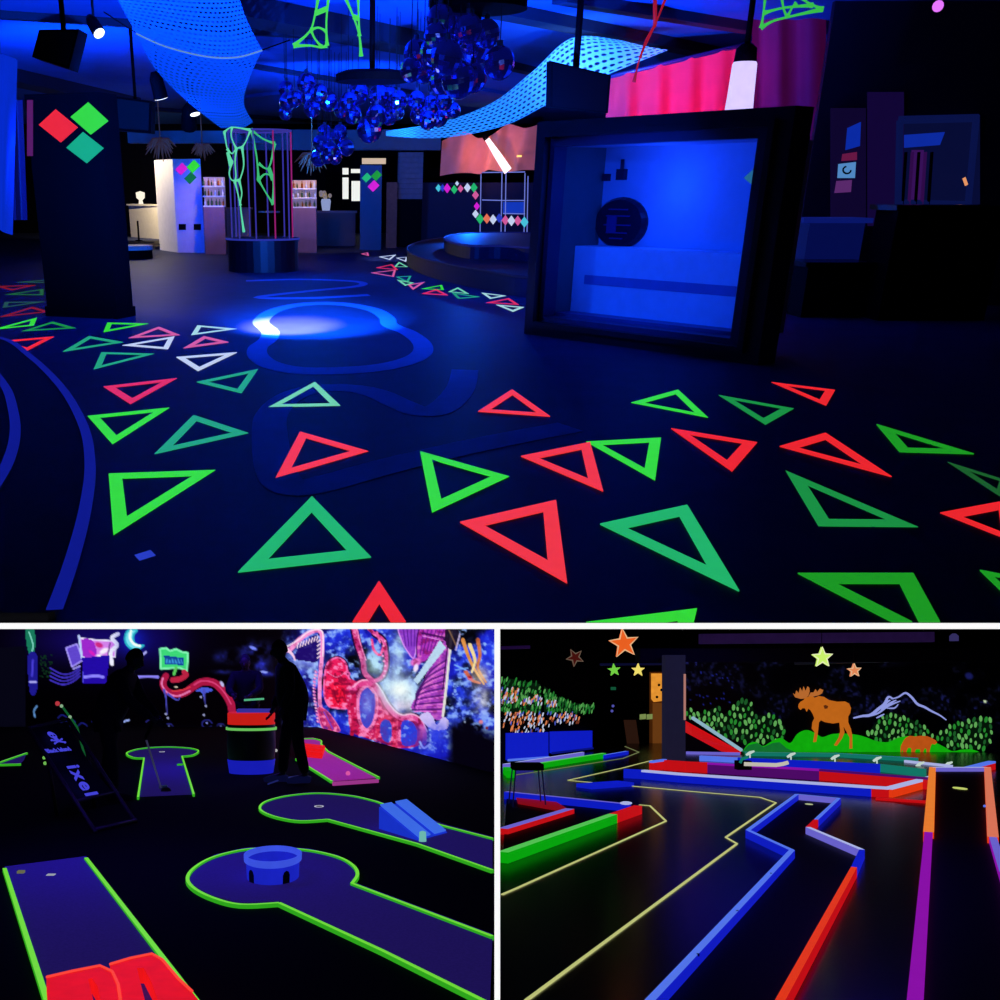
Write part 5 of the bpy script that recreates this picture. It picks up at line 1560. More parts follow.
# blue ramp
N0, N1, F1 = LO.fl(379, 830), LO.fl(418, 842), LO.fl(447, 834)
F0 = N0 + (F1 - N1)
rh = LO.at(379, 807, N0.y).z
root = thing(LO, 'blue_ramp', 'blue wedge ramp with two light tracks on the middle lane', 'ramp', (N0 + F1) / 2)
mb = MB()
up = V((0, 0, rh))
lo_ = V((0, 0, .02))
mb.add([N0, N1, F1, F0, N0 + up, N1 + lo_, F1 + lo_, F0 + up], [(0, 1, 5, 4), (3, 7, 6, 2), (0, 4, 7, 3), (1, 2, 6, 5), (4, 5, 6, 7), (3, 2, 1, 0)])
wg_ = part(mb, 'wedge', glow('ramp_blue', (24, 50, 206), .85, .5), root)
for s0, s1 in ((.04, .42), (.56, .96)):
    a, b = N0 + up, N1 + lo_
    w_ = F1 - N1
    off = V((0, 0, .012))
    part(MB().prism([a + w_ * s0 + off, b + w_ * s0 + off, b + w_ * s1 + off, a + w_ * s1 + off], (0, 0, .012)), 'track', glow('ramp_light_blue', (62, 110, 236), .9, .5), wg_, 'light blue track board')
for q in (F0 + V((-.06, -.02, .0)), N1 + V((.04, -.04, 0))):
    part(MB().lathe(q, [(0, 0), (.035, 0), (.03, .1), (0, .11)], 8), 'peg', glow('pale_green_peg', (120, 200, 190), .8), root)

# ---- barrel
c = LO.fl(249, 775)
c = c + V((0, .38, 0))
k = c.y / FPX
zz = lambda v: EYE - (v - 668) * k
root = thing(LO, 'barrel', 'black barrel with blue foot, neon green hoop and red top band', 'barrel', c)
rb = 24.5 * k
part(MB().lathe(c, [(0, 0), (rb * .9, 0), (rb * .98, zz(759)), (rb * .9, zz(759)), (0, zz(759))], 30), 'blue_foot', glow('barrel_blue', (24, 30, 190), .85), root, 'glowing blue foot')
part(MB().lathe(c, [(rb * .95, zz(759)), (rb * 1.0, zz(745)), (rb * .98, zz(728)), (rb * .93, zz(713)), (0, zz(713))], 30), 'body', mat('barrel_black', (9, 9, 14), rough=.5), root)
part(MB().lathe(c, [(rb * 1.0, zz(729.5)), (rb * 1.04, zz(729.5)), (rb * 1.04, zz(727)), (rb * 1.0, zz(727))], 30), 'hoop', glow('barrel_green', (110, 200, 95), .9), root, 'neon green hoop')
part(MB().lathe(c, [(rb * .97, zz(724)), (rb * .97, zz(713)), (rb * .9, zz(712)), (0, zz(712))], 30), 'red_band', glow('barrel_red', (205, 30, 22), .9), root, 'glowing red top band')
top = zz(712)
solo(LO, MB().obox(c + V((-.2, -.25, top)), (.5, 0, 0), (0, .3, 0), (0, 0, .05)), 'score_tray', glow('lavender_tray', (64, 60, 190), .6), 'lavender-blue tray lying on top of the barrel', 'tray')
solo(LO, MB().bar(c + V((-.1, -.1, top + .2)), c + V((.2, -.12, top + .22)), .05, .03), 'green_stick', glow('pale_green_stick', (90, 190, 140), .8), 'pale green stick held above the barrel tray', 'stick')

# ---- people
def skin_mb(V_, E_, Rr, sub=1):
    me = bpy.data.meshes.new('skin')
    me.from_pydata([V(v) for v in V_], E_, [])
    o = bpy.data.objects.new('skin', me)
    COL.objects.link(o)
    o.modifiers.new('Skin', 'SKIN')
    if not me.skin_vertices:
        bm = bmesh.new(); bm.from_mesh(me); bm.verts.layers.skin.verify(); bm.to_mesh(me); bm.free()
    for i, d in enumerate(me.skin_vertices[0].data):
        r_ = Rr[i]
        d.radius = r_ if isinstance(r_, tuple) else (r_, r_)
        d.use_root = (i == 0)
    s = o.modifiers.new('Subdivision', 'SUBSURF')
    s.levels = s.render_levels = sub
    bpy.context.view_layer.update()
    dg = bpy.context.evaluated_depsgraph_get()
    m2 = bpy.data.meshes.new_from_object(o.evaluated_get(dg))
    mb = MB().add([v.co.copy() for v in m2.vertices], [list(f.vertices) for f in m2.polygons], 0, True)
    bpy.data.objects.remove(o)
    bpy.data.meshes.remove(me)
    bpy.data.meshes.remove(m2)
    return mb

dark_skin = mat('skin_in_dark', (60, 42, 40), rough=.6, var=.1)
cloth_b = mat('black_jacket_cloth', (10, 10, 15), rough=.9, var=.2, scale=20)
cloth_t = mat('black_trouser_cloth', (9, 9, 13), rough=.9, var=.2, scale=20)
hair_m = mat('dark_hair', (10, 8, 9), rough=.8)

def person(foot, H, rz, lean, label, larm, rarm, shoe=None, step=.1, belly=1.0):
    """larm / rarm: (elbow, wrist) offsets from the shoulder, metres for a 1.75 m figure; front is -y"""
    s = H / 1.75
    Rz = Matrix.Rotation(rz, 3, 'Z')
    Rl = Matrix.Rotation(lean, 3, 'X')
    hip0 = V((0, 0, .93))
    def T(p):
        return foot + Rz @ (V(p) * s)
    def U(p):                                   # upper body, bent forward at the hip
        return hip0 + Rl @ (V(p) - hip0)
    spine = [hip0, U((0, .01, 1.12)), U((0, .01, 1.30)), U((0, .0, 1.43)), U((0, -.01, 1.52))]
    head = U((0, -.03, 1.635))
    sh = {1: U((.19, 0, 1.42)), -1: U((-.19, 0, 1.42))}
    arm = {}
    for q, (e, w) in ((1, larm), (-1, rarm)):
        arm[q] = (sh[q], sh[q] + V(e), sh[q] + V(w))
    leg = {q: (V((.095 * q, 0, .9)), V((.10 * q, -.03 + step * q * .5, .5)), V((.105 * q, step * q, .09)), V((.115 * q, step * q - .17, .045))) for q in (1, -1)}
    def chain(kind):
        Vs, Es, Rs = [], [], []
        def ad(p, r_, par=None):
            Vs.append(T(p)); Rs.append(r_ * s if not isinstance(r_, tuple) else tuple(x * s for x in r_))
            if par is not None:
                Es.append((par, len(Vs) - 1))
            return len(Vs) - 1
        if kind == 'body':
            a0 = ad(spine[0], .12); a1 = ad(spine[1], .11, a0); a2 = ad(spine[2], .125, a1); a3 = ad(spine[3], .08, a2); a4 = ad(spine[4], .052, a3); ad(head - V((0, 0, .05)), .06, a4)
            for q in (1, -1):
                i = ad(arm[q][0], .055, a3); i = ad(arm[q][1], .042, i); i = ad(arm[q][2], .03, i)
                d = (arm[q][2] - arm[q][1]).normalized()
                ad(arm[q][2] + d * .08, .034, i)
                j = ad(leg[q][0], .085, a0); j = ad(leg[q][1], .058, j); j = ad(leg[q][2], .042, j); ad(leg[q][3], .035, j)
        elif kind == 'jacket':
            a0 = ad(U((0, .0, .84)), (.17 * belly, .135 * belly)); a1 = ad(spine[1], .155 * belly, a0); a2 = ad(spine[2], .165, a1); a3 = ad(spine[3], .12, a2); ad(U((0, -.005, 1.49)), .075, a3)
            for q in (1, -1):
                i = ad(arm[q][0], .08, a3); i = ad(arm[q][1], .062, i); ad(arm[q][2], .05, i)
        elif kind == 'trousers':
            a0 = ad(V((0, 0, .95)), .14)
            for q in (1, -1):
                j = ad(leg[q][0], .105, a0); j = ad(leg[q][1], .082, j); ad(leg[q][2] + V((0, 0, .02)), .068, j)
        return skin_mb(Vs, Es, Rs, 2 if kind != 'trousers' else 1)
    root = thing(LO, 'person', label, 'person', foot)
    mb = chain('body')
    hc = T(head)
    Hd = Rz @ Rl
    Mh = Hd.to_4x4()
    k0 = len(mb.v)
    mb.sphere((0, 0, 0), 1, 18, 14)
    for i in range(k0, len(mb.v)):
        p = mb.v[i]
        jaw = 1 - .28 * max(0, -p.z) ** 1.5
        mb.v[i] = hc + Hd @ V((p.x * .078 * s * jaw, p.y * .095 * s * (1 - .1 * max(0, -p.z)), p.z * .122 * s))
    def hp(x, y, z):
        return hc + Hd @ (V((x, y, z)) * s)
    mb.tube([hp(0, -.085, .02), hp(0, -.11, -.02), hp(0, -.09, -.03)], [.008 * s, .016 * s, .012 * s], 6)
    for q in (1, -1):
        mb.sphere(hp(.08 * q, .005, -.005), .024 * s, 8, 6, s=(.4, .8, 1.2))
        mb.sphere(hp(.03 * q, -.083, .015), .011 * s, 8, 6)
    mb.tube([hp(-.024, -.087, -.055), hp(0, -.094, -.053), hp(.024, -.087, -.055)], .007 * s, 5)
    for q in (1, -1):
        w_ = arm[q][2]
        d = (arm[q][2] - arm[q][1]).normalized()
        side = d.cross(V((0, 1, 0))).normalized() if abs(d.y) < .9 else V((1, 0, 0))
        for f in range(4):
            o_ = w_ + d * .08 + side * (.03 - .02 * f)
            L_ = (.07, .08, .075, .06)[f]
            mb.tube([T(o_), T(o_ + d * L_ * .6 + V((0, -.008, 0))), T(o_ + d * L_ + V((0, -.03, 0)))], .009 * s, 5)
        mb.tube([T(w_ + d * .03 + side * .03), T(w_ + d * .06 + side * .055), T(w_ + d * .1 + side * .06)], .010 * s, 5)
    part(mb, 'body', dark_skin, root)
    part(chain('jacket'), 'jacket', cloth_b, root)
    part(chain('trousers'), 'trousers', cloth_t, root)
    hb = MB().sphere((0, 0, 0), 1, 16, 12)
    hb.v = [hp(p.x * .087, p.y * .1 + .014, max(p.z, -.35 if p.y > 0 else .28) * .13 + .006) for p in hb.v]
    part(hb, 'hair', hair_m, root)
    for q in (1, -1):
        a_, t_ = leg[q][2], leg[q][3]
        sb_ = MB().tube([T(a_ + V((0, .06, -.045))), T(a_ + V((0, .0, -.03))), T(t_ + V((0, .03, .005))), T(t_ + V((0, -.06, -.008)))], [.04 * s, .052 * s, .045 * s, .028 * s], 10)
        part(sb_, 'shoe', shoe or cloth_t, root)
    return root, T, arm

f1 = LO.fl(108, 800)
pr, T1, arm1 = person(f1, 1.9, R(82), R(24), 'dark-clothed person bending forward with a putter, left of the T-shaped lane', ((.05, -.12, -.26), (-.08, -.34, -.46)), ((-.05, -.12, -.26), (.1, -.34, -.46)), belly=1.35)
hand = T1((arm1[1][2] + arm1[-1][2]) / 2)
e = LO.fl(161, 790)
e.z = .03
root = thing(LO, 'putter', 'thin pale putter held by the bending dark person', 'golf club', e)
top_ = LO.at(146, 739, f1.y - .5)
part(MB().tube([top_, e], .012, 6), 'shaft', mat('putter_steel', (120, 122, 150), rough=.3, metal=.6, emit=(60, 60, 90), es=.5), root)
part(MB().tube([hand, top_ + (top_ - e).normalized() * .05, top_], .018, 6), 'grip', black, root)
part(MB().box(e + V((.03, 0, .01)), (.11, .04, .04)), 'head', metal_m, root)
f2 = LO.fl(294, 783)
person(f2, 2.0, R(-75), R(13), 'tall dark-clothed person standing right of the barrel, back to the octopus', ((.05, .02, -.28), (.04, -.08, -.5)), ((-.05, -.0, -.28), (-.04, -.1, -.5)), shoe=glow('dark_blue_shoe', (12, 16, 60), .5), step=.12, belly=1.5)
f3 = V((LO.fl(246, 766).x, LO.fl(246, 766).y + .25, 0))
person(f3, 1.84, R(-5), R(14), 'dark-clothed person leaning over the barrel from behind', ((.06, -.16, -.22), (-.05, -.36, -.30)), ((-.06, -.16, -.22), (.05, -.36, -.30)))
# glowing laces line on the floor by the shoes
p0_, p1_ = LO.fl(268, 784, .02), LO.fl(298, 776, .02)
mb = MB().tube([p0_, (p0_ + p1_) / 2 + V((0, 0, .02)), p1_], .012, 5)
solo(LO, mb, 'floor_marker', glow('dim_blue_marker', (36, 44, 120), .6), 'faint blue strip on the floor at the tall person\'s feet', 'marker')
p = LO.fl(276, 752)
solo(LO, MB().sphere(p + V((0, 0, .03)), .03, 10, 8), 'golf_ball', glow('golf_ball_white', (190, 190, 190), .8), 'tiny white golf ball between barrel and tall person', 'golf ball', loc=p)

# ---- deck chair
B1, B2 = LO.fl(95.6, 832.4), LO.fl(136, 823)
T1_, T2_ = LO.at(28.4, 728, B1.y + 1.0), LO.at(68, 719, B2.y + 1.0)
root = thing(LO, 'deck_chair', 'dark folding deck chair with skull print and blue lettering on its black sling', 'deck chair', (B1 + B2) / 2)
part(MB().tube([B1, T1_], .022, 6), 'side_rail', wood_d, root)
part(MB().tube([B2, T2_], .022, 6), 'side_rail', wood_d, root)
part(MB().tube([B1 + V((0, 0, .03)), B2 + V((0, 0, .03))], .02, 6), 'cross_bar', wood_d, root)
part(MB().tube([T1_, T2_], .02, 6), 'cross_bar', wood_d, root)
for f_, a_, b_ in ((.7, B1, T1_), (.7, B2, T2_)):
    m_ = a_.lerp(b_, f_)
    g_ = V((m_.x + .02, m_.y + .55, 0))
    g_.x = m_.x + (a_.x - b_.x) * -.05
    part(MB().tube([m_, g_], .02, 6), 'rear_leg', wood_d, root)
m1, m2 = B1.lerp(T1_, .28), B2.lerp(T2_, .28)
part(MB().tube([m1, m2], .018, 6), 'cross_bar', wood_d, root)
rows = []
for k in range(9):
    t = .28 + .7 * k / 8
    a_, b_ = B1.lerp(T1_, t), B2.lerp(T2_, t)
    sag = -.10 * math.sin((t - .28) / .7 * math.pi)
    rows.append([a_.lerp(b_, .06 + .88 * j / 6) + V((0, -sag * .6, sag)) for j in range(7)])
sling = part(MB().grid(rows), 'sling', mat('black_sling', (6, 6, 16), rough=.9), root)
exc = (B2 - B1).normalized()
upc = (T1_ - B1).normalized()
nc = exc.cross(upc).normalized()
if nc.dot(LO.cam - B1) < 0:
    nc = -nc
pl0 = B1.lerp(T1_, .6) + nc * .02
print_m = glow('blue_print', (70, 70, 225), .9)
def chtext(txt, size, u, v, ex, ey, **kw):
    p = LO.on(u, v, pl0, nc)
    mb = text_mb(txt, size, p, ex, ey, .002, **kw)
    off = V((0, 0, 0))
    return part(mb, 'lettering', print_m, sling, 'blue lettering on the sling')
eyt = nc.cross(exc).normalized()
chtext('Black Island', .085, 60, 751.5, exc, eyt, bold=.002)
upd = (eyt - exc * .0).normalized()
dn = -upc
rt = nc.cross(dn).normalized()
chtext('ixel', .29, 76.5, 781, dn, exc, bold=.007, space=1.22)
sk = LO.on(54, 737, pl0, nc)
mb = MB()
def disc2(cx, cy, rx, ry, n=14):
    mb.prism([sk + exc * (cx + rx * math.cos(2 * math.pi * k / n)) + eyt * (cy + ry * math.sin(2 * math.pi * k / n)) for k in range(n)], nc * .003)
disc2(0, .03, .058, .06)
mb.obox(sk - exc * .03 - eyt * .055, exc * .06, eyt * .04, nc * .003)
for q in (1, -1):
    a_, b_ = sk - exc * .085 * q - eyt * .10, sk + exc * .085 * q - eyt * .045
    mb.tube([a_, b_], .009, 5)
    for e_ in (a_, b_):
        mb.sphere(e_, .012, 8, 6)
part(mb, 'skull_emblem', print_m, sling, 'blue skull and crossbones print')
for q in (.018, -.018):
    part(MB().prism([sk + exc * (q * 1.3 + .014 * math.cos(t)) + eyt * (.02 + .014 * math.sin(t)) + nc * .0035 for t in np.linspace(0, 5.6, 9)], nc * .001), 'eye_socket', black, sling)
# green stick and bits behind the chair
root = thing(LO, 'putter', 'leaning putter with green shaft behind the deck chair', 'golf club', LO.at(77, 727, 13.5))
part(MB().tube([LO.at(61, 705, 13.5), LO.at(70, 717, 13.5), LO.at(77, 727, 13.5), V((LO.at(95, 745, 13.5).x, 13.5, .02))], .014, 6), 'shaft', glow('green_shaft', (20, 100, 50), .7), root)
for u, v in ((61.5, 706), (70, 717)):
    part(MB().sphere(LO.at(u, v, 13.48), .022, 8, 6), 'fitting', glow('pale_fitting', (150, 190, 150), .8), root)
part(MB().sphere(LO.at(57.5, 703.5, 13.5), .03, 8, 6), 'grip_cap', glow('red_grip', (200, 60, 70), .8), root, 'red cap')
for u, v in ((44, 759.5), (45, 765)):
    p = LO.fl(u, v)
    solo(LO, MB().sphere(p + V((0, 0, .03)), .03, 10, 8), 'golf_ball', glow('golf_ball_green', (120, 200, 90), .8), 'tiny green golf ball left of the deck chair, %s of two' % ('farther' if v < 762 else 'nearer'), 'golf ball', loc=p)
# ================================================================== LOWER RIGHT HALL
floor_r = mat('dark_gloss_floor', (10, 9, 12), rough=.24, var=.3, scale=3, spec=.45)
fl_pts = [PD * 2.6 / PD.y, V((14, 2.6, 0)), V((14, 24, 0)), PD * 24 / PD.y]
struct(LO, MB().prism([p - V((0, 0, .1)) for p in fl_pts], (0, 0, .1)), 'floor', floor_r, (4, 2.6, -.1))
MY = 20.6
wx0, wx1 = LO.at(684, 700, MY).x, LO.at(1030, 700, MY).x
struct(LO, MB().obox((wx0, MY + .02, 0), (wx1 - wx0, 0, 0), (0, .1, 0), (0, 0, 3)), 'wall_back', night)
struct(LO, MB().obox((LO.at(590, 700, 23).x, 23.06, 0), (3.2, 0, 0), (0, .1, 0), (0, 0, 3)), 'wall_far', night)

b_blue = glow('blue_board', (14, 30, 205), .85, .5)
b_lblue = glow('light_blue_board_top', (86, 120, 240), .9, .4)
b_white = glow('lavender_white_board_top', (176, 184, 235), .9, .3)
b_red = glow('red_board', (205, 16, 22), .85, .5)
b_or = glow('orange_red_board', (232, 58, 18), .9, .4)
b_orl = glow('orange_board', (240, 128, 48), .9, .4)
b_green = glow('green_board', (8, 172, 14), .85, .5)
b_gtop = glow('green_board_top', (90, 205, 90), .85, .4)
b_purple = glow('purple_board', (146, 18, 176), .85, .4)
b_dpurple = glow('dark_purple_board', (84, 12, 110), .8, .4)
b_teal = glow('teal_board', (20, 128, 110), .8, .4)
b_lav = glow('lavender_board', (112, 104, 215), .85, .4)
b_yel = glow('pale_yellow_floor_line', (205, 208, 132), .8, .3)
lane_m = mat('black_lane_felt', (8, 8, 12), rough=.6, spec=.2)
cup_m = glow('cup_pale', (190, 200, 150), .85)

def board(parent, a, b, h, w, side, top=None, name='board', label=None, z=0.0):
    pa, pb = LO.fl(a[0], a[1], h + z), LO.fl(b[0], b[1], h + z)
    mb = MB()
    if top is not None and h > .1:
        mb.bar(pa, pb, w * 1.05, .03, m=1)
        mb.bar(pa - V((0, 0, .03)), pb - V((0, 0, .03)), w, h - .03, m=0)
    else:
        mb.bar(pa, pb, w, h, m=0, m_top=1)
    if parent is None:
        return mb
    return part(mb, name, [side, top or side], parent, label)

def course(label, c, name='mini_golf_lane'):
    return thing(LO, name, label, 'mini golf lane', LO.fl(*c))

# zigzag lane in the middle
Z = course('zigzag lane with blue left border and orange-red right border in the middle', (800, 840))
zl = [(797, 794), (748, 830), (792, 850), (648, 1002)]
zr = [(797, 794), (839, 798), (808, 827), (862, 849.5), (779, 1002)]
part(MB().prism([LO.fl(*p) for p in zl + zr[::-1][:-1]], (0, 0, .008)), 'felt', lane_m, Z)
hb = .075
for a, b in zip(zl[:-1], zl[1:]):
    board(Z, a, b, hb, .045, b_blue, b_lblue)
board(Z, (797, 794), (839, 798), hb, .042, b_lav, b_lblue)
board(Z, (839, 798), (816, 819.5), hb, .042, b_blue, b_lblue)
board(Z, (816, 819.5), (808, 827), hb, .042, b_red)
board(Z, (808, 827), (862, 849.5), hb, .045, b_lav, b_white)
board(Z, (862, 849.5), (854, 867), hb, .042, b_blue)
board(Z, (854, 867), (779, 1002), hb, .042, b_red, b_or)
part(MB().lathe(LO.fl(809, 805), [(0, .012), (.04, .012), (.04, .008)], 16, sy=1.5), 'cup', cup_m, Z)
for t in (.25, .55, .8):
    a, b = LO.fl(792, 850, hb), LO.fl(655, 1002, hb)
    p = a.lerp(b, t)
    part(MB().lathe(p, [(0, .003), (.008, .003), (.008, -.01)], 8), 'screw', black, Z)

# right raised lane
hq, zq = .32, .27
qz = lambda u, v, z=zq: LO.fl(u, v, z)
Q = thing(LO, 'mini_golf_lane', 'raised straight lane at the right with orange and purple border boards', 'mini golf lane', V((qz(960, 850).x, qz(960, 850).y, 0)))
top_q = [qz(*u) for u in ((932, 769), (988, 769), (995, 845), (1012, 900), (1040, 1004), (915, 1004))]
part(MB().prism([V((q.x, q.y, .0)) for q in top_q], (0, 0, zq)), 'raised_bed', lane_m, Q)
def qboard(a, b, w, side, top=None):
    return part(MB().bar(qz(*a, hq), qz(*b, hq), w, hq - zq + .03, m=0, m_top=1), 'board', [side, top or side], Q)
qboard((932.5, 767), (928.5, 832), .075, b_or, b_orl)
qboard((928.5, 832), (914.5, 1004), .055, b_purple)
qboard((987.5, 767), (993, 837), .075, b_or, glow('salmon_board', (225, 120, 90), .9, .4))
qboard((993, 837), (1004, 872), .05, b_purple, b_lav)
qboard((1004, 872), (1046, 1004), .05, b_purple)
qboard((932, 767.3), (988, 767.3), .10, b_lav, b_white)
part(MB().lathe(qz(960, 789, zq), [(0, .012), (.055, .012), (.055, .004)], 16, sy=2.0), 'cup', glow('cup_yellow', (200, 215, 110), .9), Q)
part(MB().sphere(qz(984.5, 806, hq), .012, 8, 6), 'screw', b_lblue, Q)

# left front lane
Lf = course('left front lane with long green board and red end, cut by the left picture edge', (570, 815))
part(MB().prism([LO.fl(*p) for p in ((502.5, 862), (507, 793), (628, 806), (636, 812), (614, 819))], (0, 0, .008)), 'felt', lane_m, Lf)
hl = .09
board(Lf, (503, 852), (613, 814), hl, .09, b_green, b_gtop)
board(Lf, (613, 814), (638, 805.5), hl, .09, b_red)
board(Lf, (506, 791.5), (629, 804), hl, .08, b_blue, b_lav)
part(MB().sphere(LO.fl(626, 804, hl) + V((0, 0, .01)), .05, 8, 6, s=(1.4, 1, .4)), 'corner_cap', b_white, Lf)
Li = course('low red-sided lavender board inside the left front lane, ending in a point', (540, 808), 'inner_board')
Li['category'] = 'board'
board(Li, (503, 828.5), (570, 808.5), .06, .1, b_red, b_lav)
part(MB().prism([LO.fl(u, v, .03) for u, v in ((516, 797.5), (556, 802), (566, 808), (560, 811.5), (518, 804))], (0, 0, .004)), 'red_floor_panel', glow('dim_red_board', (140, 10, 20), .8, .4), Li)

# pale yellow floor lines
def yline(path, label, w=.045, ky=1.0, m=b_yel):
    mb = MB()
    pts = [LO.fl(*p) for p in path]
    for a, b in zip(pts[:-1], pts[1:]):
        ribbon(mb, [a, b], w, .006, ky, 0)
    mb.v = [V((p.x, p.y, max(p.z, .001))) for p in mb.v]
    return solo(LO, mb, 'floor_line', m, label, 'floor line')
yline([(502, 895), (516, 889), (666, 821.3), (650, 806), (639, 805)], 'pale yellow line around the left front lane', .02, 1.2)
yline([(525, 1002), (737, 844), (725.8, 837.6), (776, 803), (760, 797.5), (690, 791.5), (568, 780.5), (623, 768), (652, 760.5)], 'long pale yellow line with a kink running left of the zigzag lane', .019, 1.5)
yline([(506, 776.5), (560, 768.5), (623, 758.5), (639, 752.3), (625, 746.5)], 'thin far yellow line in front of the green board at the left', .022, 1.6, glow('dim_yellow_line', (120, 130, 84), .8, .3))

# wide blue lane across the middle
hw = .13
Wd = course('wide far lane with blue front boards and an orange-red rail at its right', (780, 785))
board(Wd, (624, 769), (643, 769.8), hw, .06, b_blue)
board(Wd, (643, 769.8), (680, 773), hw, .08, b_blue, b_white)
board(Wd, (680, 773), (872, 786), hw, .08, b_blue, b_white)
board(Wd, (872, 786), (889, 787), hw, .08, b_red, b_white)
board(Wd, (889, 787), (934, 775.5), hw, .08, b_or, b_white)
board(Wd, (934, 775.5), (992, 761), hw, .1, b_red, b_lblue)
part(MB().bar(LO.fl(876, 797.5, .03), LO.fl(930, 801, .03), .05, .03), 'low_strip', b_red, Wd)  # floor reflection of the orange-red rail, built as a solid strip
part(MB().bar(LO.fl(584, 784.5, .05), LO.fl(626, 781.5, .05), .3, .05), 'low_strip', b_blue, Wd)
# far lane: red, purple and red front boards, white and teal rails, pegs
Fr = course('farthest lane of short red and purple boards below the moose mural', (790, 768))
hf = .16
for a, b, s_, t_ in (((651, 761), (665, 759), b_red, b_lblue), ((686, 761.5), (708, 762.5), b_red, b_red), ((708, 762.5), (820, 769), b_dpurple, b_purple), ((820, 769), (930, 777.5), b_red, b_dpurple), ((665, 760), (686, 761.5), b_red, b_red)):
    board(Fr, a, b, hf, .06, s_, t_)
rail = thing(LO, 'course_rail', 'long layered blue and teal rail along the foot of the moose mural', 'rail', LO.fl(820, 762))
for a, b, s_, t_, h_, w_ in (((686, 751.5), (740, 752.5), b_lav, b_lav, .05, .03), ((700, 755.5), (775, 759.5), b_lblue, b_lblue, .09, .06), ((738, 757.5), (880, 764), b_blue, b_blue, .14, .05), ((745, 752), (835, 753), b_teal, glow('pale_teal_top', (110, 175, 170), .85), .07, .03), ((835, 753), (918, 758), b_teal, b_lblue, .07, .03), ((880, 764), (925, 769), b_teal, b_teal, .12, .05), ((905, 760), (952, 765), b_white, b_white, .04, .04)):
    board(rail, a, b, h_, w_, s_, t_)
GP = 'small white pegs on the far rail'
for i, (u, v, lab) in enumerate(((750, 753, 'small white peg on the far rail above the white pipe, leftmost'), (791, 755, 'small white peg on the far rail, below the moose\'s muzzle'), (835, 757, 'small white peg on the far rail, below the moose\'s belly'), (877, 759, 'small white peg on the far rail, right of the moose\'s hind leg'), (920, 764, 'small white peg on the far rail below the little bear'), (948, 764, 'small white peg on the far rail at the top of the straight right lane'))):
    p = LO.at(u, v + 1.5, LO.fl(820, 766).y)
    mb = MB().tube([p + V((-.06, 0, -.01)), p + V((0, 0, .03)), p + V((.07, 0, .055))], [.02, .026, .014], 6)
    mb.tube([p, V((p.x, p.y, p.z - .08))], .012, 5)
    solo(LO, mb, 'white_peg', glow('peg_white', (205, 225, 215), .85), lab, 'peg', GP)
y_ = 15.6
root = thing(LO, 'white_pipe', 'white pipe with black holder lying on the far lane, below the trees', 'pipe', LO.at(765, 768, y_))
part(MB().tube([LO.at(744, 764, y_), LO.at(776, 765, y_), LO.at(783, 764, y_), LO.at(788, 762.5, y_)], .028, 8), 'pipe', glow('pipe_white', (205, 200, 185), .85), root)
part(MB().obox(LO.at(738, 770, y_), (.2, 0, 0), (0, .15, 0), (0, 0, .13)), 'holder', black, root)
part(MB().tube([LO.at(740, 763, y_), LO.at(742, 759, y_), LO.at(748, 757, y_)], .022, 6), 'clip', b_teal, root)

# rail leaning from the column
a_, b_ = LO.at(686, 721, 18.6), LO.fl(741, 751.5, .05)
root = thing(LO, 'sloping_rail', 'red sloping rail with white top edge descending right from the column', 'rail', V((b_.x, b_.y, 0)))
c2_ = LO.fl(722, 751.5, .01)
mb = MB().prism([a_, b_, V((b_.x, b_.y, .005)), c2_, a_ - V((0, 0, .19))], (0, .1, 0))
part(mb, 'red_side', b_red, root)
part(MB().tube([a_ + V((.12, 0, .05)), b_ + V((0, 0, .03))], .035, 6), 'top_edge', glow('pale_blue_edge', (150, 190, 210), .85), root)

# column, strip, doorway
c_, r_ = LO.fl(665.5, 769), LO.fl(685.5, 769)
root = thing(LO, 'column', 'square blue-grey column standing between doorway and moose mural', 'column', c_)
part(MB().obox(c_, r_ - c_, (0, .2, 0), (0, 0, LO.at(670, 655, c_.y).z)), 'shaft', mat('blue_grey_column', (22, 22, 40), rough=.8, emit=(27, 26, 48), es=.8, spec=.1), root)
zs_ = LO.at(684, 720, c_.y).z
part(MB().obox(V((r_.x - .03, c_.y - .02, zs_)), (.03, 0, 0), (0, .02, 0), (0, 0, LO.at(684, 674, c_.y).z - zs_)), 'light_strip', glow('salmon_strip', (190, 130, 120), .8), root, 'thin salmon light strip')
dy = 22.9
droot = struct(LO, MB().prism([LO.at(u, v, dy + .1) for u, v in ((650, 672), (667, 672), (667, 752), (650, 752))], (0, .05, 0)), 'door_1', mat('brown_door', (92, 50, 26), rough=.7, emit=(96, 50, 14), es=.35))
part(MB().prism([LO.at(u, v, dy + .05) for u, v in ((651.5, 673.5), (662, 673.5), (662, 701), (654, 702), (651.5, 699))], (0, .03, 0)), 'lit_panel', glow('orange_lit_panel', (232, 150, 50), .95, var=.35), droot, 'orange lit upper panel')
part(MB().prism([LO.at(u, v, dy + .06) for u, v in ((653, 703), (663, 703), (663, 749), (653, 749))], (0, .03, 0)), 'door_leaf', glow('dark_orange_leaf', (110, 62, 22), .8), droot)
for k_, (u, v) in enumerate(((659, 685), (661.5, 690), (657, 697))):
    part(MB().sphere(LO.at(u, v, dy + .04), .03, 8, 6), 'dark_spot', black, droot)
solo(LO, MB().prism([LO.at(u, v, dy) for u, v in ((624, 720), (636, 720), (640, 748), (628, 748))], (0, .04, 0)), 'leaning_panel', glow('dim_brown_panel', (44, 24, 16), .8), 'dim brown panel leaning left of the orange doorway', 'panel')
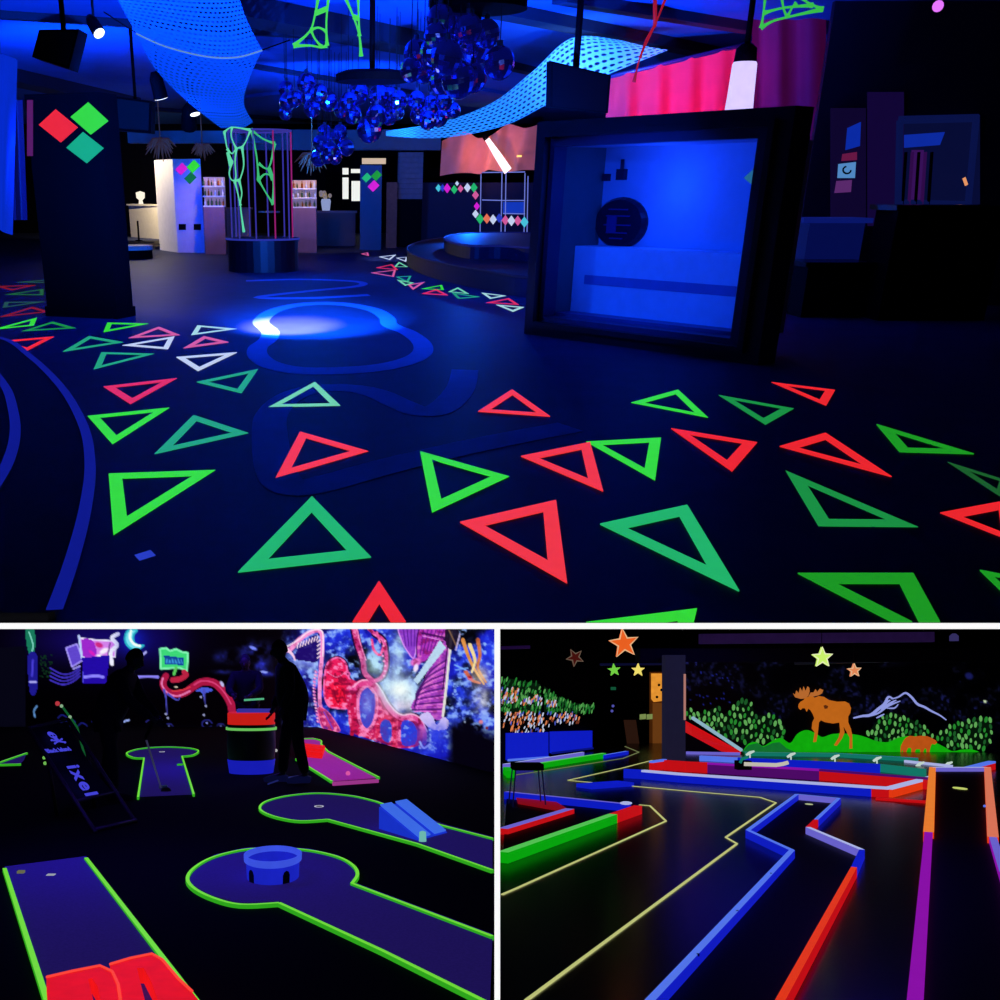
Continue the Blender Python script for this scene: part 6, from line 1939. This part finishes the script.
for u0, u1, q in ((640, 646, 'left'), (647, 652.5, 'right')):
    solo(LO, MB().prism([LO.at(u, v, dy) for u, v in ((u0, 714.5), (u1, 714), (u1, 719), (u0, 719.5))], (0, .03, 0)), 'glow_sign', glow('olive_green_sign', (130, 150, 84), .85, var=.5), 'small green glowing sign beside the doorway, %s of two' % q, 'sign')
solo(LO, MB().prism([LO.at(u, v, dy) for u, v in ((611, 687), (616, 687), (616, 690), (611, 690))], (0, .03, 0)), 'exit_light', glow('dim_green_light', (20, 90, 60), .8), 'tiny dim green light below the green star', 'light')
for u, v in ((613, 706), (612, 711)):
    solo(LO, MB().sphere(LO.at(u, v, dy), .03, 8, 6), 'wall_light', glow('violet_dot', (90, 90, 190), .8), 'tiny violet light on the dark wall left of the doorway, %s' % ('upper' if v < 708 else 'lower'), 'light')
for u, v in ((603, 728), (607, 731), (601, 733)):
    pass

# left wall with painted trees and blue boards
TY0, TY1 = LO.fl(500, 763), LO.fl(596, 750)
td = (TY1 - TY0).normalized()
tn = V((td.y, -td.x, 0))
if tn.dot(LO.cam - TY0) < 0:
    tn = -tn
on_t = lambda u, v, o=0.0: LO.on(u, v, TY0, tn) + tn * o
e0, e1 = on_t(497.5, 760), on_t(600, 750)
e0.z = e1.z = 0
struct(LO, MB().prism([e0, e1, e1 + V((0, 0, 3)), e0 + V((0, 0, 3))], -tn * .1), 'wall_left', night)
root = thing(LO, 'tree_mural', 'painted mural of green trees over a colourful crowd of dabs at the left', 'mural', on_t(550, 735))
def dabs(room, mapf, rng, n, region, size, ang, m_choices, name, parent, nrm, asp=2.0, gap=0.0):
    mb = MB()
    done = []
    for tr in range(n * 12):
        if len(done) >= n:
            break
        u, v = region(rng)
        if any((u - a) ** 2 + ((v - b) * .75) ** 2 < gap * gap for a, b in done):
            continue
        done.append((u, v))
        p = mapf(u, v)
        ex_ = nrm.cross(V((0, 0, 1))).normalized()
        a = ang + rng.uniform(-.35, .35)
        s = size * rng.uniform(.75, 1.15)
        d1 = ex_ * math.cos(a) + V((0, 0, 1)) * math.sin(a)
        d2 = ex_ * -math.sin(a) + V((0, 0, 1)) * math.cos(a)
        pts = [p + d1 * s * math.cos(t) / asp + d2 * s * math.sin(t) for t in np.linspace(0, 2 * math.pi, 9)[:-1]]
        mb.prism(pts, nrm * .004, rng.randrange(len(m_choices)))
    return part(mb, name, m_choices, parent, None, 'stuff')
rng = random.Random(3)
gA, gB, gC = glow('mural_leaf_green', (36, 128, 48), .85), glow('mural_leaf_dark', (20, 84, 34), .85), glow('mural_leaf_light', (90, 168, 84), .85)
dark_back = glow('mural_dark_green', (6, 30, 12), .8)
hull1 = [(500, 677), (512, 679), (540, 684), (541, 712), (500, 712)]
hull2 = [(544, 686), (556, 696), (568, 702), (582, 704), (594, 704), (594, 711), (585, 713), (544, 712)]
def in_poly(u, v, P_):
    ins = False
    n = len(P_)
    for i in range(n):
        (x0, y0), (x1, y1) = P_[i], P_[(i + 1) % n]
        if (y0 > v) != (y1 > v) and u < (x1 - x0) * (v - y0) / (y1 - y0) + x0:
            ins = not ins
    return ins
def region_of(P_):
    us, vs_ = [p[0] for p in P_], [p[1] for p in P_]
    def f(r):
        while True:
            u, v = r.uniform(min(us), max(us)), r.uniform(min(vs_), max(vs_))
            if in_poly(u, v, P_):
                return u, v
    return f
for H_ in (hull1, hull2):
    part(MB().prism([on_t(u, v, .002) for u, v in H_], tn * .003), 'tree_backing', dark_back, root)
    dabs(LO, lambda u, v: on_t(u, v, .006), rng, 130, region_of(H_), .05, .6, [gA, gB, gC, gA], 'painted_leaves', root, tn)
oA, wA, lA, rA = glow('dab_orange', (225, 130, 80), .9), glow('dab_white', (195, 205, 230), .9), glow('dab_blue', (70, 84, 190), .9), glow('dab_brown', (120, 56, 36), .9)
for H_ in ([(503, 712), (543, 712), (543, 731), (520, 734), (503, 728)], [(545, 713), (583, 713), (582, 722), (566, 724), (545, 726)], [(500, 688), (518, 688), (516, 703), (500, 702)], [(520, 698), (543, 695), (542, 704), (520, 705)], [(546, 700), (556, 701), (556, 706), (546, 706)]):
    dabs(LO, lambda u, v: on_t(u, v, .009), rng, int(20 + 90 * (H_[1][0] - H_[0][0]) / 40 * (H_[2][1] - H_[0][1]) / 18), region_of(H_), .042, .7, [oA, wA, lA, rA, oA, wA], 'painted_crowd', root, tn)
for q in ([(504, 733), (545, 732), (545, 757), (504, 760)], [(548, 731.5), (589, 730.5), (589, 748), (548, 753)]):
    P_ = [on_t(u, v, .03) for u, v in q]
    r2 = thing(LO, 'blue_wall_board', 'glowing blue board below the tree mural, %s of two' % ('left' if q[0][0] < 540 else 'right'), 'board', (P_[2] + P_[3]) / 2)
    part(MB().prism(P_, tn * .04), 'panel', b_blue, r2)
    part(MB().tube([P_[3] + tn * .05, P_[2] + tn * .05], .02, 6), 'bottom_edge', b_lblue if q[0][0] < 540 else glow('deep_blue_board', (10, 20, 130), .8, .5), r2)
Gf = course('far left lane with green board and pale blue rail below the blue wall boards', (560, 760))
board(Gf, (504, 764), (583, 752), .07, .05, b_lav, b_white)
board(Gf, (536, 763.5), (604, 753), .085, .08, b_green, b_gtop)
board(Gf, (604, 755), (627, 751), .06, .06, b_blue, b_lblue)
board(Gf, (507, 767), (511, 771), .1, .12, b_green)

# low black stool
p = LO.fl(527, 806)
sz = LO.at(527, 768, p.y).z
root = thing(LO, 'stool', 'low black stool with thin legs standing at the left beside the green board', 'stool', p)
part(MB().box(p + V((0, 0, sz + .02)), (.34, .3, .07)), 'seat', black, root)
lm = mat('stool_leg_blue', (40, 44, 90), rough=.4, emit=(16, 18, 60), es=.4)
for q in (1, -1):
    for w_ in (1, -1):
        part(MB().tube([p + V((.15 * q, .12 * w_, sz)), p + V((.19 * q, .16 * w_, 0))], .009, 5), 'leg', lm, root)

# ---- moose mural
on_m = lambda u, v, o=0.0: LO.on(u, v, (0, MY, 0), V((0, -1, 0))) + V((0, -o, 0))
mroot = thing(LO, 'forest_mural', 'night forest mural with orange moose, bear and snowy mountain on the lower right wall', 'mural', on_m(840, 754))
P = Paint(683, 655, 1025, 764, 1.2, 21)
n1, n2 = P.noise(30, 26), P.noise(3, 3, 2)
P.mix(np.clip((n1 - .5) * 3, 0, 1) * np.clip((n2 - .55) * 5, 0, 1) * np.clip((735 - P.W) / 20, 0, 1) * 1.0, (44, 50, 150))
P.mix(np.clip((n1 - .45) * 2, 0, 1) * .25, (12, 12, 50))
for k in range(26):
    u, v = P.rng.uniform(690, 735), P.rng.uniform(672, 705)
    P.dab(u, v, .9, .9, 0, (26, 34, 120))
P.dab(969, 676, 5, 4, .4, (30, 34, 120), .7); P.dab(985, 701.5, 2.2, 1.2, 0, (205, 225, 180))
P.panel(LO, 'night_sky_panel', (0, MY, 0), (0, -1, 0), vcol_mat('night_sky_paint', 1.0), mroot)
hill = [(742, 752), (748, 744), (756, 742), (763, 746), (772, 741), (781, 738), (790, 743), (797, 734), (806, 730), (815, 733), (822, 737), (832, 734), (845, 733.5), (858, 735), (868, 738), (876, 741), (888, 742), (897, 738), (908, 736), (920, 737), (934, 742), (944, 747), (952, 751), (962, 749.5), (972, 749.5), (982, 753), (996, 757), (994, 765), (742, 765)]
hp_ = smooth_pts([on_m(u, v, .008) for u, v in hill[:-2]], 4) + [on_m(u, v, .008) for u, v in hill[-2:]]
part(MB().prism(hp_, (0, -.006, 0)), 'hills', glow('hill_green', (18, 178, 14), .85, var=.2), mroot, 'bright green rolling hills')
part(MB().prism([on_m(u, v, .018) for u, v in ((742, 752), (748, 745), (757, 743), (763, 747), (772, 743), (779, 742), (786, 748), (795, 752), (790, 765), (742, 765))], (0, -.004, 0)), 'near_bushes', glow('bush_green', (20, 118, 48), .85, var=.2), mroot, 'darker green bushes at the left of the hills')
part(MB().prism([on_m(u, v, .024) for u, v in ((742, 751), (800, 753), (890, 754), (960, 757), (960, 764), (742, 764))], (0, -.003, 0)), 'ground_band', glow('band_teal', (16, 120, 92), .8), mroot, 'teal band at the foot')
tl, td_, tg = glow('tree_dab_pale', (98, 172, 88), .9), glow('tree_dab_dark', (28, 92, 40), .85), glow('tree_dab_green', (40, 140, 48), .85)
hulls = [([(686, 708), (692, 710), (700, 714), (707, 711), (719, 705), (723, 716), (728, 712), (736, 704), (743, 700), (752, 704), (755, 716), (764, 715), (772, 714), (780, 722), (785, 726), (785, 738), (775, 742), (745, 744), (722, 735), (700, 722), (686, 716)], 260),
         ([(867, 734), (876, 722), (884, 714), (892, 712), (904, 716), (916, 722), (926, 728), (934, 736), (905, 736), (890, 742), (876, 740)], 110),
         ([(934, 736), (944, 730), (956, 722), (966, 721), (978, 718), (986, 716), (992, 722), (991, 742), (984, 750), (964, 748), (950, 750)], 120)]
for H_, n in hulls:
    mb = MB().prism([on_m(u, v, .004) for u, v in H_], (0, -.002, 0))
    part(mb, 'tree_backing', glow('tree_backing_dark', (5, 26, 10), .7), mroot)
    dabs(LO, lambda u, v: on_m(u, v, .008), rng, n, region_of(H_), .056, .0, [tl, tg, tl, td_], 'painted_trees', mroot, V((0, -1, 0)), 1.9, 4.0)
mtn = glow('snow_line_paint', (150, 160, 235), .9)
mb = MB()
for path, w0 in (([(853, 718), (862, 716), (870, 715), (878, 709), (884, 704), (888, 697), (893, 699)], .03), ([(891, 699), (898, 697), (905, 693), (911, 697), (917, 704), (924, 707), (931, 711), (939, 715), (946, 720)], .022), ([(870, 716), (878, 713), (886, 707), (892, 704), (900, 701)], .02), ([(876, 718), (884, 714)], .016), ([(886, 708), (894, 708), (898, 704)], .014), ([(880, 712), (886, 703), (890, 700)], .02), ([(884, 707), (890, 703), (896, 700)], .018)):
    pts = smooth_pts([on_m(u, v, .012) for u, v in path], 5)
    n = len(pts)
    mb.tube(pts, [w0 * (.4 + .6 * math.sin(math.pi * (i + .6) / n)) for i in range(n)], 6)
for v in mb.v:
    v.y = MY - .014 - (MY - .012 - v.y) * .15
part(mb, 'mountain_outline', mtn, mroot, 'pale violet snowy mountain outline')
mz = lambda L: [(660 + a / 5, 620 + b / 5) for a, b in L]
body = mz([(688, 433), (690, 420), (700, 408), (714, 400), (722, 390), (735, 384), (752, 380), (770, 388), (790, 380), (815, 384), (840, 400), (880, 408), (920, 407), (940, 417), (950, 440), (946, 465), (936, 482), (936, 510), (950, 545), (956, 575), (957, 642), (943, 642), (945, 588), (925, 552), (912, 530), (918, 562), (905, 592), (880, 628), (866, 626), (890, 586), (897, 555), (893, 512), (860, 517), (820, 510), (800, 500), (790, 512), (785, 560), (777, 608), (762, 610), (770, 562), (755, 542), (758, 512), (768, 490), (760, 470), (750, 452), (738, 442), (729, 458), (722, 442), (708, 440), (700, 449), (691, 443)])
moose_m = glow('moose_orange_paint', (196, 104, 26), .9, var=.12)
moose_ = part(MB().prism([on_m(u, v, .03) for u, v in body], (0, -.012, 0)), 'moose', moose_m, mroot, 'orange moose walking to the left')
for ant in ([(722, 392), (700, 394), (672, 386), (662, 366), (672, 374), (678, 352), (690, 366), (697, 338), (708, 358), (714, 332), (724, 356), (734, 332), (742, 338), (744, 356), (738, 378)], [(738, 384), (750, 362), (764, 362), (774, 346), (782, 360), (796, 343), (812, 350), (806, 366), (790, 376), (765, 382), (752, 388)]):
    part(MB().prism([on_m(u, v, .028) for u, v in mz(ant)], (0, -.012, 0)), 'antler', glow('antler_orange', (188, 108, 48), .9), moose_)
part(MB().prism([on_m(u, v, .044) for u, v in mz([(812, 428), (822, 424), (836, 430), (832, 442), (818, 444)])], (0, -.003, 0)), 'brown_mark', glow('moose_mark', (96, 44, 16), .8), moose_, 'small brown mark on the moose')
bz = lambda L: [(800 + a / 5, 620 + b / 5) for a, b in L]
bear = bz([(498, 655), (500, 630), (512, 605), (525, 588), (545, 578), (570, 582), (600, 578), (630, 580), (650, 588), (672, 600), (680, 612), (668, 622), (655, 618), (648, 630), (642, 655), (640, 668), (628, 668), (628, 645), (618, 640), (608, 665), (598, 668), (596, 645), (575, 645), (565, 665), (552, 662), (552, 640), (535, 638), (524, 662), (512, 662), (506, 645), (502, 664)])
part(MB().prism([on_m(u, v, .03) for u, v in bear], (0, -.012, 0)), 'bear', glow('bear_orange_paint', (190, 84, 22), .9, var=.2), mroot, 'small orange bear bending down on the hills')

# ---- hanging stars
def star(u, v, r, y, m, label, rot=0.0, edge=None, th=.04, rv=None, room=LO):
    c = LO.at(u, v, y)
    k = y / FPX
    pts = []
    for i in range(10):
        a = math.pi / 2 + rot + i * math.pi / 5
        q = r if i % 2 == 0 else r * .42
        pts.append(c + V((q * k * math.cos(a), 0, q * k * math.sin(a))))
    root = thing(LO, 'hanging_star', label, 'star', c - V((0, 0, r * k)))
    part(MB().prism(pts, (0, th, 0)), 'star', m, root)
    part(MB().tube([c + V((0, th / 2, r * k * .8)), V((c.x, c.y + th / 2, 1.6 + .05 * y))], .004, 4), 'string', cord_m, root)
    if edge is not None:
        part(MB().tube([p + V((0, -.005, 0)) for p in pts], .008, 4, closed=True), 'edge', edge, root)
star(624, 643.5, 15, 10.5, glow('star_orange', (238, 98, 34), .95), 'largest orange hanging star at the top, left of the column', .12, glow('star_cream_edge', (240, 190, 140), .9))
star(614.5, 670, 6.5, 13, glow('star_green', (120, 215, 70), .9), 'small green hanging star below the largest orange one', .1)
star(638.5, 670, 6.8, 13, glow('star_yellow', (245, 225, 110), .95), 'small yellow hanging star beside the green one, left of the column', 0)
star(575, 657.5, 9, 12, glow('star_dim', (74, 18, 14), .8), 'dim dark red hanging star at the upper left with cream edges', .5, glow('star_dull_edge', (120, 100, 84), .7))
star(822.5, 657.5, 10.5, 12, glow('star_lime', (205, 245, 110), .95), 'bright lime-yellow hanging star above the moose', .02, glow('star_white_edge', (245, 250, 200), .9))
star(854.5, 670.5, 7, 14, glow('star_peach', (235, 140, 90), .9), 'small peach hanging star right of the lime-yellow one', .05, glow('star_pale_edge', (250, 205, 160), .8))

# ---- beams and pipes below the ceiling
beam_v = mat('violet_lit_beam', (70, 44, 100), rough=.5, var=.3, emit=(34, 18, 62), es=.6)  # violet light on the beam, put into its colour and glow
zc2 = lambda v, y: LO.at(700, v, y).z
solo(LO, MB().bar(LO.at(700, 634, 14), LO.at(932, 632, 14), .12, .13), 'ceiling_beam', beam_v, 'violet-lit beam under the ceiling above the moose mural', 'beam')
solo(LO, MB().tube([LO.at(795, 663, 19), LO.at(944, 658.5, 19)], .035, 8), 'ceiling_pipe', mat('grey_pipe', (46, 48, 60), rough=.5, emit=(16, 16, 24), es=.5), 'thin grey pipe above the snowy mountain', 'pipe')
solo(LO, MB().tube([LO.at(600, 664.5, 18.5), LO.at(664, 664, 18.5)], .02, 8), 'ceiling_pipe', mat('blue_pipe', (20, 24, 70), rough=.5, emit=(14, 16, 56), es=.5), 'thin blue pipe behind the yellow star', 'pipe')
solo(LO, MB().tube([LO.at(500, 648, 13), LO.at(530, 647, 13)], .02, 8), 'ceiling_pipe', mat('violet_lit_pipe', (50, 24, 80), rough=.5, emit=(36, 14, 66), es=.5), 'short violet-lit pipe at the upper left corner', 'pipe')  # violet light on the pipe is part of its colour
solo(LO, MB().obox(LO.at(640, 662, 17.4), (6.2, 0, 0), (0, .3, 0), (0, 0, .22)), 'ceiling_beam', mat('black_beam', (9, 9, 13), rough=.7), 'dark beam resting on the blue-grey column', 'beam')
solo(LO, MB().lathe(LO.at(954, 641, 13), [(0, 0), (.05, 0), (.05, .06), (.02, .09), (0, .09)], 10), 'ceiling_lamp', glow('dim_violet_lamp', (60, 54, 110), .7), 'small dim violet lamp under the ceiling at the right', 'lamp')
# ================================================================== LIGHT AND CAMERA
def light(kind, name, room, loc, col, power, aim=None, size=.05, angle=None, blend=.6):
    d = bpy.data.lights.new(name, kind)
    d.color = lin(col)
    d.energy = power
    if kind == 'AREA':
        d.size = size
    else:
        d.shadow_soft_size = size
    if kind == 'SPOT':
        d.spot_size = R(angle)
        d.spot_blend = blend
    o = bpy.data.objects.new(name, d)
    COL.objects.link(o)
    M = Matrix.Translation(V(loc))
    if aim is not None:
        q = (V(aim) - V(loc)).to_track_quat('-Z', 'Y')
        M = M @ q.to_matrix().to_4x4()
    o.matrix_world = room.M @ M
    return o

BL = (8, 88, 255)
# blue floods on the ceiling
light('SPOT', 'blue_flood', UP, (-1.5, 9.2, 1.0), BL, 3600, (-2.2, 13.5, 3.2), .03, 110, 1)
light('SPOT', 'blue_flood', UP, (1.6, 11.5, 1.0), BL, 2600, (2.0, 15.5, 3.2), .03, 120, 1)
light('SPOT', 'blue_flood', UP, (0, 19, 1.2), BL, 1500, (0, 22, 3.2), .03, 110, 1)
light('SPOT', 'blue_flood', UP, (-3.6, 15.0, 1.1), BL, 1500, (-3.4, 17, 3.2), .03, 120, 1)  # added unseen flood behind the column, deepens the left ceiling's blue
# the white and blue spot on the floor
sp = UP.fl(290, 326)
light('SPOT', 'floor_spot', UP, sp + V((.2, -2.6, 1.75)), (10, 104, 255), 12500, sp + V((.2, .2, 0)), .03, 38, .9)
light('SPOT', 'floor_spot', UP, sp + V((-.1, -2.4, 1.8)), (225, 200, 245), 9500, UP.fl(290, 327), .02, 22, .9)
light('SPOT', 'floor_spot', UP, UP.fl(385, 262) + V((-.3, -2.0, 1.9)), (190, 200, 255), 900, UP.fl(388, 259), .02, 22, .9)
# general blue wash of the floor
light('SPOT', 'floor_wash', UP, (-.6, 10.5, 2.9), BL, 230, (.0, 11.5, 0), .1, 140, 1)
light('SPOT', 'floor_wash', UP, (-1.4, 6.6, 2.9), BL, 22, (-1.0, 7.2, 0), .1, 130, 1)
light('SPOT', 'floor_wash', UP, (-.6, 18.5, 1.9), BL, 220, (-.4, 17, 0), .1, 140, 1)
# blue on the far columns and the box inside
pc = UP.fl(190, 252)
light('SPOT', 'column_blue', UP, pc + V((.5, -3.6, 1.7)), (4, 40, 255), 420, pc + V((.3, 0, .8)), .05, 34, .6)
light('SPOT', 'bar_warm', UP, pc + V((-2.6, 1.7, 1.9)), (255, 236, 210), 420, pc + V((-.3, .4, .9)), .05, 60, .6)
light('SPOT', 'bar_warm', UP, UP.at(146, 160, 31), (255, 228, 190), 500, UP.fl(150, 237), .05, 110, 1)
light('SPOT', 'bar_warm', UP, UP.at(216, 160, 23.6), (255, 205, 150), 60, UP.at(213, 200, 24.5), .05, 75, .7)
light('SPOT', 'bar_warm', UP, UP.at(304, 160, 24.3), (255, 205, 150), 60, UP.at(304, 205, 25.2), .05, 75, .7)
light('SPOT', 'bar_warm', UP, V((UP.fl(140, 250).x, pc.y + 1.2, 2.5)), (235, 222, 225), 150, UP.fl(150, 266), .05, 60, 1)
bi = fo(.42, .7, .3)
light('POINT', 'box_blue', UP, bi, (16, 70, 255), 9, None, .04)
light('SPOT', 'box_blue', UP, fo(.45, .75, -1.9), (8, 70, 255), 170, fo(.45, .45, .6), .1, 62, .7)  # added unseen spot before the box, evens the blue inside
# red and pink wash of the cloths
pp = UP.at(690, 90, 15.4)
light('SPOT', 'red_wash', UP, UP.at(700, 140, 13.6), (255, 30, 70), 160, UP.at(700, 70, 15.5), .05, 80, 1)
light('POINT', 'violet_lamp_light', UP, UP.at(745, 80, 12.0), (150, 90, 255), 5, None, .1)
oc_ = UP.at(490, 155, oy)
light('SPOT', 'warm_wash', UP, UP.at(478, 172, oy - 1.3), (255, 165, 130), 60, UP.at(490, 148, oy), .05, 85, 1)
light('SPOT', 'pillar_warm', UP, UP.at(404, 190, 22.5), (255, 225, 215), 26, UP.at(408, 172, 24.5), .03, 40, 1)
light('SPOT', 'stage_blue', UP, UP.at(470, 200, 25.5), BL, 500, UP.fl(480, 262), .05, 70, 1)
light('SPOT', 'ball_fill_blue', UP, (-.9, 7.4, 2.3), (14, 70, 255), 200, UP.at(450, 55, 9.5), .03, 50, 1)  # added unseen spots from here on put blue highlights on the balls
light('SPOT', 'ball_glint_white', UP, (1.4, 7.0, 2.0), (120, 160, 255), 40, UP.at(455, 55, 9.5), .02, 40, 1)  # added unseen white spots make the mirror facets glint
light('SPOT', 'ball_fill_blue', UP, (-2.4, 11.5, 1.8), (14, 70, 255), 300, UP.at(370, 105, 14.3), .03, 55, 1)
light('SPOT', 'ball_glint_white', UP, (.9, 11.3, 2.0), (200, 210, 255), 80, UP.at(370, 105, 14.3), .02, 55, 1)
light('SPOT', 'canopy_fill', UP, UP.at(560, 125, 14.0), (140, 205, 255), 110, UP.at(570, 60, 15), .03, 90, 1)  # added unseen spot below the canopy, whitens its lower edge
# black-light tubes of the lower halls
light('AREA', 'black_light', LO, (-2, 9, 2.0), (70, 40, 255), 26, (-2, 9, 0), 1.5)
light('AREA', 'black_light', LO, (-2, 17, 2.2), (70, 40, 255), 30, (-2, 17, 0), 1.5)
light('AREA', 'black_light', LO, (4, 9, 2.0), (50, 40, 255), 8, (4, 9, 0), 1.5)
light('AREA', 'black_light', LO, (5.5, 16, 2.2), (50, 40, 255), 9, (5.5, 16, 0), 1.5)

w = bpy.data.worlds.new('night')
w.use_nodes = True
w.node_tree.nodes['Background'].inputs[0].default_value = (0.0006, 0.0006, 0.0022, 1)
w.node_tree.nodes['Background'].inputs[1].default_value = 1.0
SC.world = w

cam = bpy.data.cameras.new('camera')
cam.sensor_fit = 'HORIZONTAL'
cam.sensor_width = 36
cam.lens = 36 * FPX / 1000
cam.shift_x = (500 - CX) / 1000
cam.shift_y = (CY - 500) / 1000
cam.clip_end = 200
co = bpy.data.objects.new('camera', cam)
COL.objects.link(co)
co.location = (0, 0, EYE)
co.rotation_euler = (R(90), 0, 0)
SC.camera = co
vs = SC.view_settings
vs.view_transform = 'Standard'
vs.look = 'None'
vs.exposure = 0
vs.gamma = 1
vs.use_curve_mapping = False
SC.cycles.max_bounces = 5
SC.cycles.transparent_max_bounces = 12
